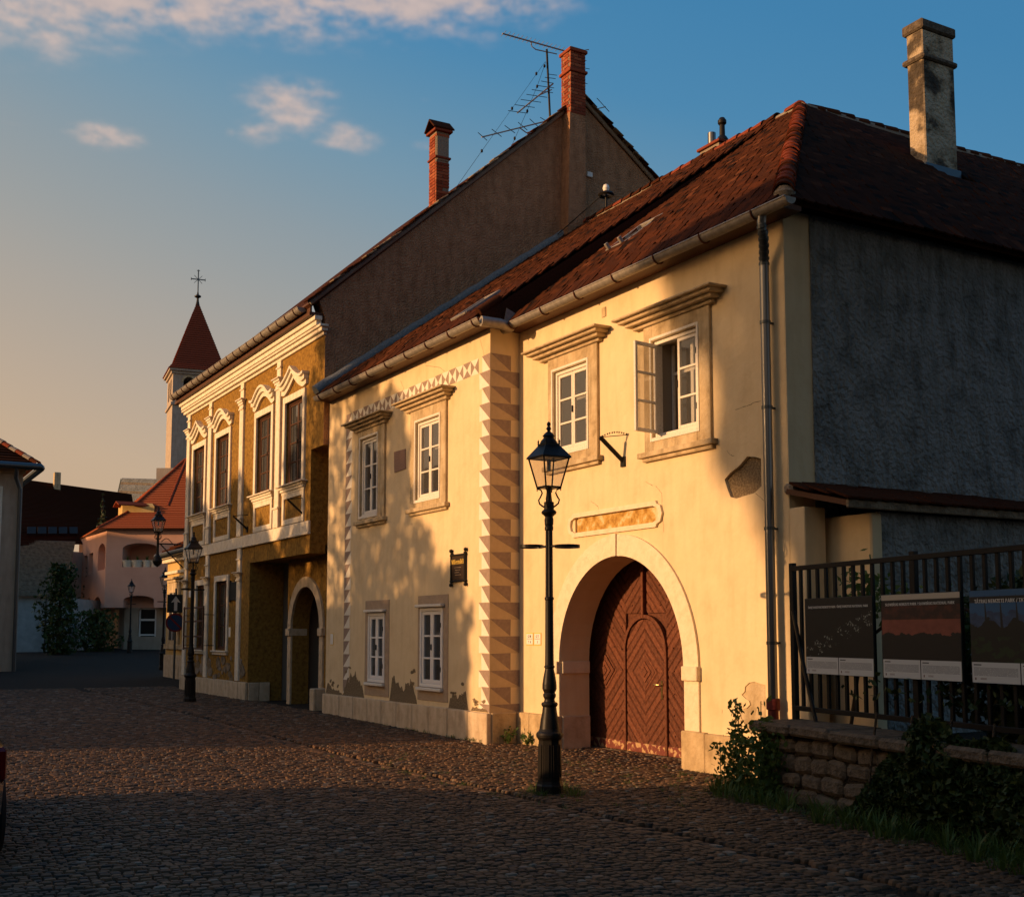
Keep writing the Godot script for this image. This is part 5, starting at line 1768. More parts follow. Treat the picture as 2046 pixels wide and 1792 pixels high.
func far_left() -> void:
	# --- corner house at the left edge
	var lb := thing("corner_house", "pale plastered corner house with dark gutter and red hipped roof", "house", Vector3(3, gy(-48), -49))
	bx(lb, "wall", m.pale, Vector3(-6, 0.0, -62), Vector3(6.05, 8.0, -48.2))
	frame_band_z(lb, "panel_frame", m.trim, [0.5, 5.35, 1.6, 7.2], -48.2)
	cornice_z(lb, "eave", m.pale, -6, 6.05, -48.2, [[7.7, 7.85, 0.08], [7.85, 8.0, 0.18]])
	var roof := grp(lb, "roof")
	var e := 0.45
	var pz := -55.1
	rows_of_tiles(roof, [Vector3(-6 - e, 8.0, -48.2 + e), Vector3(6.05 + e, 8.0, -48.2 + e), Vector3(1.6, 12.2, pz), Vector3(-2, 12.2, pz)], 0.3, [m.tile_a, m.tile_c, m.tile_b])
	rows_of_tiles(roof, [Vector3(6.05 + e, 8.0, -62 - e), Vector3(6.05 + e, 8.0, -48.2 + e), Vector3(1.6, 12.2, pz), Vector3(1.6, 12.2, pz - 0.1)], 0.3, [m.tile_a, m.tile_c])
	ridge_tiles(roof, Vector3(6.05 + e, 8.05, -48.2 + e), Vector3(1.6, 12.25, pz), 0.14, [m.tile_c, m.tile_red, m.mortar], 0.42, "hip_tile")
	var k := MB.new()
	k.tube([Vector3(-6.6, 7.95, -47.65), Vector3(6.6, 7.95, -47.65), Vector3(6.66, 7.95, -48.0), Vector3(6.66, 7.95, -60)], 0.13, 8)
	put(lb, "gutter", k, m.zinc_dark)
	k = MB.new()
	k.tube([Vector3(5.75, 7.85, -47.65), Vector3(5.75, 7.5, -47.8), Vector3(5.95, 7.1, -48.1), Vector3(5.97, 0.3, -48.1)], 0.075, 8)
	put(lb, "downpipe", k, m.zinc_dark)
	# --- big dark roof behind
	var br := thing("long_roofed_building", "long building with dark red tiled roof and narrow chimney", "building", at_depth(140, 1290, 90) * Vector3(1, 0, 1))
	var A := at_depth(20, 954, 82)
	var B := at_depth(262, 987, 90)
	var A2 := at_depth(10, 1090, 72)
	var B2 := at_depth(280, 1085, 80)
	rows_of_tiles(br, [A2, B2, B, A], 0.24, [m.tile_a])
	var ro := Vector3(sin(YAW), 0, -cos(YAW))
	plan(br, "wall", m.white_wall, [A2, B2, B2 + ro * 24, A2 + ro * 24], 0.0, A2.y - 0.1)
	var cb := at_depth(112, 985, 84)
	bx(br, "chimney", m.stone, cb + Vector3(-0.22, -1.5, -0.25), cb + Vector3(0.22, 1.45, 0.25), 0.03)
	var sl := (B2 - A2).normalized()
	var upv := (A - A2).normalized()
	for q in 5:
		var kk := MB.new()
		var o := at_depth(62 + q * 21, 1060, 74.4 + q * 0.75)
		kk.box(o, Vector3(0.60, 0.06, 1.1), Basis(sl, sl.cross(upv).normalized(), upv))
		put(br, "skylight", kk, m.rubber)
	# --- lower house with worn roof and white wall
	var lw := thing("white_wall_house", "small white walled house with mossy worn tile roof", "house", at_depth(80, 1290, 66) * Vector3(1, 0, 1))
	var a1 := at_depth(20, 1192, 64)
	var b1 := at_depth(128, 1195, 66)
	var a3 := at_depth(20, 1078, 74)
	var b3 := at_depth(150, 1082, 75)
	rows_of_tiles(lw, [a1 + Vector3(0, 0.05, 0), b1 + Vector3(0, 0.05, 0), b3, a3], 0.24, [m.stone_dark])
	plan(lw, "wall", m.white_wall, [a1 + ro * 0.4, b1 + ro * 0.4, b1 + ro * 6, a1 + ro * 6], 0.3, a1.y)
	var dp := MB.new()
	var d0 := at_depth(92, 1195, 65.3)
	dp.tube([d0, Vector3(d0.x, 0.7, d0.z)], 0.06, 6)
	put(lw, "downpipe", dp, m.zinc_dark)
	# --- pink house with jettied corner
	var A0 := at_depth(205, 1297, 70)
	var Bp := at_depth(420, 1297, 70)
	var L0 := at_depth(150, 1297, 77.4)
	var r := ((Bp - A0) * Vector3(1, 0, 1)).normalized()
	var l := ((A0 - L0) * Vector3(1, 0, 1)).normalized()
	var ph := thing("pink_house", "pink bay house with arched loggia and flared red tile roof", "house", Vector3(A0.x, 0.8, A0.z))
	var lenl := ((A0 - L0) * Vector3(1, 0, 1)).length()
	var y_ev := at_depth(205, 1057, 70).y
	var y_j := at_depth(205, 1214, 70).y
	var g0 := 0.75
	var flat := Vector3(1, 0, 1)
	var c := plan_csg(ph, "upper_storey", m.pink, [A0 * flat, A0 * flat + r * 7.0, A0 * flat + r * 7.0 + ro * 8, L0 * flat + ro * 1.5, L0 * flat], y_j, y_ev)
	var u := func(px: float) -> float: return ((at_depth(px, 1297, 70) - A0) * flat).dot(r)
	var yy := func(py: float) -> float: return at_depth(250, py, 70).y
	csg_box_cut(c, m.pink, arch_at(u.call(238), u.call(310), yy.call(1133), yy.call(1096), yy.call(1085) - yy.call(1096)), A0 * flat, r, 1.6)
	csg_box_cut(c, m.pink, arch_at(u.call(243), u.call(304), y_j - 0.5, yy.call(1199), yy.call(1190) - yy.call(1199)), A0 * flat, r, 0.9)
	# windows of the narrow side, measured along it
	var side := func(px: float) -> float: return lenl * (px - 150.0) / 55.0
	for q in [[162, 169, 1098, 1144], [172, 180, 1096, 1142]]:
		csg_box_cut(c, m.pink, rect(side.call(q[0]), side.call(q[1]), yy.call(q[3]), yy.call(q[2])), L0 * flat, l, 0.35)
	csg_box_cut(c, m.pink, arch_at(side.call(190), side.call(203.5), yy.call(1137), yy.call(1100), 0.5), L0 * flat, l, 0.7)
	for q in [[153, 163], [169, 180], [185, 198]]:
		csg_box_cut(c, m.pink, arch_at(side.call(q[0]), side.call(q[1]), y_j - 0.5, yy.call(1205), 0.42), L0 * flat, l, 1.0)
	var c2 := plan_csg(ph, "ground_storey", m.pale, [A0 * flat + ro * 0.9 + r * 0.9, A0 * flat + r * 7.0 + ro * 0.9, A0 * flat + r * 7.0 + ro * 8, L0 * flat + ro * 1.5 + r * 0.5], g0 - 0.3, y_j)
	var ug := func(px: float) -> float: return ((at_depth(px, 1297, 70.9) - A0) * flat).dot(r)
	csg_box_cut(c2, m.pale, arch_at(ug.call(274), ug.call(310), yy.call(1272), yy.call(1222), 0.35), A0 * flat + ro * 0.9, r, 0.4)
	var wn := grp(ph, "window")
	var fbx := Basis(r, Vector3.UP, r.cross(Vector3.UP))
	var wo := A0 * flat + ro * 1.1
	for q in [[275, 308, 1270, 1267], [275, 308, 1240, 1236], [275, 308, 1217, 1214]]:
		var kk := MB.new()
		kk.box(wo + r * (ug.call(q[0]) + ug.call(q[1])) * 0.5 + Vector3(0, (yy.call(q[2]) + yy.call(q[3])) * 0.5, 0), Vector3(ug.call(q[1]) - ug.call(q[0]), yy.call(q[3]) - yy.call(q[2]), 0.08), fbx)
		put(wn, "rail", kk, m.white_clean)
	for q in [275, 307]:
		var kk := MB.new()
		kk.box(wo + r * ug.call(q) + Vector3(0, (yy.call(1272) + yy.call(1216)) * 0.5, 0), Vector3(0.09, yy.call(1216) - yy.call(1272), 0.08), fbx)
		put(wn, "stile", kk, m.white_clean)
	var gk := MB.new()
	gk.box(wo + ro * 0.06 + r * ug.call(291) + Vector3(0, (yy.call(1272) + yy.call(1214)) * 0.5, 0), Vector3(ug.call(308) - ug.call(275), yy.call(1214) - yy.call(1272), 0.02), fbx)
	put(wn, "pane", gk, m.black)
	# roof: flared pyramid, its foot hanging over the walls
	var top := at_depth(374, 915, 74.5)
	var e0 := A0 * flat - r * 0.35 - ro * 0.5 + Vector3(0, y_ev, 0)
	var e1 := A0 * flat + r * 7.4 - ro * 0.5 + Vector3(0, y_ev, 0)
	var el := L0 * flat - r * 0.5 + ro * 1.0 + Vector3(0, y_ev, 0)
	var mid := func(p: Vector3) -> Vector3: return p.lerp(top, 0.30) + Vector3(0, -0.45, 0)
	var rf := grp(ph, "roof")
	rows_of_tiles(rf, [e0, e1, mid.call(e1), mid.call(e0)], 0.24, [m.tile_red_lit])
	rows_of_tiles(rf, [mid.call(e0), mid.call(e1), top, top], 0.24, [m.tile_red_lit])
	rows_of_tiles(rf, [el, e0, mid.call(e0), mid.call(el)], 0.24, [m.tile_red_lit])
	rows_of_tiles(rf, [mid.call(el), mid.call(e0), top, top], 0.24, [m.tile_red_lit])
	ridge_tiles(rf, e0, mid.call(e0), 0.12, [m.tile_red], 0.35, "hip_tile")
	ridge_tiles(rf, mid.call(e0), top, 0.12, [m.tile_red], 0.35, "hip_tile")
	ridge_tiles(rf, at_depth(335, 1012, 69.6), top, 0.12, [m.tile_red], 0.35, "hip_tile")
	plan(rf, "soffit", m.brown_wood, [e0 + ro * 0.05, e1 + ro * 0.05, e1 + ro * 7, el + ro * 2, el + ro * 0.05], y_ev - 0.03, y_ev + 0.02)
	# dormer
	var dm := grp(rf, "dormer")
	var dk := MB.new()
	var d1 := at_depth(240, 1010, 71.5)
	dk.prism(PackedVector2Array([Vector2(-0.55, -0.9), Vector2(0.55, -0.9), Vector2(0.55, -0.1), Vector2(0, 0.12), Vector2(-0.55, -0.1)]), d1, l, Vector3.UP, r * 1.9)
	put(dm, "dormer_wall", dk, m.yellow_far)
	for sg in [-1, 1]:
		dk = MB.new()
		dk.cbox(d1 + Vector3(0, 0.05, 0) + l * sg * 0.36 + r * 1.0, Vector3(0.85, 0.07, 2.5), 0.01, Basis(l, Vector3.UP, l.cross(Vector3.UP)) * Basis(Vector3.BACK, -sg * 0.32))
		put(dm, "dormer_roof", dk, m.tile_red)
	# pots in the loggia
	for q in [246, 266, 286, 302]:
		var pot := thing("flower_pot", "pale flower pot on the loggia sill of the pink house", "flower pot", A0 * flat + ro * 0.25 + r * u.call(q) + Vector3(0, yy.call(1133), 0), "pots on the loggia sill")
		var pk := MB.new()
		var wd := 0.34 if q < 280 else 0.27
		pk.lathe([Vector2(0.0, 0.0), Vector2(wd * 0.75, 0.0), Vector2(wd, 0.34), Vector2(wd * 1.08, 0.34), Vector2(wd * 1.08, 0.40), Vector2(wd * 0.85, 0.40), Vector2(0.0, 0.36)], 12, gp(pot))
		put(pot, "pot", pk, m.trim)
		pk = MB.new()
		tuft(pk, gp(pot) + Vector3(0, 0.36, 0), 0.35, 26, 0.14)
		put(pot, "plant", pk, m.leaf)
	# --- house with grey roof whose gable catches the sun
	var gh := thing("grey_roofed_house", "grey roofed house with sunlit yellow gable", "house", at_depth(275, 1290, 92) * flat)
	var ga := at_depth(242, 985, 92)
	var gb := at_depth(312, 990, 90)
	var ra := at_depth(243, 955, 94)
	var rb := at_depth(314, 957, 92)
	rows_of_tiles(gh, [ga + Vector3(0, -1.5, 0) - ro * 1.5, gb + Vector3(0, -1.5, 0) - ro * 1.5, rb, ra], 0.3, [m.roughcast, m.stone_dark])
	var gg := MB.new()
	var ga2 := ga + Vector3(0, -1.6, 0) - ro * 1.5
	gg.tri(ga2 - r * 0.1, ra - r * 0.1, ra - r * 0.1 + ro * 5 + Vector3(0, -4, 0), -r)
	put(gh, "gable", gg, m.yellow_far)
	plan(gh, "wall", m.yellow_far, [ga2, gb - ro * 1.5, gb + ro * 5, ga + ro * 5], 0.5, ga2.y)
	church()
	yellow_cottage()
func frame_band_z(parent: Node, called: String, mt: Material, o: Array, z: float) -> void:
	var k := MB.new()
	k.box2(Vector3(o[0], o[2], z), Vector3(o[1], o[3], z + 0.04))
	put(parent, called, k, mt)
func cornice_z(parent: Node, called: String, mt: Material, x0: float, x1: float, z: float, steps: Array) -> void:
	var k := MB.new()
	for s in steps:
		k.box2(Vector3(x0 - s[2], s[0], z - 0.02), Vector3(x1 + s[2], s[1], z + s[2]))
	put(parent, called, k, mt)
func church() -> void:
	var d := 110.0
	var c0 := at_depth(341, 900, d) * Vector3(1, 0, 1)
	var r := ((at_depth(440, 900, d) * Vector3(1, 0, 1)) - c0).normalized().rotated(Vector3.UP, deg_to_rad(22))
	var b := Vector3.UP.cross(r).normalized()
	if b.dot(c0) < 0:
		b = -b
	var w := 4.7
	var ye := at_depth(340, 738, d).y
	var yb := at_depth(340, 808, d).y
	var t := thing("church_tower", "stone church tower with pointed red roof and cross", "church tower", Vector3(c0.x, 1.0, c0.z))
	var body := plan_csg(t, "shaft", m.tower, [c0, c0 + r * w, c0 + r * w + b * w, c0 + b * w], 0.5, ye)
	for s in [[0.95, 1.95], [2.6, 3.6]]:
		csg_box_cut(body, m.tower, arch_at(s[0], s[1], ye - 2.5, ye - 1.1, 0.5), c0, r, 3.9)
		csg_box_cut(body, m.tower, arch_at(s[0], s[1], ye - 2.5, ye - 1.1, 0.5), c0 + b * w, -b, 0.7)
	for y in [yb, ye - 0.35]:
		plan(t, "band", m.tower, [c0 - r * 0.15 - b * 0.15, c0 + r * (w + 0.15) - b * 0.15, c0 + r * (w + 0.15) + b * (w + 0.15), c0 - r * 0.15 + b * (w + 0.15)], y, y + 0.25)
	plan(t, "eave", m.tower, [c0 - r * 0.35 - b * 0.35, c0 + r * (w + 0.35) - b * 0.35, c0 + r * (w + 0.35) + b * (w + 0.35), c0 - r * 0.35 + b * (w + 0.35)], ye - 0.1, ye + 0.12)
	for s in [[0.95, 1.95], [2.6, 3.6]]:
		var k := MB.new()
		var ring := arc_band((s[0] + s[1]) * 0.5, 0.5, 0.68, ye - 1.1, 0, 180, 10)
		k.prism(ring, c0 - b * 0.06, r, Vector3.UP, b * 0.08)
		put(t, "arch_ring", k, m.stone)
	var roof := grp(t, "roof")
	var mc := c0 + r * w * 0.5 + b * w * 0.5
	var top := mc + Vector3(0, at_depth(388, 588, d).y, 0)
	var cs := [c0, c0 + r * w, c0 + r * w + b * w, c0 + b * w]
	for i in 4:
		var a: Vector3 = cs[i]
		var q: Vector3 = cs[(i + 1) % 4]
		var a0 := mc + (a - mc) * 1.18 + Vector3(0, ye + 0.1, 0)
		var q0 := mc + (q - mc) * 1.18 + Vector3(0, ye + 0.1, 0)
		var a1 := (mc + (a - mc) * 0.96) + Vector3(0, ye + 0.75, 0)
		var q1 := (mc + (q - mc) * 0.96) + Vector3(0, ye + 0.75, 0)
		rows_of_tiles(roof, [a0, q0, q1, a1], 0.25, [m.tile_red])
		rows_of_tiles(roof, [a1, q1, top + (q - mc) * 0.03, top + (a - mc) * 0.03], 0.25, [m.tile_red])
	var cr := grp(t, "cross")
	var k := MB.new()
	k.lathe([Vector2(0.22, -0.3), Vector2(0.12, 0.2), Vector2(0.1, 0.5), Vector2(0.32, 0.62), Vector2(0.32, 0.72), Vector2(0.1, 0.85), Vector2(0.06, 1.1), Vector2(0.0, 1.1)], 10, top)
	put(cr, "finial", k, m.iron)
	k = MB.new()
	k.box(top + Vector3(0, 2.15, 0), Vector3(0.09, 2.3, 0.09))
	k.box(top + Vector3(0, 2.35, 0), Vector3(1.35, 0.09, 0.08), Basis(r, Vector3.UP, -b))
	for q in 4:
		var an := PI / 4 + PI / 2 * q
		k.box(top + Vector3(0, 2.35, 0) + (r * cos(an) + Vector3.UP * sin(an)) * 0.28, Vector3(0.5, 0.04, 0.04), Basis(r * cos(an) + Vector3.UP * sin(an), -r * sin(an) + Vector3.UP * cos(an), -b))
	for q in [-1, 1]:
		k.box(top + Vector3(0, 2.35, 0) + r * q * 0.66, Vector3(0.05, 0.26, 0.06))
	k.box(top + Vector3(0, 3.22, 0), Vector3(0.28, 0.05, 0.06), Basis(r, Vector3.UP, -b))
	put(cr, "cross_bars", k, m.zinc_dark)
	# low gatehouse block in front of the tower
	var lo := at_depth(312, 935, 98)
	plan(t, "annex", m.tower, [lo * Vector3(1, 0, 1), at_depth(380, 935, 98) * Vector3(1, 0, 1), at_depth(380, 935, 104) * Vector3(1, 0, 1), at_depth(312, 935, 104) * Vector3(1, 0, 1)], 0.5, lo.y)
func yellow_cottage() -> void:
	var t := thing("yellow_cottage", "low yellow cottage with white cornice past the ochre house", "house", Vector3(11, 0.2, -40))
	var x := 10.15
	bx(t, "wall", m.yellow_far, Vector3(x, -0.2, -42.4), Vector3(20, 4.3, -36.5))
	cornice(t, "cornice", m.trim, x, -42.4, -36.5, [[3.75, 3.85, 0.08], [4.15, 4.28, 0.16], [4.28, 4.42, 0.28]])
	bx(t, "plinth", m.plinth, Vector3(x - 0.06, -0.2, -42.4), Vector3(x + 0.02, 1.0, -36.4))
	bx(t, "sill_band", m.stone, Vector3(x - 0.1, 1.2, -42.3), Vector3(x + 0.02, 1.36, -36.4))
	for z in [-41.2, -39.2, -37.4]:
		var w := grp(t, "window")
		bx(w, "surround", m.stone, Vector3(x - 0.07, 1.36, z - 0.75), Vector3(x + 0.01, 3.45, z + 0.75), 0.01)
		bx(w, "pane", m.black, Vector3(x - 0.08, 1.5, z - 0.5), Vector3(x - 0.065, 3.1, z + 0.5))
		bx(w, "frame", m.white_clean, Vector3(x - 0.09, 1.5, z - 0.03), Vector3(x - 0.081, 3.1, z + 0.03))
		cornice(w, "hood", m.stone, x, z - 0.75, z + 0.75, [[3.45, 3.55, 0.1], [3.55, 3.62, 0.18]])
	rows_of_tiles(t, [Vector3(x - 0.4, 4.4, -42.7), Vector3(x - 0.4, 4.4, -36.2), Vector3(15, 7.4, -36.2), Vector3(15, 7.4, -42.7)], 0.3, [m.tile_c, m.tile_a])
	var k := MB.new()
	k.tube([Vector3(x - 0.35, 4.4, -42.7), Vector3(x - 0.35, 4.4, -36.2)], 0.09, 8)
	k.tube([Vector3(x - 0.35, 4.35, -36.5), Vector3(x - 0.25, 4.0, -36.5), Vector3(x - 0.08, 3.7, -36.5), Vector3(x - 0.08, 0.2, -36.5)], 0.05, 8)
	put(t, "gutter", k, m.zinc_dark)

# ---------------------------------------------------------------- across the street, outside the frame: what shades the square
func leaf_quad(k: MB, p: Vector3, size: float, tint := Color(-1, 0, 0)) -> void:
	var a := Vector3(rng.randfn(), rng.randfn(), rng.randfn()).normalized()
	var b := a.cross(Vector3(rng.randfn(), rng.randfn(), rng.randfn())).normalized()
	k.quad(p - a * size, p + b * size * 0.55, p + a * size, p - b * size * 0.55, a.cross(b))
	if tint.r >= 0.0:
		for i in 6:
			k.col.append(tint)
func shade_point(zp: float, yp: float, x: float) -> Vector3:   # the point at depth x whose shadow line crosses the plane x = 0 at (zp, yp)
	return Vector3(x, yp + SUN.y / SUN.x * x, zp + SUN.z / SUN.x * x)
func crown(parent: Node, outline: PackedVector2Array, x: float, deep: float, per_m2: float, size: float, sd: int, thin = null) -> void:
	var lo := outline[0]
	var hi := outline[0]
	for p in outline:
		lo = lo.min(p)
		hi = hi.max(p)
	var nz := noise(0.55, 3, sd)
	var k := MB.new()
	var n := int((hi.x - lo.x) * (hi.y - lo.y) * per_m2)
	for i in n:
		var q := Vector2(rng.randf_range(lo.x, hi.x), rng.randf_range(lo.y, hi.y))
		var v := nz.get_noise_2d(q.x, q.y)
		var wob := Vector2(nz.get_noise_2d(q.x * 1.7 + 40, q.y * 1.7), nz.get_noise_2d(q.x * 1.7, q.y * 1.7 + 70)) * 0.5
		if not Geometry2D.is_point_in_polygon(q + wob, outline):
			continue
		if thin != null and rng.randf() > thin.call(q, v):
			continue
		var xx := x + rng.randf_range(-deep, deep)
		leaf_quad(k, shade_point(q.x, q.y, xx), size * rng.randf_range(0.7, 1.3), Color(0.045, 0.075, 0.016).lerp(Color(0.08, 0.11, 0.025), rng.randf()))
	put(parent, "crown", k, m.leaf_vc)
func across_tree(label: String, outline: PackedVector2Array, x: float, deep: float, per_m2: float, size: float, sd: int, zt: float, thin = null) -> void:
	var c := Vector2.ZERO
	for p in outline:
		c += p / outline.size()
	var foot := shade_point(zt, 0, x)
	foot.y = 0
	var t := thing("street_tree", label, "tree", foot)
	crown(t, outline, x, deep, per_m2, size, sd, thin)
	var k := MB.new()
	var top := shade_point(c.x, c.y, x)
	k.lathe([Vector2(0.34, -0.1), Vector2(0.24, 0.6), Vector2(0.19, top.y * 0.55), Vector2(0.12, top.y * 0.8)], 10, foot)
	for i in 9:
		var y := top.y * (0.5 + 0.035 * i)
		var q := outline[(i * 3) % outline.size()].lerp(c, 0.45)
		var e := shade_point(q.x, maxf(q.y, 2.0), x + rng.randf_range(-deep, deep) * 0.7)
		k.tube([foot + Vector3(0, y, 0), (foot + Vector3(0, y, 0)).lerp(e, 0.5) + Vector3(0, 0.3, 0), e], 0.06, 6)
	put(t, "trunk", k, m.bark)
func house_box(label: String, x0: float, x1: float, z0: float, z1: float, eave: float, ridge: float, wallm: Material) -> void:
	var h := thing("house_opposite", label, "house", Vector3((x0 + x1) * 0.5, 0, (z0 + z1) * 0.5))
	bx(h, "wall", wallm, Vector3(x0, -0.1, z0), Vector3(x1, eave, z1))
	var xm := (x0 + x1) * 0.5
	var k := MB.new()
	k.prism(PackedVector2Array([Vector2(x0 - 0.4, eave - 0.15), Vector2(x1 + 0.4, eave - 0.15), Vector2(x1 + 0.4, eave + 0.05), Vector2(xm, ridge), Vector2(x0 - 0.4, eave + 0.05)]), Vector3(0, 0, z0 - 0.2), Vector3.RIGHT, Vector3.UP, Vector3(0, 0, z1 - z0 + 0.4))
	put(h, "roof", k, m.tile_a)
	var z := z0 + 1.5
	while z < z1 - 1.0:
		var w := grp(h, "window")
		bx(w, "frame", m.white_clean, Vector3(x1 - 0.01, 1.2, z - 0.6), Vector3(x1 + 0.06, 2.9, z + 0.6), 0.01)
		bx(w, "pane", m.black, Vector3(x1 + 0.055, 1.28, z - 0.52), Vector3(x1 + 0.066, 2.82, z + 0.52))
		z += 2.8
func across_the_street() -> void:
	house_box("low plastered house across the street behind the trees", -19, -12.5, -62, -23.7, 4.6, 6.8, m.pale)
	house_box("tall plastered house far down the opposite side", -24, -14, -98, -63, 9.5, 13.6, m.white_wall)
	house_box("plastered house across the street behind the camera", -21, -13, -15.6, 15, 9.6, 13.2, m.pale)  # eave and ridge raised to keep low western glow off the side wall
	house_box("plastered house behind the camera closing the square", -12, 12, 16, 26, 7.5, 11.5, m.white_wall)
	var big := thing("added_shade_tree", "big unseen tree added behind the camera to darken the foreground", "tree", Vector3(9.5, 0, 2.5))  # added tree, crown spread wide to cut skylight on the foreground
	var bk := MB.new()
	for i in 20000:
		var dir := Vector3(rng.randfn(), rng.randfn(), rng.randfn()).normalized() * pow(rng.randf(), 0.4)
		leaf_quad(bk, Vector3(9.0, 11.8, 0.8) + dir * Vector3(8.0, 3.4, 9.0), rng.randf_range(0.16, 0.30), Color(0.05, 0.08, 0.018).lerp(Color(0.08, 0.11, 0.025), rng.randf()))
	put(big, "crown", bk, m.leaf_vc)
	bk = MB.new()
	bk.lathe([Vector2(0.5, -0.1), Vector2(0.36, 0.8), Vector2(0.3, 5.0), Vector2(0.15, 9.0)], 12, Vector3(9.5, 0, 2.5))
	for i in 10:
		var an := TAU * i / 10.0
		bk.tube([Vector3(9.5, 4.6 + 0.3 * i, 2.5), Vector3(9.0 + 2.5 * cos(an), 7.2 + 0.2 * i, 3.0 + 2.2 * sin(an)), Vector3(8.5 + 5.0 * cos(an), 9.2 + 0.2 * i, 3.6 + 4.2 * sin(an))], 0.1, 6)
	put(big, "trunk", bk, m.bark)
	var A := PackedVector2Array()
	for p in [[-19.1, 0.3], [-19.15, 3.6], [-19.9, 4.3], [-20.5, 4.9], [-21.2, 5.4], [-21.4, 6.2], [-21.6, 7.2], [-22.3, 7.8], [-23.4, 8.4], [-24.6, 9.2], [-25.6, 10.0], [-26.2, 9.6], [-26.5, 8.7], [-27.6, 7.6], [-28.0, 6.4], [-28.2, 5.2], [-27.6, 3.0], [-27.0, 0.3]]:
		A.append(Vector2(p[0], p[1]))
	across_tree("broad leafy tree across the street shading the sgraffito house", A, -12.5, 1.7, 330.0, 0.13, 301, -23.5, func(q, v):
		if q.x < -24.2 and q.x > -26.8 and q.y > 3.2:
			return 0.30 + 0.5 * clampf(v * 1.5 + 0.2, 0.0, 1.0)
		return 1.0 if v > -0.38 else 0.6)
	var B := PackedVector2Array()
	for p in [[-27.2, 0.3], [-28.0, 4.6], [-28.3, 5.2], [-29.0, 5.5], [-30.3, 6.5], [-31.2, 7.3], [-32.0, 7.1], [-33.0, 6.6], [-34.2, 6.7], [-35.6, 7.1], [-36.6, 7.9], [-38.5, 8.6], [-41, 8.2], [-43, 6.5], [-44, 0.5]]:
		B.append(Vector2(p[0], p[1]))
	across_tree("row tree across the street shading the ochre house", B, -13.0, 1.8, 260.0, 0.15, 302, -34.0)
	var C := PackedVector2Array()
	for p in [[-14.9, 8.2], [-14.5, 7.5], [-14.0, 6.9], [-13.7, 6.3], [-13.75, 5.7], [-13.3, 5.0], [-12.6, 4.3], [-11.6, 4.0], [-10.4, 5.2], [-9.6, 6.8], [-10.2, 8.6], [-11.6, 9.4], [-13.2, 9.3], [-14.4, 8.9]]:
		C.append(Vector2(p[0], p[1]))
	across_tree("tall tree well back on the opposite side shading the gate house eaves", C, -38.0, 2.0, 260.0, 0.17, 303, -11.5)

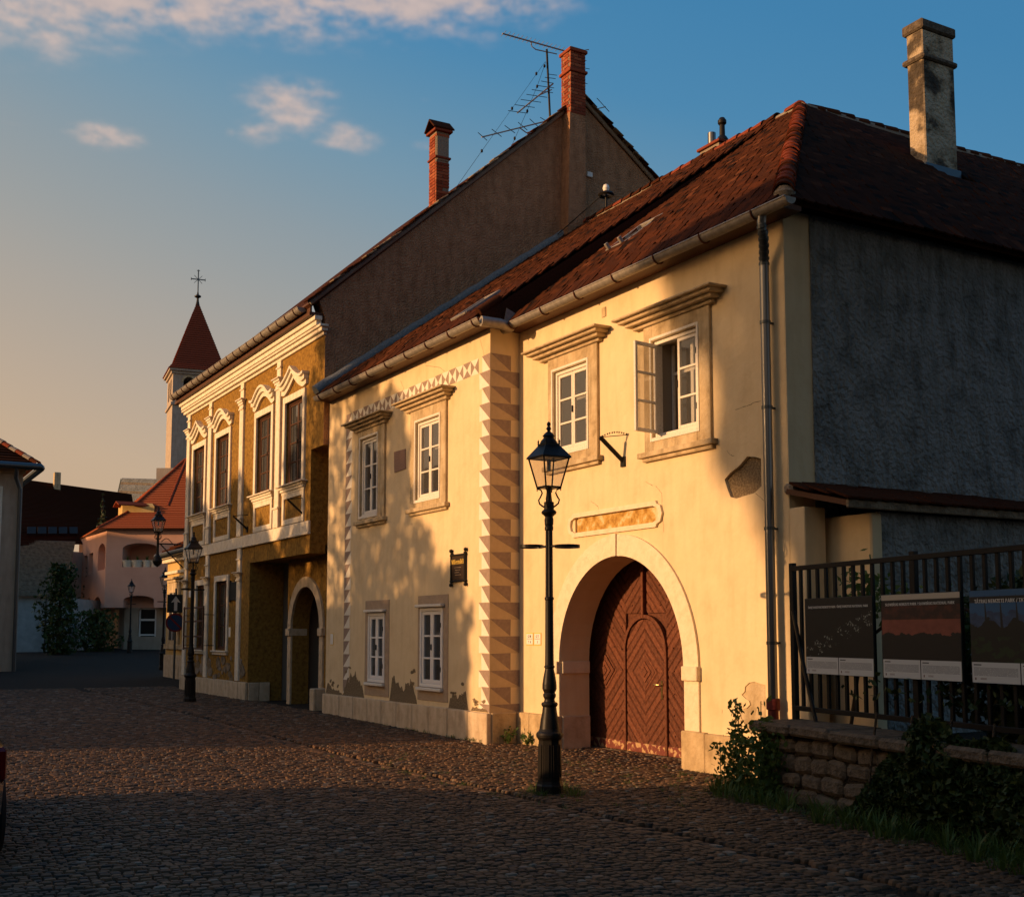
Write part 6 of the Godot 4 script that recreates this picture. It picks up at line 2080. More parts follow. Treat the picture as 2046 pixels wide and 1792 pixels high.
# ---------------------------------------------------------------- lamps
func make_lamp(label: String) -> Node3D:
	var t := thing("street_lamp", label, "street lamp", Vector3.ZERO, "cast iron street lamps")
	var k := MB.new()
	k.lathe([Vector2(0.0, 0.0), Vector2(0.145, 0.0), Vector2(0.145, 0.11), Vector2(0.135, 0.13), Vector2(0.128, 0.16), Vector2(0.118, 0.58), Vector2(0.13, 0.60)], 8, Vector3.ZERO, false, PI / 8)
	put(t, "base", k, m.iron)
	for q in 8:
		var an := TAU * q / 8.0 + PI / 4 * 0.0
		var d := Vector3(cos(an), 0, sin(an))
		var pk := MB.new()
		pk.cbox(d * 0.117 + Vector3(0, 0.37, 0), Vector3(0.014, 0.34, 0.055), 0.004, Basis(Vector3.UP, -an) * Basis(Vector3.BACK, 0.024))
		put(t, "base_panel", pk, m.iron)
	k = MB.new()
	k.lathe([Vector2(0.13, 0.60), Vector2(0.142, 0.615), Vector2(0.145, 0.64), Vector2(0.138, 0.66), Vector2(0.12, 0.675), Vector2(0.108, 0.70), Vector2(0.102, 0.75), Vector2(0.095, 0.80), Vector2(0.08, 0.87), Vector2(0.073, 0.93), Vector2(0.085, 0.945), Vector2(0.089, 0.96), Vector2(0.083, 0.975), Vector2(0.06, 0.985), Vector2(0.054, 1.01), Vector2(0.068, 1.04), Vector2(0.07, 1.06), Vector2(0.058, 1.08), Vector2(0.066, 1.095), Vector2(0.077, 1.12), Vector2(0.076, 1.17), Vector2(0.066, 1.24), Vector2(0.054, 1.30), Vector2(0.047, 1.335), Vector2(0.056, 1.345), Vector2(0.057, 1.36), Vector2(0.048, 1.37), Vector2(0.046, 1.5), Vector2(0.043, 2.06), Vector2(0.05, 2.07), Vector2(0.05, 2.09), Vector2(0.042, 2.10)], 20, Vector3.ZERO)
	put(t, "column", k, m.iron)
	k = MB.new()
	var fl := []
	for s in 24:
		fl.append(0.036 if s % 2 else 0.041)
	for s in 24:
		var a0 := TAU * s / 24.0
		var a1 := TAU * (s + 1) / 24.0
		var p0: Vector3 = Vector3(cos(a0), 0, sin(a0)) * fl[s]
		var p1: Vector3 = Vector3(cos(a1), 0, sin(a1)) * fl[(s + 1) % 24]
		k.quad(p0 + Vector3(0, 2.09, 0), p1 + Vector3(0, 2.09, 0), p1 * 0.93 + Vector3(0, 2.82, 0), p0 * 0.93 + Vector3(0, 2.82, 0), p0 + p1)
	put(t, "fluted_shaft", k, m.iron)
	k = MB.new()
	k.lathe([Vector2(0.038, 2.81), Vector2(0.047, 2.82), Vector2(0.047, 2.85), Vector2(0.042, 2.86), Vector2(0.048, 2.88), Vector2(0.05, 2.93), Vector2(0.043, 2.96), Vector2(0.055, 2.975), Vector2(0.08, 2.995), Vector2(0.084, 3.01), Vector2(0.07, 3.03), Vector2(0.055, 3.04), Vector2(0.054, 3.12), Vector2(0.02, 3.13), Vector2(0.02, 3.28)], 18, Vector3.ZERO)
	put(t, "capital", k, m.iron)
	# hoops for flower baskets
	var dir := Vector3(sin(deg_to_rad(17)), 0, cos(deg_to_rad(17)))
	var hp := grp(t, "hoops")
	for s in [-1, 1]:
		var c: Vector3 = dir * s * 0.26 + Vector3(0, 2.64 - 0.012 * s, 0)
		k = MB.new()
		k.lathe([Vector2(0.122, -0.016), Vector2(0.134, -0.016), Vector2(0.134, 0.016), Vector2(0.122, 0.016), Vector2(0.122, -0.016)], 24, c, false)
		put(hp, "hoop", k, m.iron)
	k = MB.new()
	k.tube([dir * -0.14 + Vector3(0, 2.64, 0), dir * 0.14 + Vector3(0, 2.64, 0)], 0.014, 6)
	put(hp, "arm", k, m.iron)
	lantern(t, Vector3(0, 3.22, 0))
	return t
func lantern(t: Node3D, o: Vector3) -> void:
	var ln := grp(t, "lantern")
	var b := 0.093
	var w := 0.160
	var y0 := 0.06
	var y1 := 0.38
	var cs := [Vector3(-1, 0, -1), Vector3(1, 0, -1), Vector3(1, 0, 1), Vector3(-1, 0, 1)]
	var fr := MB.new()
	for i in 4:
		var a: Vector3 = cs[i]
		var c: Vector3 = cs[(i + 1) % 4]
		fr.tube([o + a * b + Vector3(0, y0, 0), o + a * w + Vector3(0, y1, 0)], 0.0095, 6)
		fr.tube([o + a * b + Vector3(0, y0, 0), o + c * b + Vector3(0, y0, 0)], 0.011, 6)
		fr.tube([o + a * w + Vector3(0, y1, 0), o + c * w + Vector3(0, y1, 0)], 0.010, 6)
		fr.lathe([Vector2(0.0, -0.035), Vector2(0.008, -0.02), Vector2(0.004, -0.01), Vector2(0.01, 0.0), Vector2(0.0, 0.012)], 6, o + a * b + Vector3(0, y0 - 0.01, 0))
	fr.box(o + Vector3(0, y0 - 0.004, 0), Vector3(b * 2, 0.012, b * 2))
	put(ln, "frame", fr, m.iron)
	for i in 4:
		var a: Vector3 = cs[i]
		var c: Vector3 = cs[(i + 1) % 4]
		var k := MB.new()
		k.quad(o + a * b * 0.99 + Vector3(0, y0, 0), o + c * b * 0.99 + Vector3(0, y0, 0), o + c * w * 0.99 + Vector3(0, y1, 0), o + a * w * 0.99 + Vector3(0, y1, 0), a + c)
		put(ln, "pane", k, m.glass_lamp)
	for i in 4:   # scrolls that carry the lantern
		var a: Vector3 = cs[i] / sqrt(2.0)
		var k := MB.new()
		var pts := []
		for p in [[0.135, 0.05], [0.09, 0.035], [0.075, 0.0], [0.095, -0.045], [0.115, -0.075], [0.105, -0.115], [0.075, -0.14], [0.05, -0.155]]:
			pts.append(o + a * p[0] + Vector3(0, p[1], 0))
		k.tube(pts, 0.009, 6)
		put(ln, "scroll", k, m.iron)
	var rf := MB.new()
	rf.lathe([Vector2(0.252, 0.375), Vector2(0.252, 0.39), Vector2(0.125, 0.515), Vector2(0.125, 0.535), Vector2(0.11, 0.535)], 4, o, false, PI / 4)
	rf.lathe([Vector2(0.25, 0.377), Vector2(0.0, 0.385)], 4, o, false, PI / 4)
	rf.lathe([Vector2(0.10, 0.535), Vector2(0.085, 0.57), Vector2(0.06, 0.595), Vector2(0.055, 0.61), Vector2(0.07, 0.62), Vector2(0.055, 0.64), Vector2(0.035, 0.66), Vector2(0.015, 0.675), Vector2(0.02, 0.69), Vector2(0.03, 0.70), Vector2(0.02, 0.72), Vector2(0.012, 0.73), Vector2(0.022, 0.745), Vector2(0.02, 0.765), Vector2(0.0, 0.785)], 14, o)
	for i in 4:
		rf.lathe([Vector2(0.012, 0.53), Vector2(0.008, 0.55), Vector2(0.012, 0.56), Vector2(0.0, 0.59)], 6, o + cs[i] * 0.083)
	put(ln, "roof", rf, m.iron)
	var bl := MB.new()
	bl.lathe([Vector2(0.0, 0.24), Vector2(0.022, 0.24), Vector2(0.022, 0.36), Vector2(0.0, 0.37)], 10, o)
	put(ln, "lamp_holder", bl, m.zinc)
func lamps() -> void:
	var l0 := make_lamp("tall black cast iron street lamp before the arched gate")
	l0.position = Vector3(6.70, gy(-11.04), -11.04)
	var where := [[Vector3(7.36, 0, -28.28), "black cast iron street lamp before the ochre house"], [at_depth(325, 1300, 47), "black cast iron street lamp beside the yellow cottage"], [at_depth(258, 1300, 65), "black cast iron street lamp before the pink house"]]
	for w in where:
		var c := l0.duplicate() as Node3D
		c.name = numbered("street_lamp")
		add_child(c, true)
		c.position = Vector3(w[0].x, gy(w[0].z), w[0].z)
		c.set_meta("label", w[1])
	# bracket lamp on the far corner of the ochre house
	var bl := thing("bracket_lamp", "black bracket lantern hung from the corner of the ochre house", "wall lamp", Vector3(XY, 0, -34.6))
	var o := Vector3(8.02, 4.55, -34.75)
	lantern(bl, o)
	var k := MB.new()
	k.tube([o + Vector3(0, 0.06, 0), o + Vector3(0, -0.55, 0)], 0.035, 8)
	k.lathe([Vector2(0.0, -0.95), Vector2(0.1, -0.88), Vector2(0.14, -0.78), Vector2(0.1, -0.66), Vector2(0.05, -0.6), Vector2(0.035, -0.5)], 12, o)
	put(bl, "stem", k, m.iron)
	k = MB.new()
	k.tube([o + Vector3(0, -0.28, 0), Vector3(XY, o.y - 0.28, o.z)], 0.02, 6)
	k.tube([o + Vector3(0.06, -0.28, 0), Vector3(XY, o.y - 0.95, o.z)], 0.02, 6)
	var pts := []
	for i in 10:
		var t := i / 9.0
		pts.append(o + Vector3(0.1 + 0.55 * t, -0.22 + 0.10 * sin(t * TAU), 0))
	k.tube(pts, 0.012, 6)
	put(bl, "bracket", k, m.iron)

# ---------------------------------------------------------------- signs, brackets, antennas, car
func label_text(parent: Node, txt: String, px: float, mt: Material, at: Vector3, b: Basis) -> void:
	var tm := TextMesh.new()
	tm.text = txt
	var fo := SystemFont.new()
	fo.font_names = PackedStringArray(["Droid Serif"])
	fo.font_weight = 700
	tm.font = fo
	tm.font_size = 32
	tm.pixel_size = px
	tm.depth = 0.002
	inst(parent, "lettering", tm, mt, at, b)
func small_things() -> void:
	var face := Basis(Vector3(0, 0, 1), Vector3.UP, Vector3(-1, 0, 0))    # reads along the street fronts
	# monument tablet on the sgraffito house: wrought frame, gold heading
	var mk := thing("tablet", "dark tablet with gold lettering in a scrolled iron frame", "sign", Vector3(XD, 2.5, -17.4))
	bx(mk, "plate", m.plaque_dark, Vector3(XD - 0.035, 2.58, -17.66), Vector3(XD - 0.012, 2.98, -17.18), 0.004)
	for s in [[-17.69, -17.63], [-17.21, -17.15]]:
		bx(mk, "frame_bar", m.iron, Vector3(XD - 0.05, 2.53, s[0] + 0.01), Vector3(XD - 0.008, 3.03, s[1] - 0.01), 0.008)
	for y in [2.56, 2.985]:
		bx(mk, "frame_bar", m.iron, Vector3(XD - 0.05, y - 0.014, -17.70), Vector3(XD - 0.008, y + 0.014, -17.14), 0.008)
	for z in [-17.68, -17.16]:
		for y in [2.50, 3.06]:
			var k := MB.new()
			k.lathe([Vector2(0.0, -0.035), Vector2(0.03, -0.02), Vector2(0.035, 0.0), Vector2(0.03, 0.02), Vector2(0.0, 0.035)], 8, Vector3(XD - 0.03, y, z))
			put(mk, "scroll", k, m.iron)
	label_text(mk, "Műemlék", 0.0031, m.gold, Vector3(XD - 0.038, 2.87, -17.42), face)
	for i in 4:
		bx(mk, "small_print", m.board, Vector3(XD - 0.0365, 2.775 - 0.04 * i, -17.54 + 0.02 * (i % 2)), Vector3(XD - 0.034, 2.783 - 0.04 * i, -17.31 - 0.03 * (i % 3)))
	# the ochre house has a smaller one
	var m2 := thing("tablet", "dark tablet beside the lower window of the ochre house", "sign", Vector3(XY, 2.5, -29.6))
	bx(m2, "plate", m.black, Vector3(XY - 0.04, 2.54, -29.87), Vector3(XY - 0.012, 3.0, -29.34), 0.01)
	for z in [-29.88, -29.33]:
		bx(m2, "frame_bar", m.iron, Vector3(XY - 0.05, 2.50, z - 0.02), Vector3(XY - 0.01, 3.05, z + 0.02), 0.006)
	# utility markers
	for q in [[XE, -16.17, -15.95, 1.53, 1.72, "G M", "7   8", "gas marker plate with orange rim by the gate, lettered M"], [XE, -15.93, -15.72, 1.53, 1.72, "G T", " 1", "gas marker plate with orange rim by the gate, lettered T"], [XD, -23.2, -23.02, 1.48, 1.72, "", "", "marker plate with orange rim at the far edge of the sgraffito house"], [XY, -30.0, -29.82, 1.62, 1.88, "", "", "pale marker plate below the tablet of the ochre house"], [XY, -34.0, -33.75, 2.72, 2.92, "", "", "small white plate high on the ochre house"]]:
		var t := thing("marker_plate", q[7], "sign", Vector3(q[0], q[3], (q[1] + q[2]) * 0.5))
		bx(t, "rim", m.gold, Vector3(q[0] - 0.008, q[3], q[1]), Vector3(q[0] + 0.002, q[4], q[2]), 0.002)
		bx(t, "plate", m.white_clean, Vector3(q[0] - 0.012, q[3] + 0.014, q[1] + 0.014), Vector3(q[0] - 0.004, q[4] - 0.014, q[2] - 0.014), 0.002)
		if q[5]:
			label_text(t, q[5], 0.0016, m.black, Vector3(q[0] - 0.013, q[4] - 0.055, (q[1] + q[2]) * 0.5), face)
		if q[6]:
			label_text(t, q[6], 0.0014, m.black, Vector3(q[0] - 0.013, q[3] + 0.05, (q[1] + q[2]) * 0.5), face)
			bx(t, "line", m.black, Vector3(q[0] - 0.0135, q[3] + 0.095, q[1] + 0.03), Vector3(q[0] - 0.011, q[3] + 0.101, q[2] - 0.03))
	# empty flag and sign brackets
	for q in [[XE, -13.50, 4.06, "twisted iron banner bracket with chain between the gate house windows", true], [XY, -28.6, 4.24, "slim iron bracket under the sills of the ochre house", false], [XY, -24.6, 4.26, "slim iron bracket near the overhang of the ochre house", false]]:
		var t := thing("flag_bracket", q[3], "bracket", Vector3(q[0], q[2], q[1]))
		var k := MB.new()
		var a := Vector3(q[0], q[2], q[1])
		var b := a + Vector3(-0.36, 0.32, -0.04)
		k.tube([a, b], 0.032 if q[4] else 0.022, 8)
		k.box(a + Vector3(-0.01, 0, 0), Vector3(0.03, 0.14, 0.10))
		put(t, "socket", k, m.iron)
		k = MB.new()
		var c := a + Vector3(0, 0.36, 0.12 if q[4] else 0.0)
		if q[4]:
			for i in 12:
				var p := b.lerp(c, i / 12.0) + Vector3(0, 0.05 * sin(PI * i / 12.0), 0)
				k.lathe([Vector2(0.0, -0.016), Vector2(0.014, 0.0), Vector2(0.0, 0.016)], 6, p + Vector3(0, 0, 0.006 * (i % 2)))
			k.tube([b, c], 0.006, 5)
		else:
			k.tube([b, c], 0.010, 6)
		put(t, "stay", k, m.iron)
	# mast with aerials at the gable
	var zg := -23.75
	var ae := thing("tv_antenna", "mast with three television aerials beside the brick chimney", "antenna", on_z(1100, 240, zg))
	var P := func(x: float, y: float, dz := 0.0) -> Vector3: return on_z((1600 + x * 0.5023) / 1.9345, (100 + y * 0.5023) / 1.9345, zg + dz)
	var k := MB.new()
	k.tube([P.call(1022, 180), P.call(1050, 760)], 0.026, 8)
	put(ae, "mast", k, m.iron)
	k = MB.new()
	k.tube([P.call(680, 58), P.call(1215, 208)], 0.018, 6)
	k.tube([P.call(900, 122), P.call(908, 160), P.call(940, 182), P.call(1100, 216)], 0.014, 6)
	k.tube([P.call(1215, 205), P.call(1345, 182)], 0.014, 6)
	put(ae, "boom", k, m.zinc)
	for i in 17:
		var c: Vector3 = (P.call(690, 60) as Vector3).lerp(P.call(1200, 203), i / 16.0)
		k = MB.new()
		k.tube([c + Vector3(0.02, 0.02, -0.16), c + Vector3(-0.02, 0.0, 0.16)], 0.006, 5)
		put(ae, "element", k, m.zinc)
	k = MB.new()
	k.tube([P.call(795, 670), P.call(1070, 445)], 0.018, 6)
	k.tube([P.call(960, 535), P.call(1060, 490)], 0.014, 6)
	put(ae, "boom", k, m.zinc)
	for q in [[725, 652, 875, 672], [775, 606, 928, 628], [822, 566, 978, 588], [866, 527, 1024, 550], [907, 490, 1070, 515], [945, 458, 1078, 478], [978, 424, 1075, 442], [1008, 396, 1090, 406], [1040, 372, 1100, 380], [1260, 315, 1352, 332], [1255, 430, 1335, 445], [1272, 255, 1328, 267], [1245, 215, 1293, 235]]:
		k = MB.new()
		k.tube([P.call(q[0], q[1]), P.call(q[2], q[3])], 0.008, 5)
		put(ae, "element", k, m.iron)
	k = MB.new()
	k.tube([P.call(520, 856), P.call(1010, 735)], 0.018, 6)
	k.tube([P.call(815, 785), P.call(865, 822), P.call(960, 800)], 0.014, 6)
	k.tube([P.call(1380, 645), P.call(1475, 622)], 0.014, 6)
	put(ae, "boom", k, m.zinc)
	for q in [[492, 820, 563, 882], [598, 794, 674, 852], [698, 766, 778, 825], [802, 742, 872, 802], [890, 715, 958, 778], [972, 704, 1040, 745], [1408, 555, 1503, 660]]:
		k = MB.new()
		k.tube([P.call(q[0], q[1]), P.call(q[2], q[3])], 0.009, 5)
		put(ae, "element", k, m.iron)
	k = MB.new()
	k.tube([P.call(1010, 275), P.call(755, 635), P.call(522, 962), P.call(285, 1298, -0.6)], 0.0045, 4)
	k.tube([P.call(1015, 275), P.call(950, 460), P.call(870, 655), P.call(742, 945, -0.3)], 0.0045, 4)
	for q in [[942, 367], [755, 635], [522, 962], [948, 465], [872, 655], [775, 865], [1005, 308]]:
		k.lathe([Vector2(0.0, -0.05), Vector2(0.03, -0.02), Vector2(0.03, 0.02), Vector2(0.0, 0.05)], 6, P.call(q[0], q[1]))
	put(ae, "guy_wire", k, m.iron)
	# stay ball on the ridge of the sgraffito roof
	var sb := thing("ridge_stay", "iron stay with round insulator on the roof ridge by the gable", "antenna", Vector3(RIDGE_X, RIDGE_Y, -22.3))
	k = MB.new()
	k.tube([Vector3(RIDGE_X, RIDGE_Y, -22.3), Vector3(RIDGE_X, RIDGE_Y + 0.6, -22.3)], 0.03, 6)
	k.lathe([Vector2(0.17, 0.42), Vector2(0.20, 0.46), Vector2(0.17, 0.5)], 10, Vector3(RIDGE_X, RIDGE_Y, -22.3))
	k.tube([Vector3(RIDGE_X, RIDGE_Y + 0.45, -22.3), Vector3(RIDGE_X, RIDGE_Y + 0.05, -21.3)], 0.012, 5)
	k.tube([Vector3(RIDGE_X - 0.1, RIDGE_Y + 0.45, -22.3), Vector3(RIDGE_X - 0.7, RIDGE_Y - 0.3, -23.3)], 0.012, 5)
	put(sb, "stay", k, m.iron)
	k = MB.new()
	k.lathe([Vector2(0.0, 0.52), Vector2(0.06, 0.55), Vector2(0.08, 0.62), Vector2(0.06, 0.69), Vector2(0.0, 0.72)], 10, Vector3(RIDGE_X, RIDGE_Y, -22.3))
	put(sb, "insulator", k, m.white_clean)
	# traffic signs
	var so := at_depth(348, 1300, 40)
	so.y = gy(so.z)
	var sg := thing("traffic_sign", "sign post with white arrow plate above a round no parking sign", "road sign", so)
	var rt := Vector3(cos(YAW - 0.27), 0, sin(YAW - 0.27))
	var fb := Basis(rt, Vector3.UP, rt.cross(Vector3.UP))
	k = MB.new()
	k.tube([so + Vector3(0, -0.1, 0), so + Vector3(0, 3.0, 0)], 0.035, 8)
	put(sg, "post", k, m.zinc_dark)
	var cy := at_depth(349, 1206, 40).y
	k = MB.new()
	k.cbox(so * Vector3(1, 0, 1) + Vector3(0, cy, 0) + fb.z * 0.05, Vector3(0.56, 0.60, 0.02), 0.004, fb)
	put(sg, "arrow_plate", k, m.sign_dark)
	k = MB.new()
	k.prism(PackedVector2Array([Vector2(-0.05, -0.24), Vector2(0.05, -0.24), Vector2(0.05, 0.06), Vector2(0.15, 0.03), Vector2(0.0, 0.25), Vector2(-0.15, 0.03), Vector2(-0.05, 0.06)]), so * Vector3(1, 0, 1) + Vector3(0, cy, 0) + fb.z * 0.061, fb.x, Vector3.UP, fb.z * 0.003)
	put(sg, "arrow", k, m.sign_white)
	cy = at_depth(349, 1244, 40).y
	var cc := so * Vector3(1, 0, 1) + Vector3(0, cy, 0) + fb.z * 0.05
	for q in [[0.31, m.sign_red, 0.0], [0.255, m.sign_blue, 0.004]]:
		k = MB.new()
		var poly := PackedVector2Array()
		for i in 28:
			poly.append(Vector2(cos(TAU * i / 28.0), sin(TAU * i / 28.0)) * q[0])
		k.prism(poly, cc + fb.z * q[2], fb.x, Vector3.UP, fb.z * 0.012)
		put(sg, "disc", k, q[1])
	k = MB.new()
	k.box(cc + fb.z * 0.018, Vector3(0.52, 0.055, 0.006), fb * Basis(Vector3.BACK, -PI / 4))
	put(sg, "bar", k, m.sign_red)
	car()
func car() -> void:
	var t := thing("parked_car", "black parked hatchback seen from its rear corner at the street edge", "car", Vector3(0.31, 0, -11.6))
	# cross sections along the car: [z, half width, sill, shoulder height, roof height, roof half width], rear is +z
	var o := Vector3(0.31, 0, -11.6)
	var secs := [[2.02, 0.70, 0.34, 0.80, 0.86, 0.60], [1.98, 0.82, 0.28, 0.86, 0.98, 0.66], [1.80, 0.87, 0.25, 0.90, 1.16, 0.62], [1.45, 0.89, 0.25, 0.92, 1.38, 0.58], [0.9, 0.90, 0.24, 0.93, 1.45, 0.57], [0.0, 0.90, 0.24, 0.92, 1.47, 0.57], [-0.7, 0.90, 0.24, 0.90, 1.38, 0.58], [-1.15, 0.89, 0.24, 0.88, 0.98, 0.62], [-1.9, 0.84, 0.26, 0.76, 0.80, 0.6], [-2.05, 0.70, 0.34, 0.6, 0.64, 0.5]]
	var body := MB.new()
	var ring := func(s: Array) -> Array:
		var p := []
		for q in [[0.0, s[2]], [s[1] * 0.9, s[2]], [s[1] * 0.985, s[2] + 0.12], [s[1], (s[2] + s[3]) * 0.55], [s[1] * 0.985, s[3] - 0.03], [s[1] * 0.95, s[3]], [lerpf(s[1] * 0.95, s[5], 0.9), lerpf(s[3], s[4], 0.88)], [s[5] * 0.86, s[4] - 0.005], [0.0, s[4] + 0.015]]:
			p.append(Vector3(q[0], q[1], s[0]))
		return p
	for i in range(secs.size() - 1):
		var a: Array = ring.call(secs[i])
		var b: Array = ring.call(secs[i + 1])
		for j in range(a.size() - 1):
			for sgn in [1.0, -1.0]:
				var f := Vector3(sgn, 1, 1)
				var mid: Vector3 = (a[j] + a[j + 1]) * 0.5 * f - Vector3(0, 0.6, a[j].z)
				body.quad(o + a[j] * f, o + a[j + 1] * f, o + b[j + 1] * f, o + b[j] * f, mid)
	for e in [0, secs.size() - 1]:
		var a: Array = ring.call(secs[e])
		for j in range(1, a.size() - 1):
			for sgn in [1.0, -1.0]:
				var f := Vector3(sgn, 1, 1)
				body.tri(o + a[0] * f, o + a[j] * f, o + a[j + 1] * f, Vector3(0, 0, 1 if e == 0 else -1))
	put(t, "body", body, m.car)
	for sgn in [1.0, -1.0]:
		var k := MB.new()
		k.cbox(o + Vector3(sgn * 0.80, 0.74, 1.90), Vector3(0.13, 0.26, 0.12), 0.03, Basis(Vector3.UP, sgn * 0.5))
		put(t, "tail_lamp", k, m.red_lens)
		k = MB.new()
		k.cbox(o + Vector3(sgn * 0.98, 0.98, -0.75), Vector3(0.2, 0.13, 0.10), 0.03)
		put(t, "mirror", k, m.car)
		k = MB.new()
		k.quad(o + Vector3(sgn * 0.862, 0.95, 1.3), o + Vector3(sgn * 0.862, 0.95, -0.6), o + Vector3(sgn * 0.63, 1.33, -0.45), o + Vector3(sgn * 0.63, 1.33, 1.1), Vector3(sgn, 0.3, 0))
		put(t, "side_window", k, m.black)
		for z in [1.3, -1.3]:
			var w := grp(t, "wheel")
			k = MB.new()
			k.lathe([Vector2(0.19, -0.10), Vector2(0.30, -0.10), Vector2(0.32, -0.07), Vector2(0.32, 0.07), Vector2(0.30, 0.10), Vector2(0.19, 0.10)], 24, o + Vector3(sgn * 0.82, 0.32, z), true, 0.0, Basis(Vector3.BACK, PI / 2))
			put(w, "tyre", k, m.rubber)
			k = MB.new()
			k.lathe([Vector2(0.0, 0.06), Vector2(0.19, 0.08), Vector2(0.2, 0.0), Vector2(0.19, -0.08), Vector2(0.0, -0.06)], 16, o + Vector3(sgn * 0.82, 0.32, z), true, 0.0, Basis(Vector3.BACK, PI / 2))
			put(w, "rim", k, m.zinc)
	var k2 := MB.new()
	k2.cbox(o + Vector3(0, 0.45, 2.0), Vector3(1.5, 0.26, 0.14), 0.05)
	put(t, "bumper", k2, m.car)
	k2 = MB.new()
	k2.quad(o + Vector3(-0.56, 1.0, 1.96), o + Vector3(0.56, 1.0, 1.96), o + Vector3(0.5, 1.34, 1.56), o + Vector3(-0.5, 1.34, 1.56), Vector3(0, 0.5, 1))
	put(t, "rear_window", k2, m.black)

# ---------------------------------------------------------------- weeds, grass, far trees
func tuft(k: MB, p: Vector3, h: float, n: int, spread: float) -> void:
	for i in n:
		var a := rng.randf() * TAU
		var d := Vector3(cos(a), 0, sin(a))
		var s := d.cross(Vector3.UP) * rng.randf_range(0.004, 0.008) * (h / 0.15)
		var b := p + d * rng.randf() * spread * 0.5
		var hh := h * rng.randf_range(0.5, 1.1)
		var mid := b + Vector3(0, hh * 0.6, 0) + d * spread * 0.25
		var tip := b + Vector3(0, hh, 0) + d * spread * rng.randf_range(0.5, 1.0)
		k.quad(b - s, b + s, mid + s * 0.8, mid - s * 0.8, d + Vector3.UP)
		k.tri(mid - s * 0.8, mid + s * 0.8, tip, d + Vector3.UP)
func broad_weed(t: Node, p: Vector3, h: float, n: int) -> void:
	var st := MB.new()
	var lf := MB.new()
	for i in n:
		var a := TAU * i / n + rng.randf()
		var d := Vector3(cos(a), 0, sin(a))
		var tip := p + Vector3(0, h * rng.randf_range(0.5, 1.0), 0) + d * h * rng.randf_range(0.2, 0.6)
		st.tube([p, p.lerp(tip, 0.5) + Vector3(0, h * 0.12, 0), tip], 0.004, 5)
		for j in 5:
			var q := p.lerp(tip, 0.3 + 0.7 * j / 4.0) + Vector3(0, h * 0.08, 0)
			leaf_quad(lf, q + Vector3(rng.randf_range(-0.03, 0.03), 0, rng.randf_range(-0.03, 0.03)), rng.randf_range(0.025, 0.05))
	put(t, "stem", st, m.leaf)
	put(t, "leaves", lf, m.leaf)
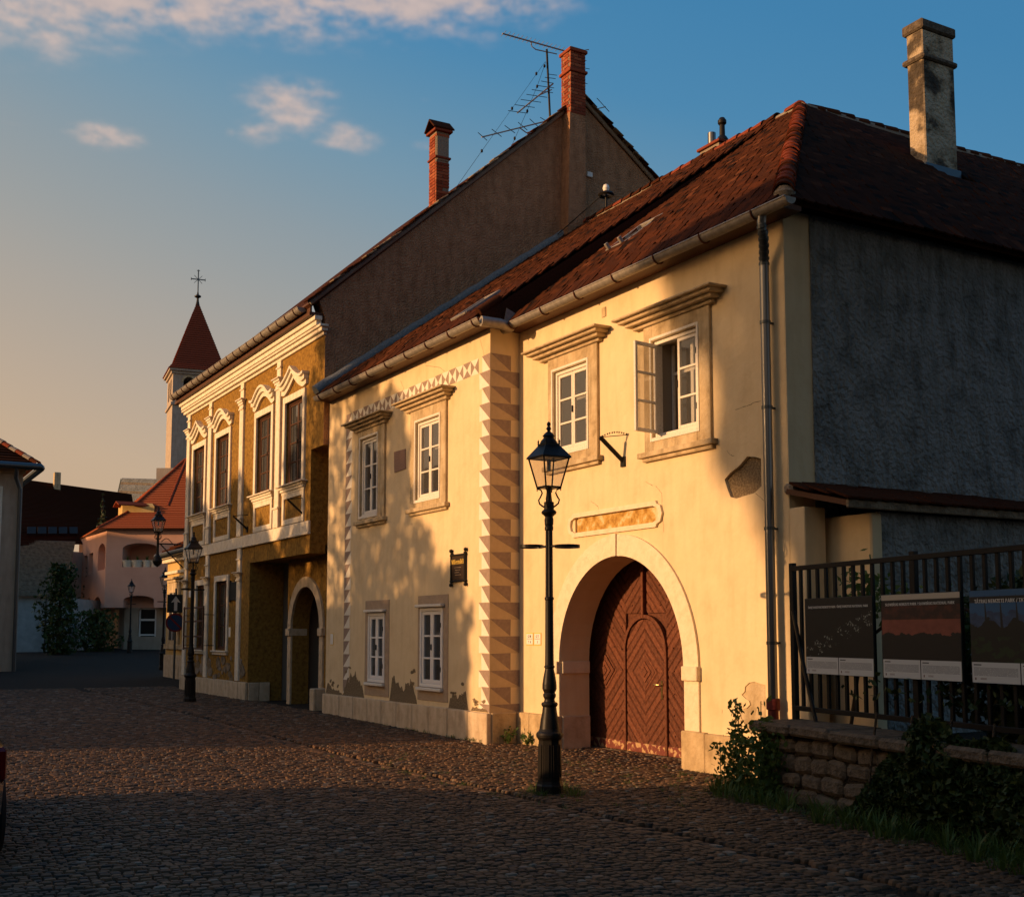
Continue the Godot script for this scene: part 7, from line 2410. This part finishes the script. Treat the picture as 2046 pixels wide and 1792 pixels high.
func greenery() -> void:
	# grass in the joints: thick by the lamp, the gate and the wall foot
	var k := MB.new()
	for i in 520:
		var x := rng.randf_range(6.0, 9.3)
		var z := rng.randf_range(-16.0, -9.4)
		var w := 0.18 + (0.5 if z > -13.5 and x > 7.6 else 0.0) + (0.4 if absf(x - 6.2) < 0.3 else 0.0)
		if rng.randf() > w:
			continue
		tuft(k, Vector3(x, 0.0, z), rng.randf_range(0.03, 0.08), rng.randi_range(8, 18), 0.09)
	for i in 40:
		var a := rng.randf() * TAU
		tuft(k, Vector3(6.70, 0.0, -11.04) + Vector3(cos(a), 0, sin(a)) * rng.randf_range(0.15, 0.34), rng.randf_range(0.06, 0.16), 16, 0.12)
	for i in 170:
		var s := rng.randf_range(-0.5, 5.5)
		tuft(k, fp(s, 0.0, rng.randf_range(0.46, 0.95)), rng.randf_range(0.08, 0.24), 16, 0.16)
	for i in 60:
		tuft(k, Vector3(XD - 0.1, gy(-20), rng.randf_range(-23, -16.4)), rng.randf_range(0.03, 0.08), 8, 0.06)
	var g := put(self, "grass", k, m.leaf)
	tag(g, "short grass and weeds growing in the paving joints", "grass")
	g.set_meta("kind", "stuff")
	# nettle bush at the end of the stone wall
	var nb := thing("nettle_bush", "leafy nettle bush at the end of the rubble wall", "plant", fp(-0.05, 0, 0.55))
	var st := MB.new()
	var lf := MB.new()
	for i in 34:
		var p := fp(rng.randf_range(-0.35, 0.45), 0.0, rng.randf_range(0.40, 0.75))
		var h := rng.randf_range(0.35, 0.85) if i > 2 else 1.0
		var tip := p + Vector3(rng.randf_range(-0.14, 0.14), h, rng.randf_range(-0.14, 0.14))
		st.tube([p, p.lerp(tip, 0.5) + Vector3(rng.randf_range(-0.03, 0.03), 0, rng.randf_range(-0.03, 0.03)), tip], 0.005, 5)
		for j in int(h * 80):
			var q := p.lerp(tip, rng.randf_range(0.1, 1.0))
			leaf_quad(lf, q + Vector3(rng.randfn(0, 0.05), rng.randfn(0, 0.02), rng.randfn(0, 0.05)), rng.randf_range(0.022, 0.05))
	put(nb, "stem", st, m.leaf)
	put(nb, "leaves", lf, m.leaf)
	var wd := thing("weed", "single thistle weed at the corner of the sgraffito house", "plant", Vector3(9.12, 0, -16.26))
	broad_weed(wd, Vector3(9.12, 0.0, -16.26), 0.3, 7)
	wd = thing("weed", "small grassy weed at the plinth left of the gate", "plant", Vector3(9.26, 0, -15.9))
	broad_weed(wd, Vector3(9.26, 0.0, -15.9), 0.2, 8)
	# ivy added so the wall reads dark, bushes filling the dark gaps behind the bars
	var iv := thing("ivy", "added dark ivy that darkens the rubble wall under the picture boards", "plant", fp(3.2, 0, 0.6))
	var ik := MB.new()
	for i in 13000:
		var s := 1.55 + 5.2 * rng.randf()
		var top := 0.84 + 0.12 * sin(s * 2.7) + 0.08 * sin(s * 7.1 + 1.0)
		var u := rng.randf()
		var o := 0.47 + 0.16 * sin(PI * u) * (0.7 + 0.3 * sin(s * 5.0)) * rng.randf_range(0.5, 1.1)
		var ease_in := clampf((s - 1.5) / 0.8, 0.15, 1.0)
		leaf_quad(ik, fp(s, top * u * ease_in, o * lerpf(0.8, 1.0, ease_in)), rng.randf_range(0.03, 0.06), Color(0.018, 0.032, 0.009).lerp(Color(0.045, 0.065, 0.016), rng.randf()))
	for i in 90:   # sprigs that reach up in front of the boards
		var s := rng.randf_range(1.3, 3.9)
		leaf_quad(ik, fp(s, 1.1 + 0.35 * rng.randf() * rng.randf(), 0.12 + 0.2 * rng.randf()), rng.randf_range(0.025, 0.05), Color(0.03, 0.05, 0.012))
	put(iv, "leaves", ik, m.leaf_vc)
	for i in 8:
		ik = MB.new()
		ik.tube([fp(1.9 + 0.5 * i, 0.0, 0.5), fp(2.0 + 0.5 * i, 0.5, 0.52), fp(1.95 + 0.5 * i, 1.0, 0.4)], 0.012, 5)
		put(iv, "stem", ik, m.bark)
	var yb := thing("yard_bush", "dark bush in the yard behind the bar fence", "shrub", fp(3.4, 0.6, -1.0))
	ik = MB.new()
	for i in 9000:
		var q := Vector3(rng.randfn(), rng.randfn(), rng.randfn()).normalized() * pow(rng.randf(), 0.4)
		leaf_quad(ik, fp(3.3, 1.45, -0.95) + FD * q.x * 2.2 + Vector3(0, q.y * 0.95, 0) + FN * q.z * 0.6, rng.randf_range(0.04, 0.07), Color(0.018, 0.032, 0.009).lerp(Color(0.04, 0.06, 0.016), rng.randf()))
	put(yb, "leaves", ik, m.leaf_vc)
	for i in 5:
		ik = MB.new()
		ik.tube([fp(2.4 + 0.4 * i, 0.6, -0.95), fp(2.2 + 0.5 * i, 1.9, -0.95)], 0.025, 5)
		put(yb, "stem", ik, m.bark)
	# vines on the fence by the lean-to
	var vn := thing("creeper", "dark creeper hanging over the fence beside the lean-to", "plant", fp(1.0, 0.8, -0.5))
	var vk := MB.new()
	for i in 900:
		var s := rng.randf_range(0.35, 3.5)
		var y := 2.2 - 0.28 * absf(s - 0.4) + rng.randfn(0, 0.12)
		leaf_quad(vk, fp(s, clampf(y, 0.7, 2.7), -0.45 + rng.randfn(0, 0.12)), rng.randf_range(0.03, 0.06))
	put(vn, "leaves", vk, m.leaf)
	vk = MB.new()
	vk.tube([fp(0.3, 0.6, -0.45), fp(0.5, 1.6, -0.5), fp(1.6, 2.1, -0.45), fp(3.2, 1.6, -0.45)], 0.02, 6)
	put(vn, "stem", vk, m.bark)
	# shrub and ivy in front of the white-walled house
	for q in [[116, 1295, 62.0, 2.1, 4.6, "tall ivy clad shrub beside the pink house", 2600], [190, 1295, 67.0, 2.6, 2.2, "dark bush under the overhang of the pink house", 1500]]:
		var p := at_depth(q[0], q[1], q[2])
		p.y = gy(p.z)
		var t := thing("shrub", q[5], "shrub", p)
		var lk := MB.new()
		for i in q[6]:
			var u := rng.randf()
			var r: float = q[3] * 0.5 * (0.45 + 0.75 * sin(PI * minf(u * 0.8 + 0.15, 1.0)))
			var a := rng.randf() * TAU
			var rr := r * sqrt(rng.randf()) * (0.8 + 0.3 * sin(a * 3.0 + u * 7.0))
			leaf_quad(lk, p + Vector3(cos(a) * rr, q[4] * u + 0.15 * sin(a * 5.0), sin(a) * rr), rng.randf_range(0.07, 0.16), Color(0.03, 0.05, 0.012).lerp(Color(0.06, 0.08, 0.016), rng.randf()))
		put(t, "leaves", lk, m.leaf_vc)
		var tk := MB.new()
		tk.lathe([Vector2(0.14, -0.1), Vector2(0.08, q[4] * 0.5), Vector2(0.03, q[4] * 0.9)], 8, p)
		put(t, "stem", tk, m.bark)
	var cp := at_depth(195, 1295, 76)
	cp.y = gy(cp.z)
	var ct := thing("conifer", "dark slender conifer rising before the long tiled roof", "tree", cp)
	var ck := MB.new()
	var ch := at_depth(197, 985, 76).y - cp.y
	for i in 1800:
		var u := sqrt(rng.randf())
		var a := rng.randf() * TAU
		var r := (1.0 - (1.0 - u)) * 1.3 * rng.randf_range(0.3, 1.0)
		leaf_quad(ck, cp + Vector3(cos(a) * r, ch * (1.0 - u * 0.75) - 0.2 * r, sin(a) * r), rng.randf_range(0.08, 0.16), Color(0.03, 0.05, 0.02))
	put(ct, "crown", ck, m.leaf_vc)
	var tk2 := MB.new()
	tk2.lathe([Vector2(0.16, -0.1), Vector2(0.04, ch * 0.95)], 8, cp)
	put(ct, "trunk", tk2, m.bark)
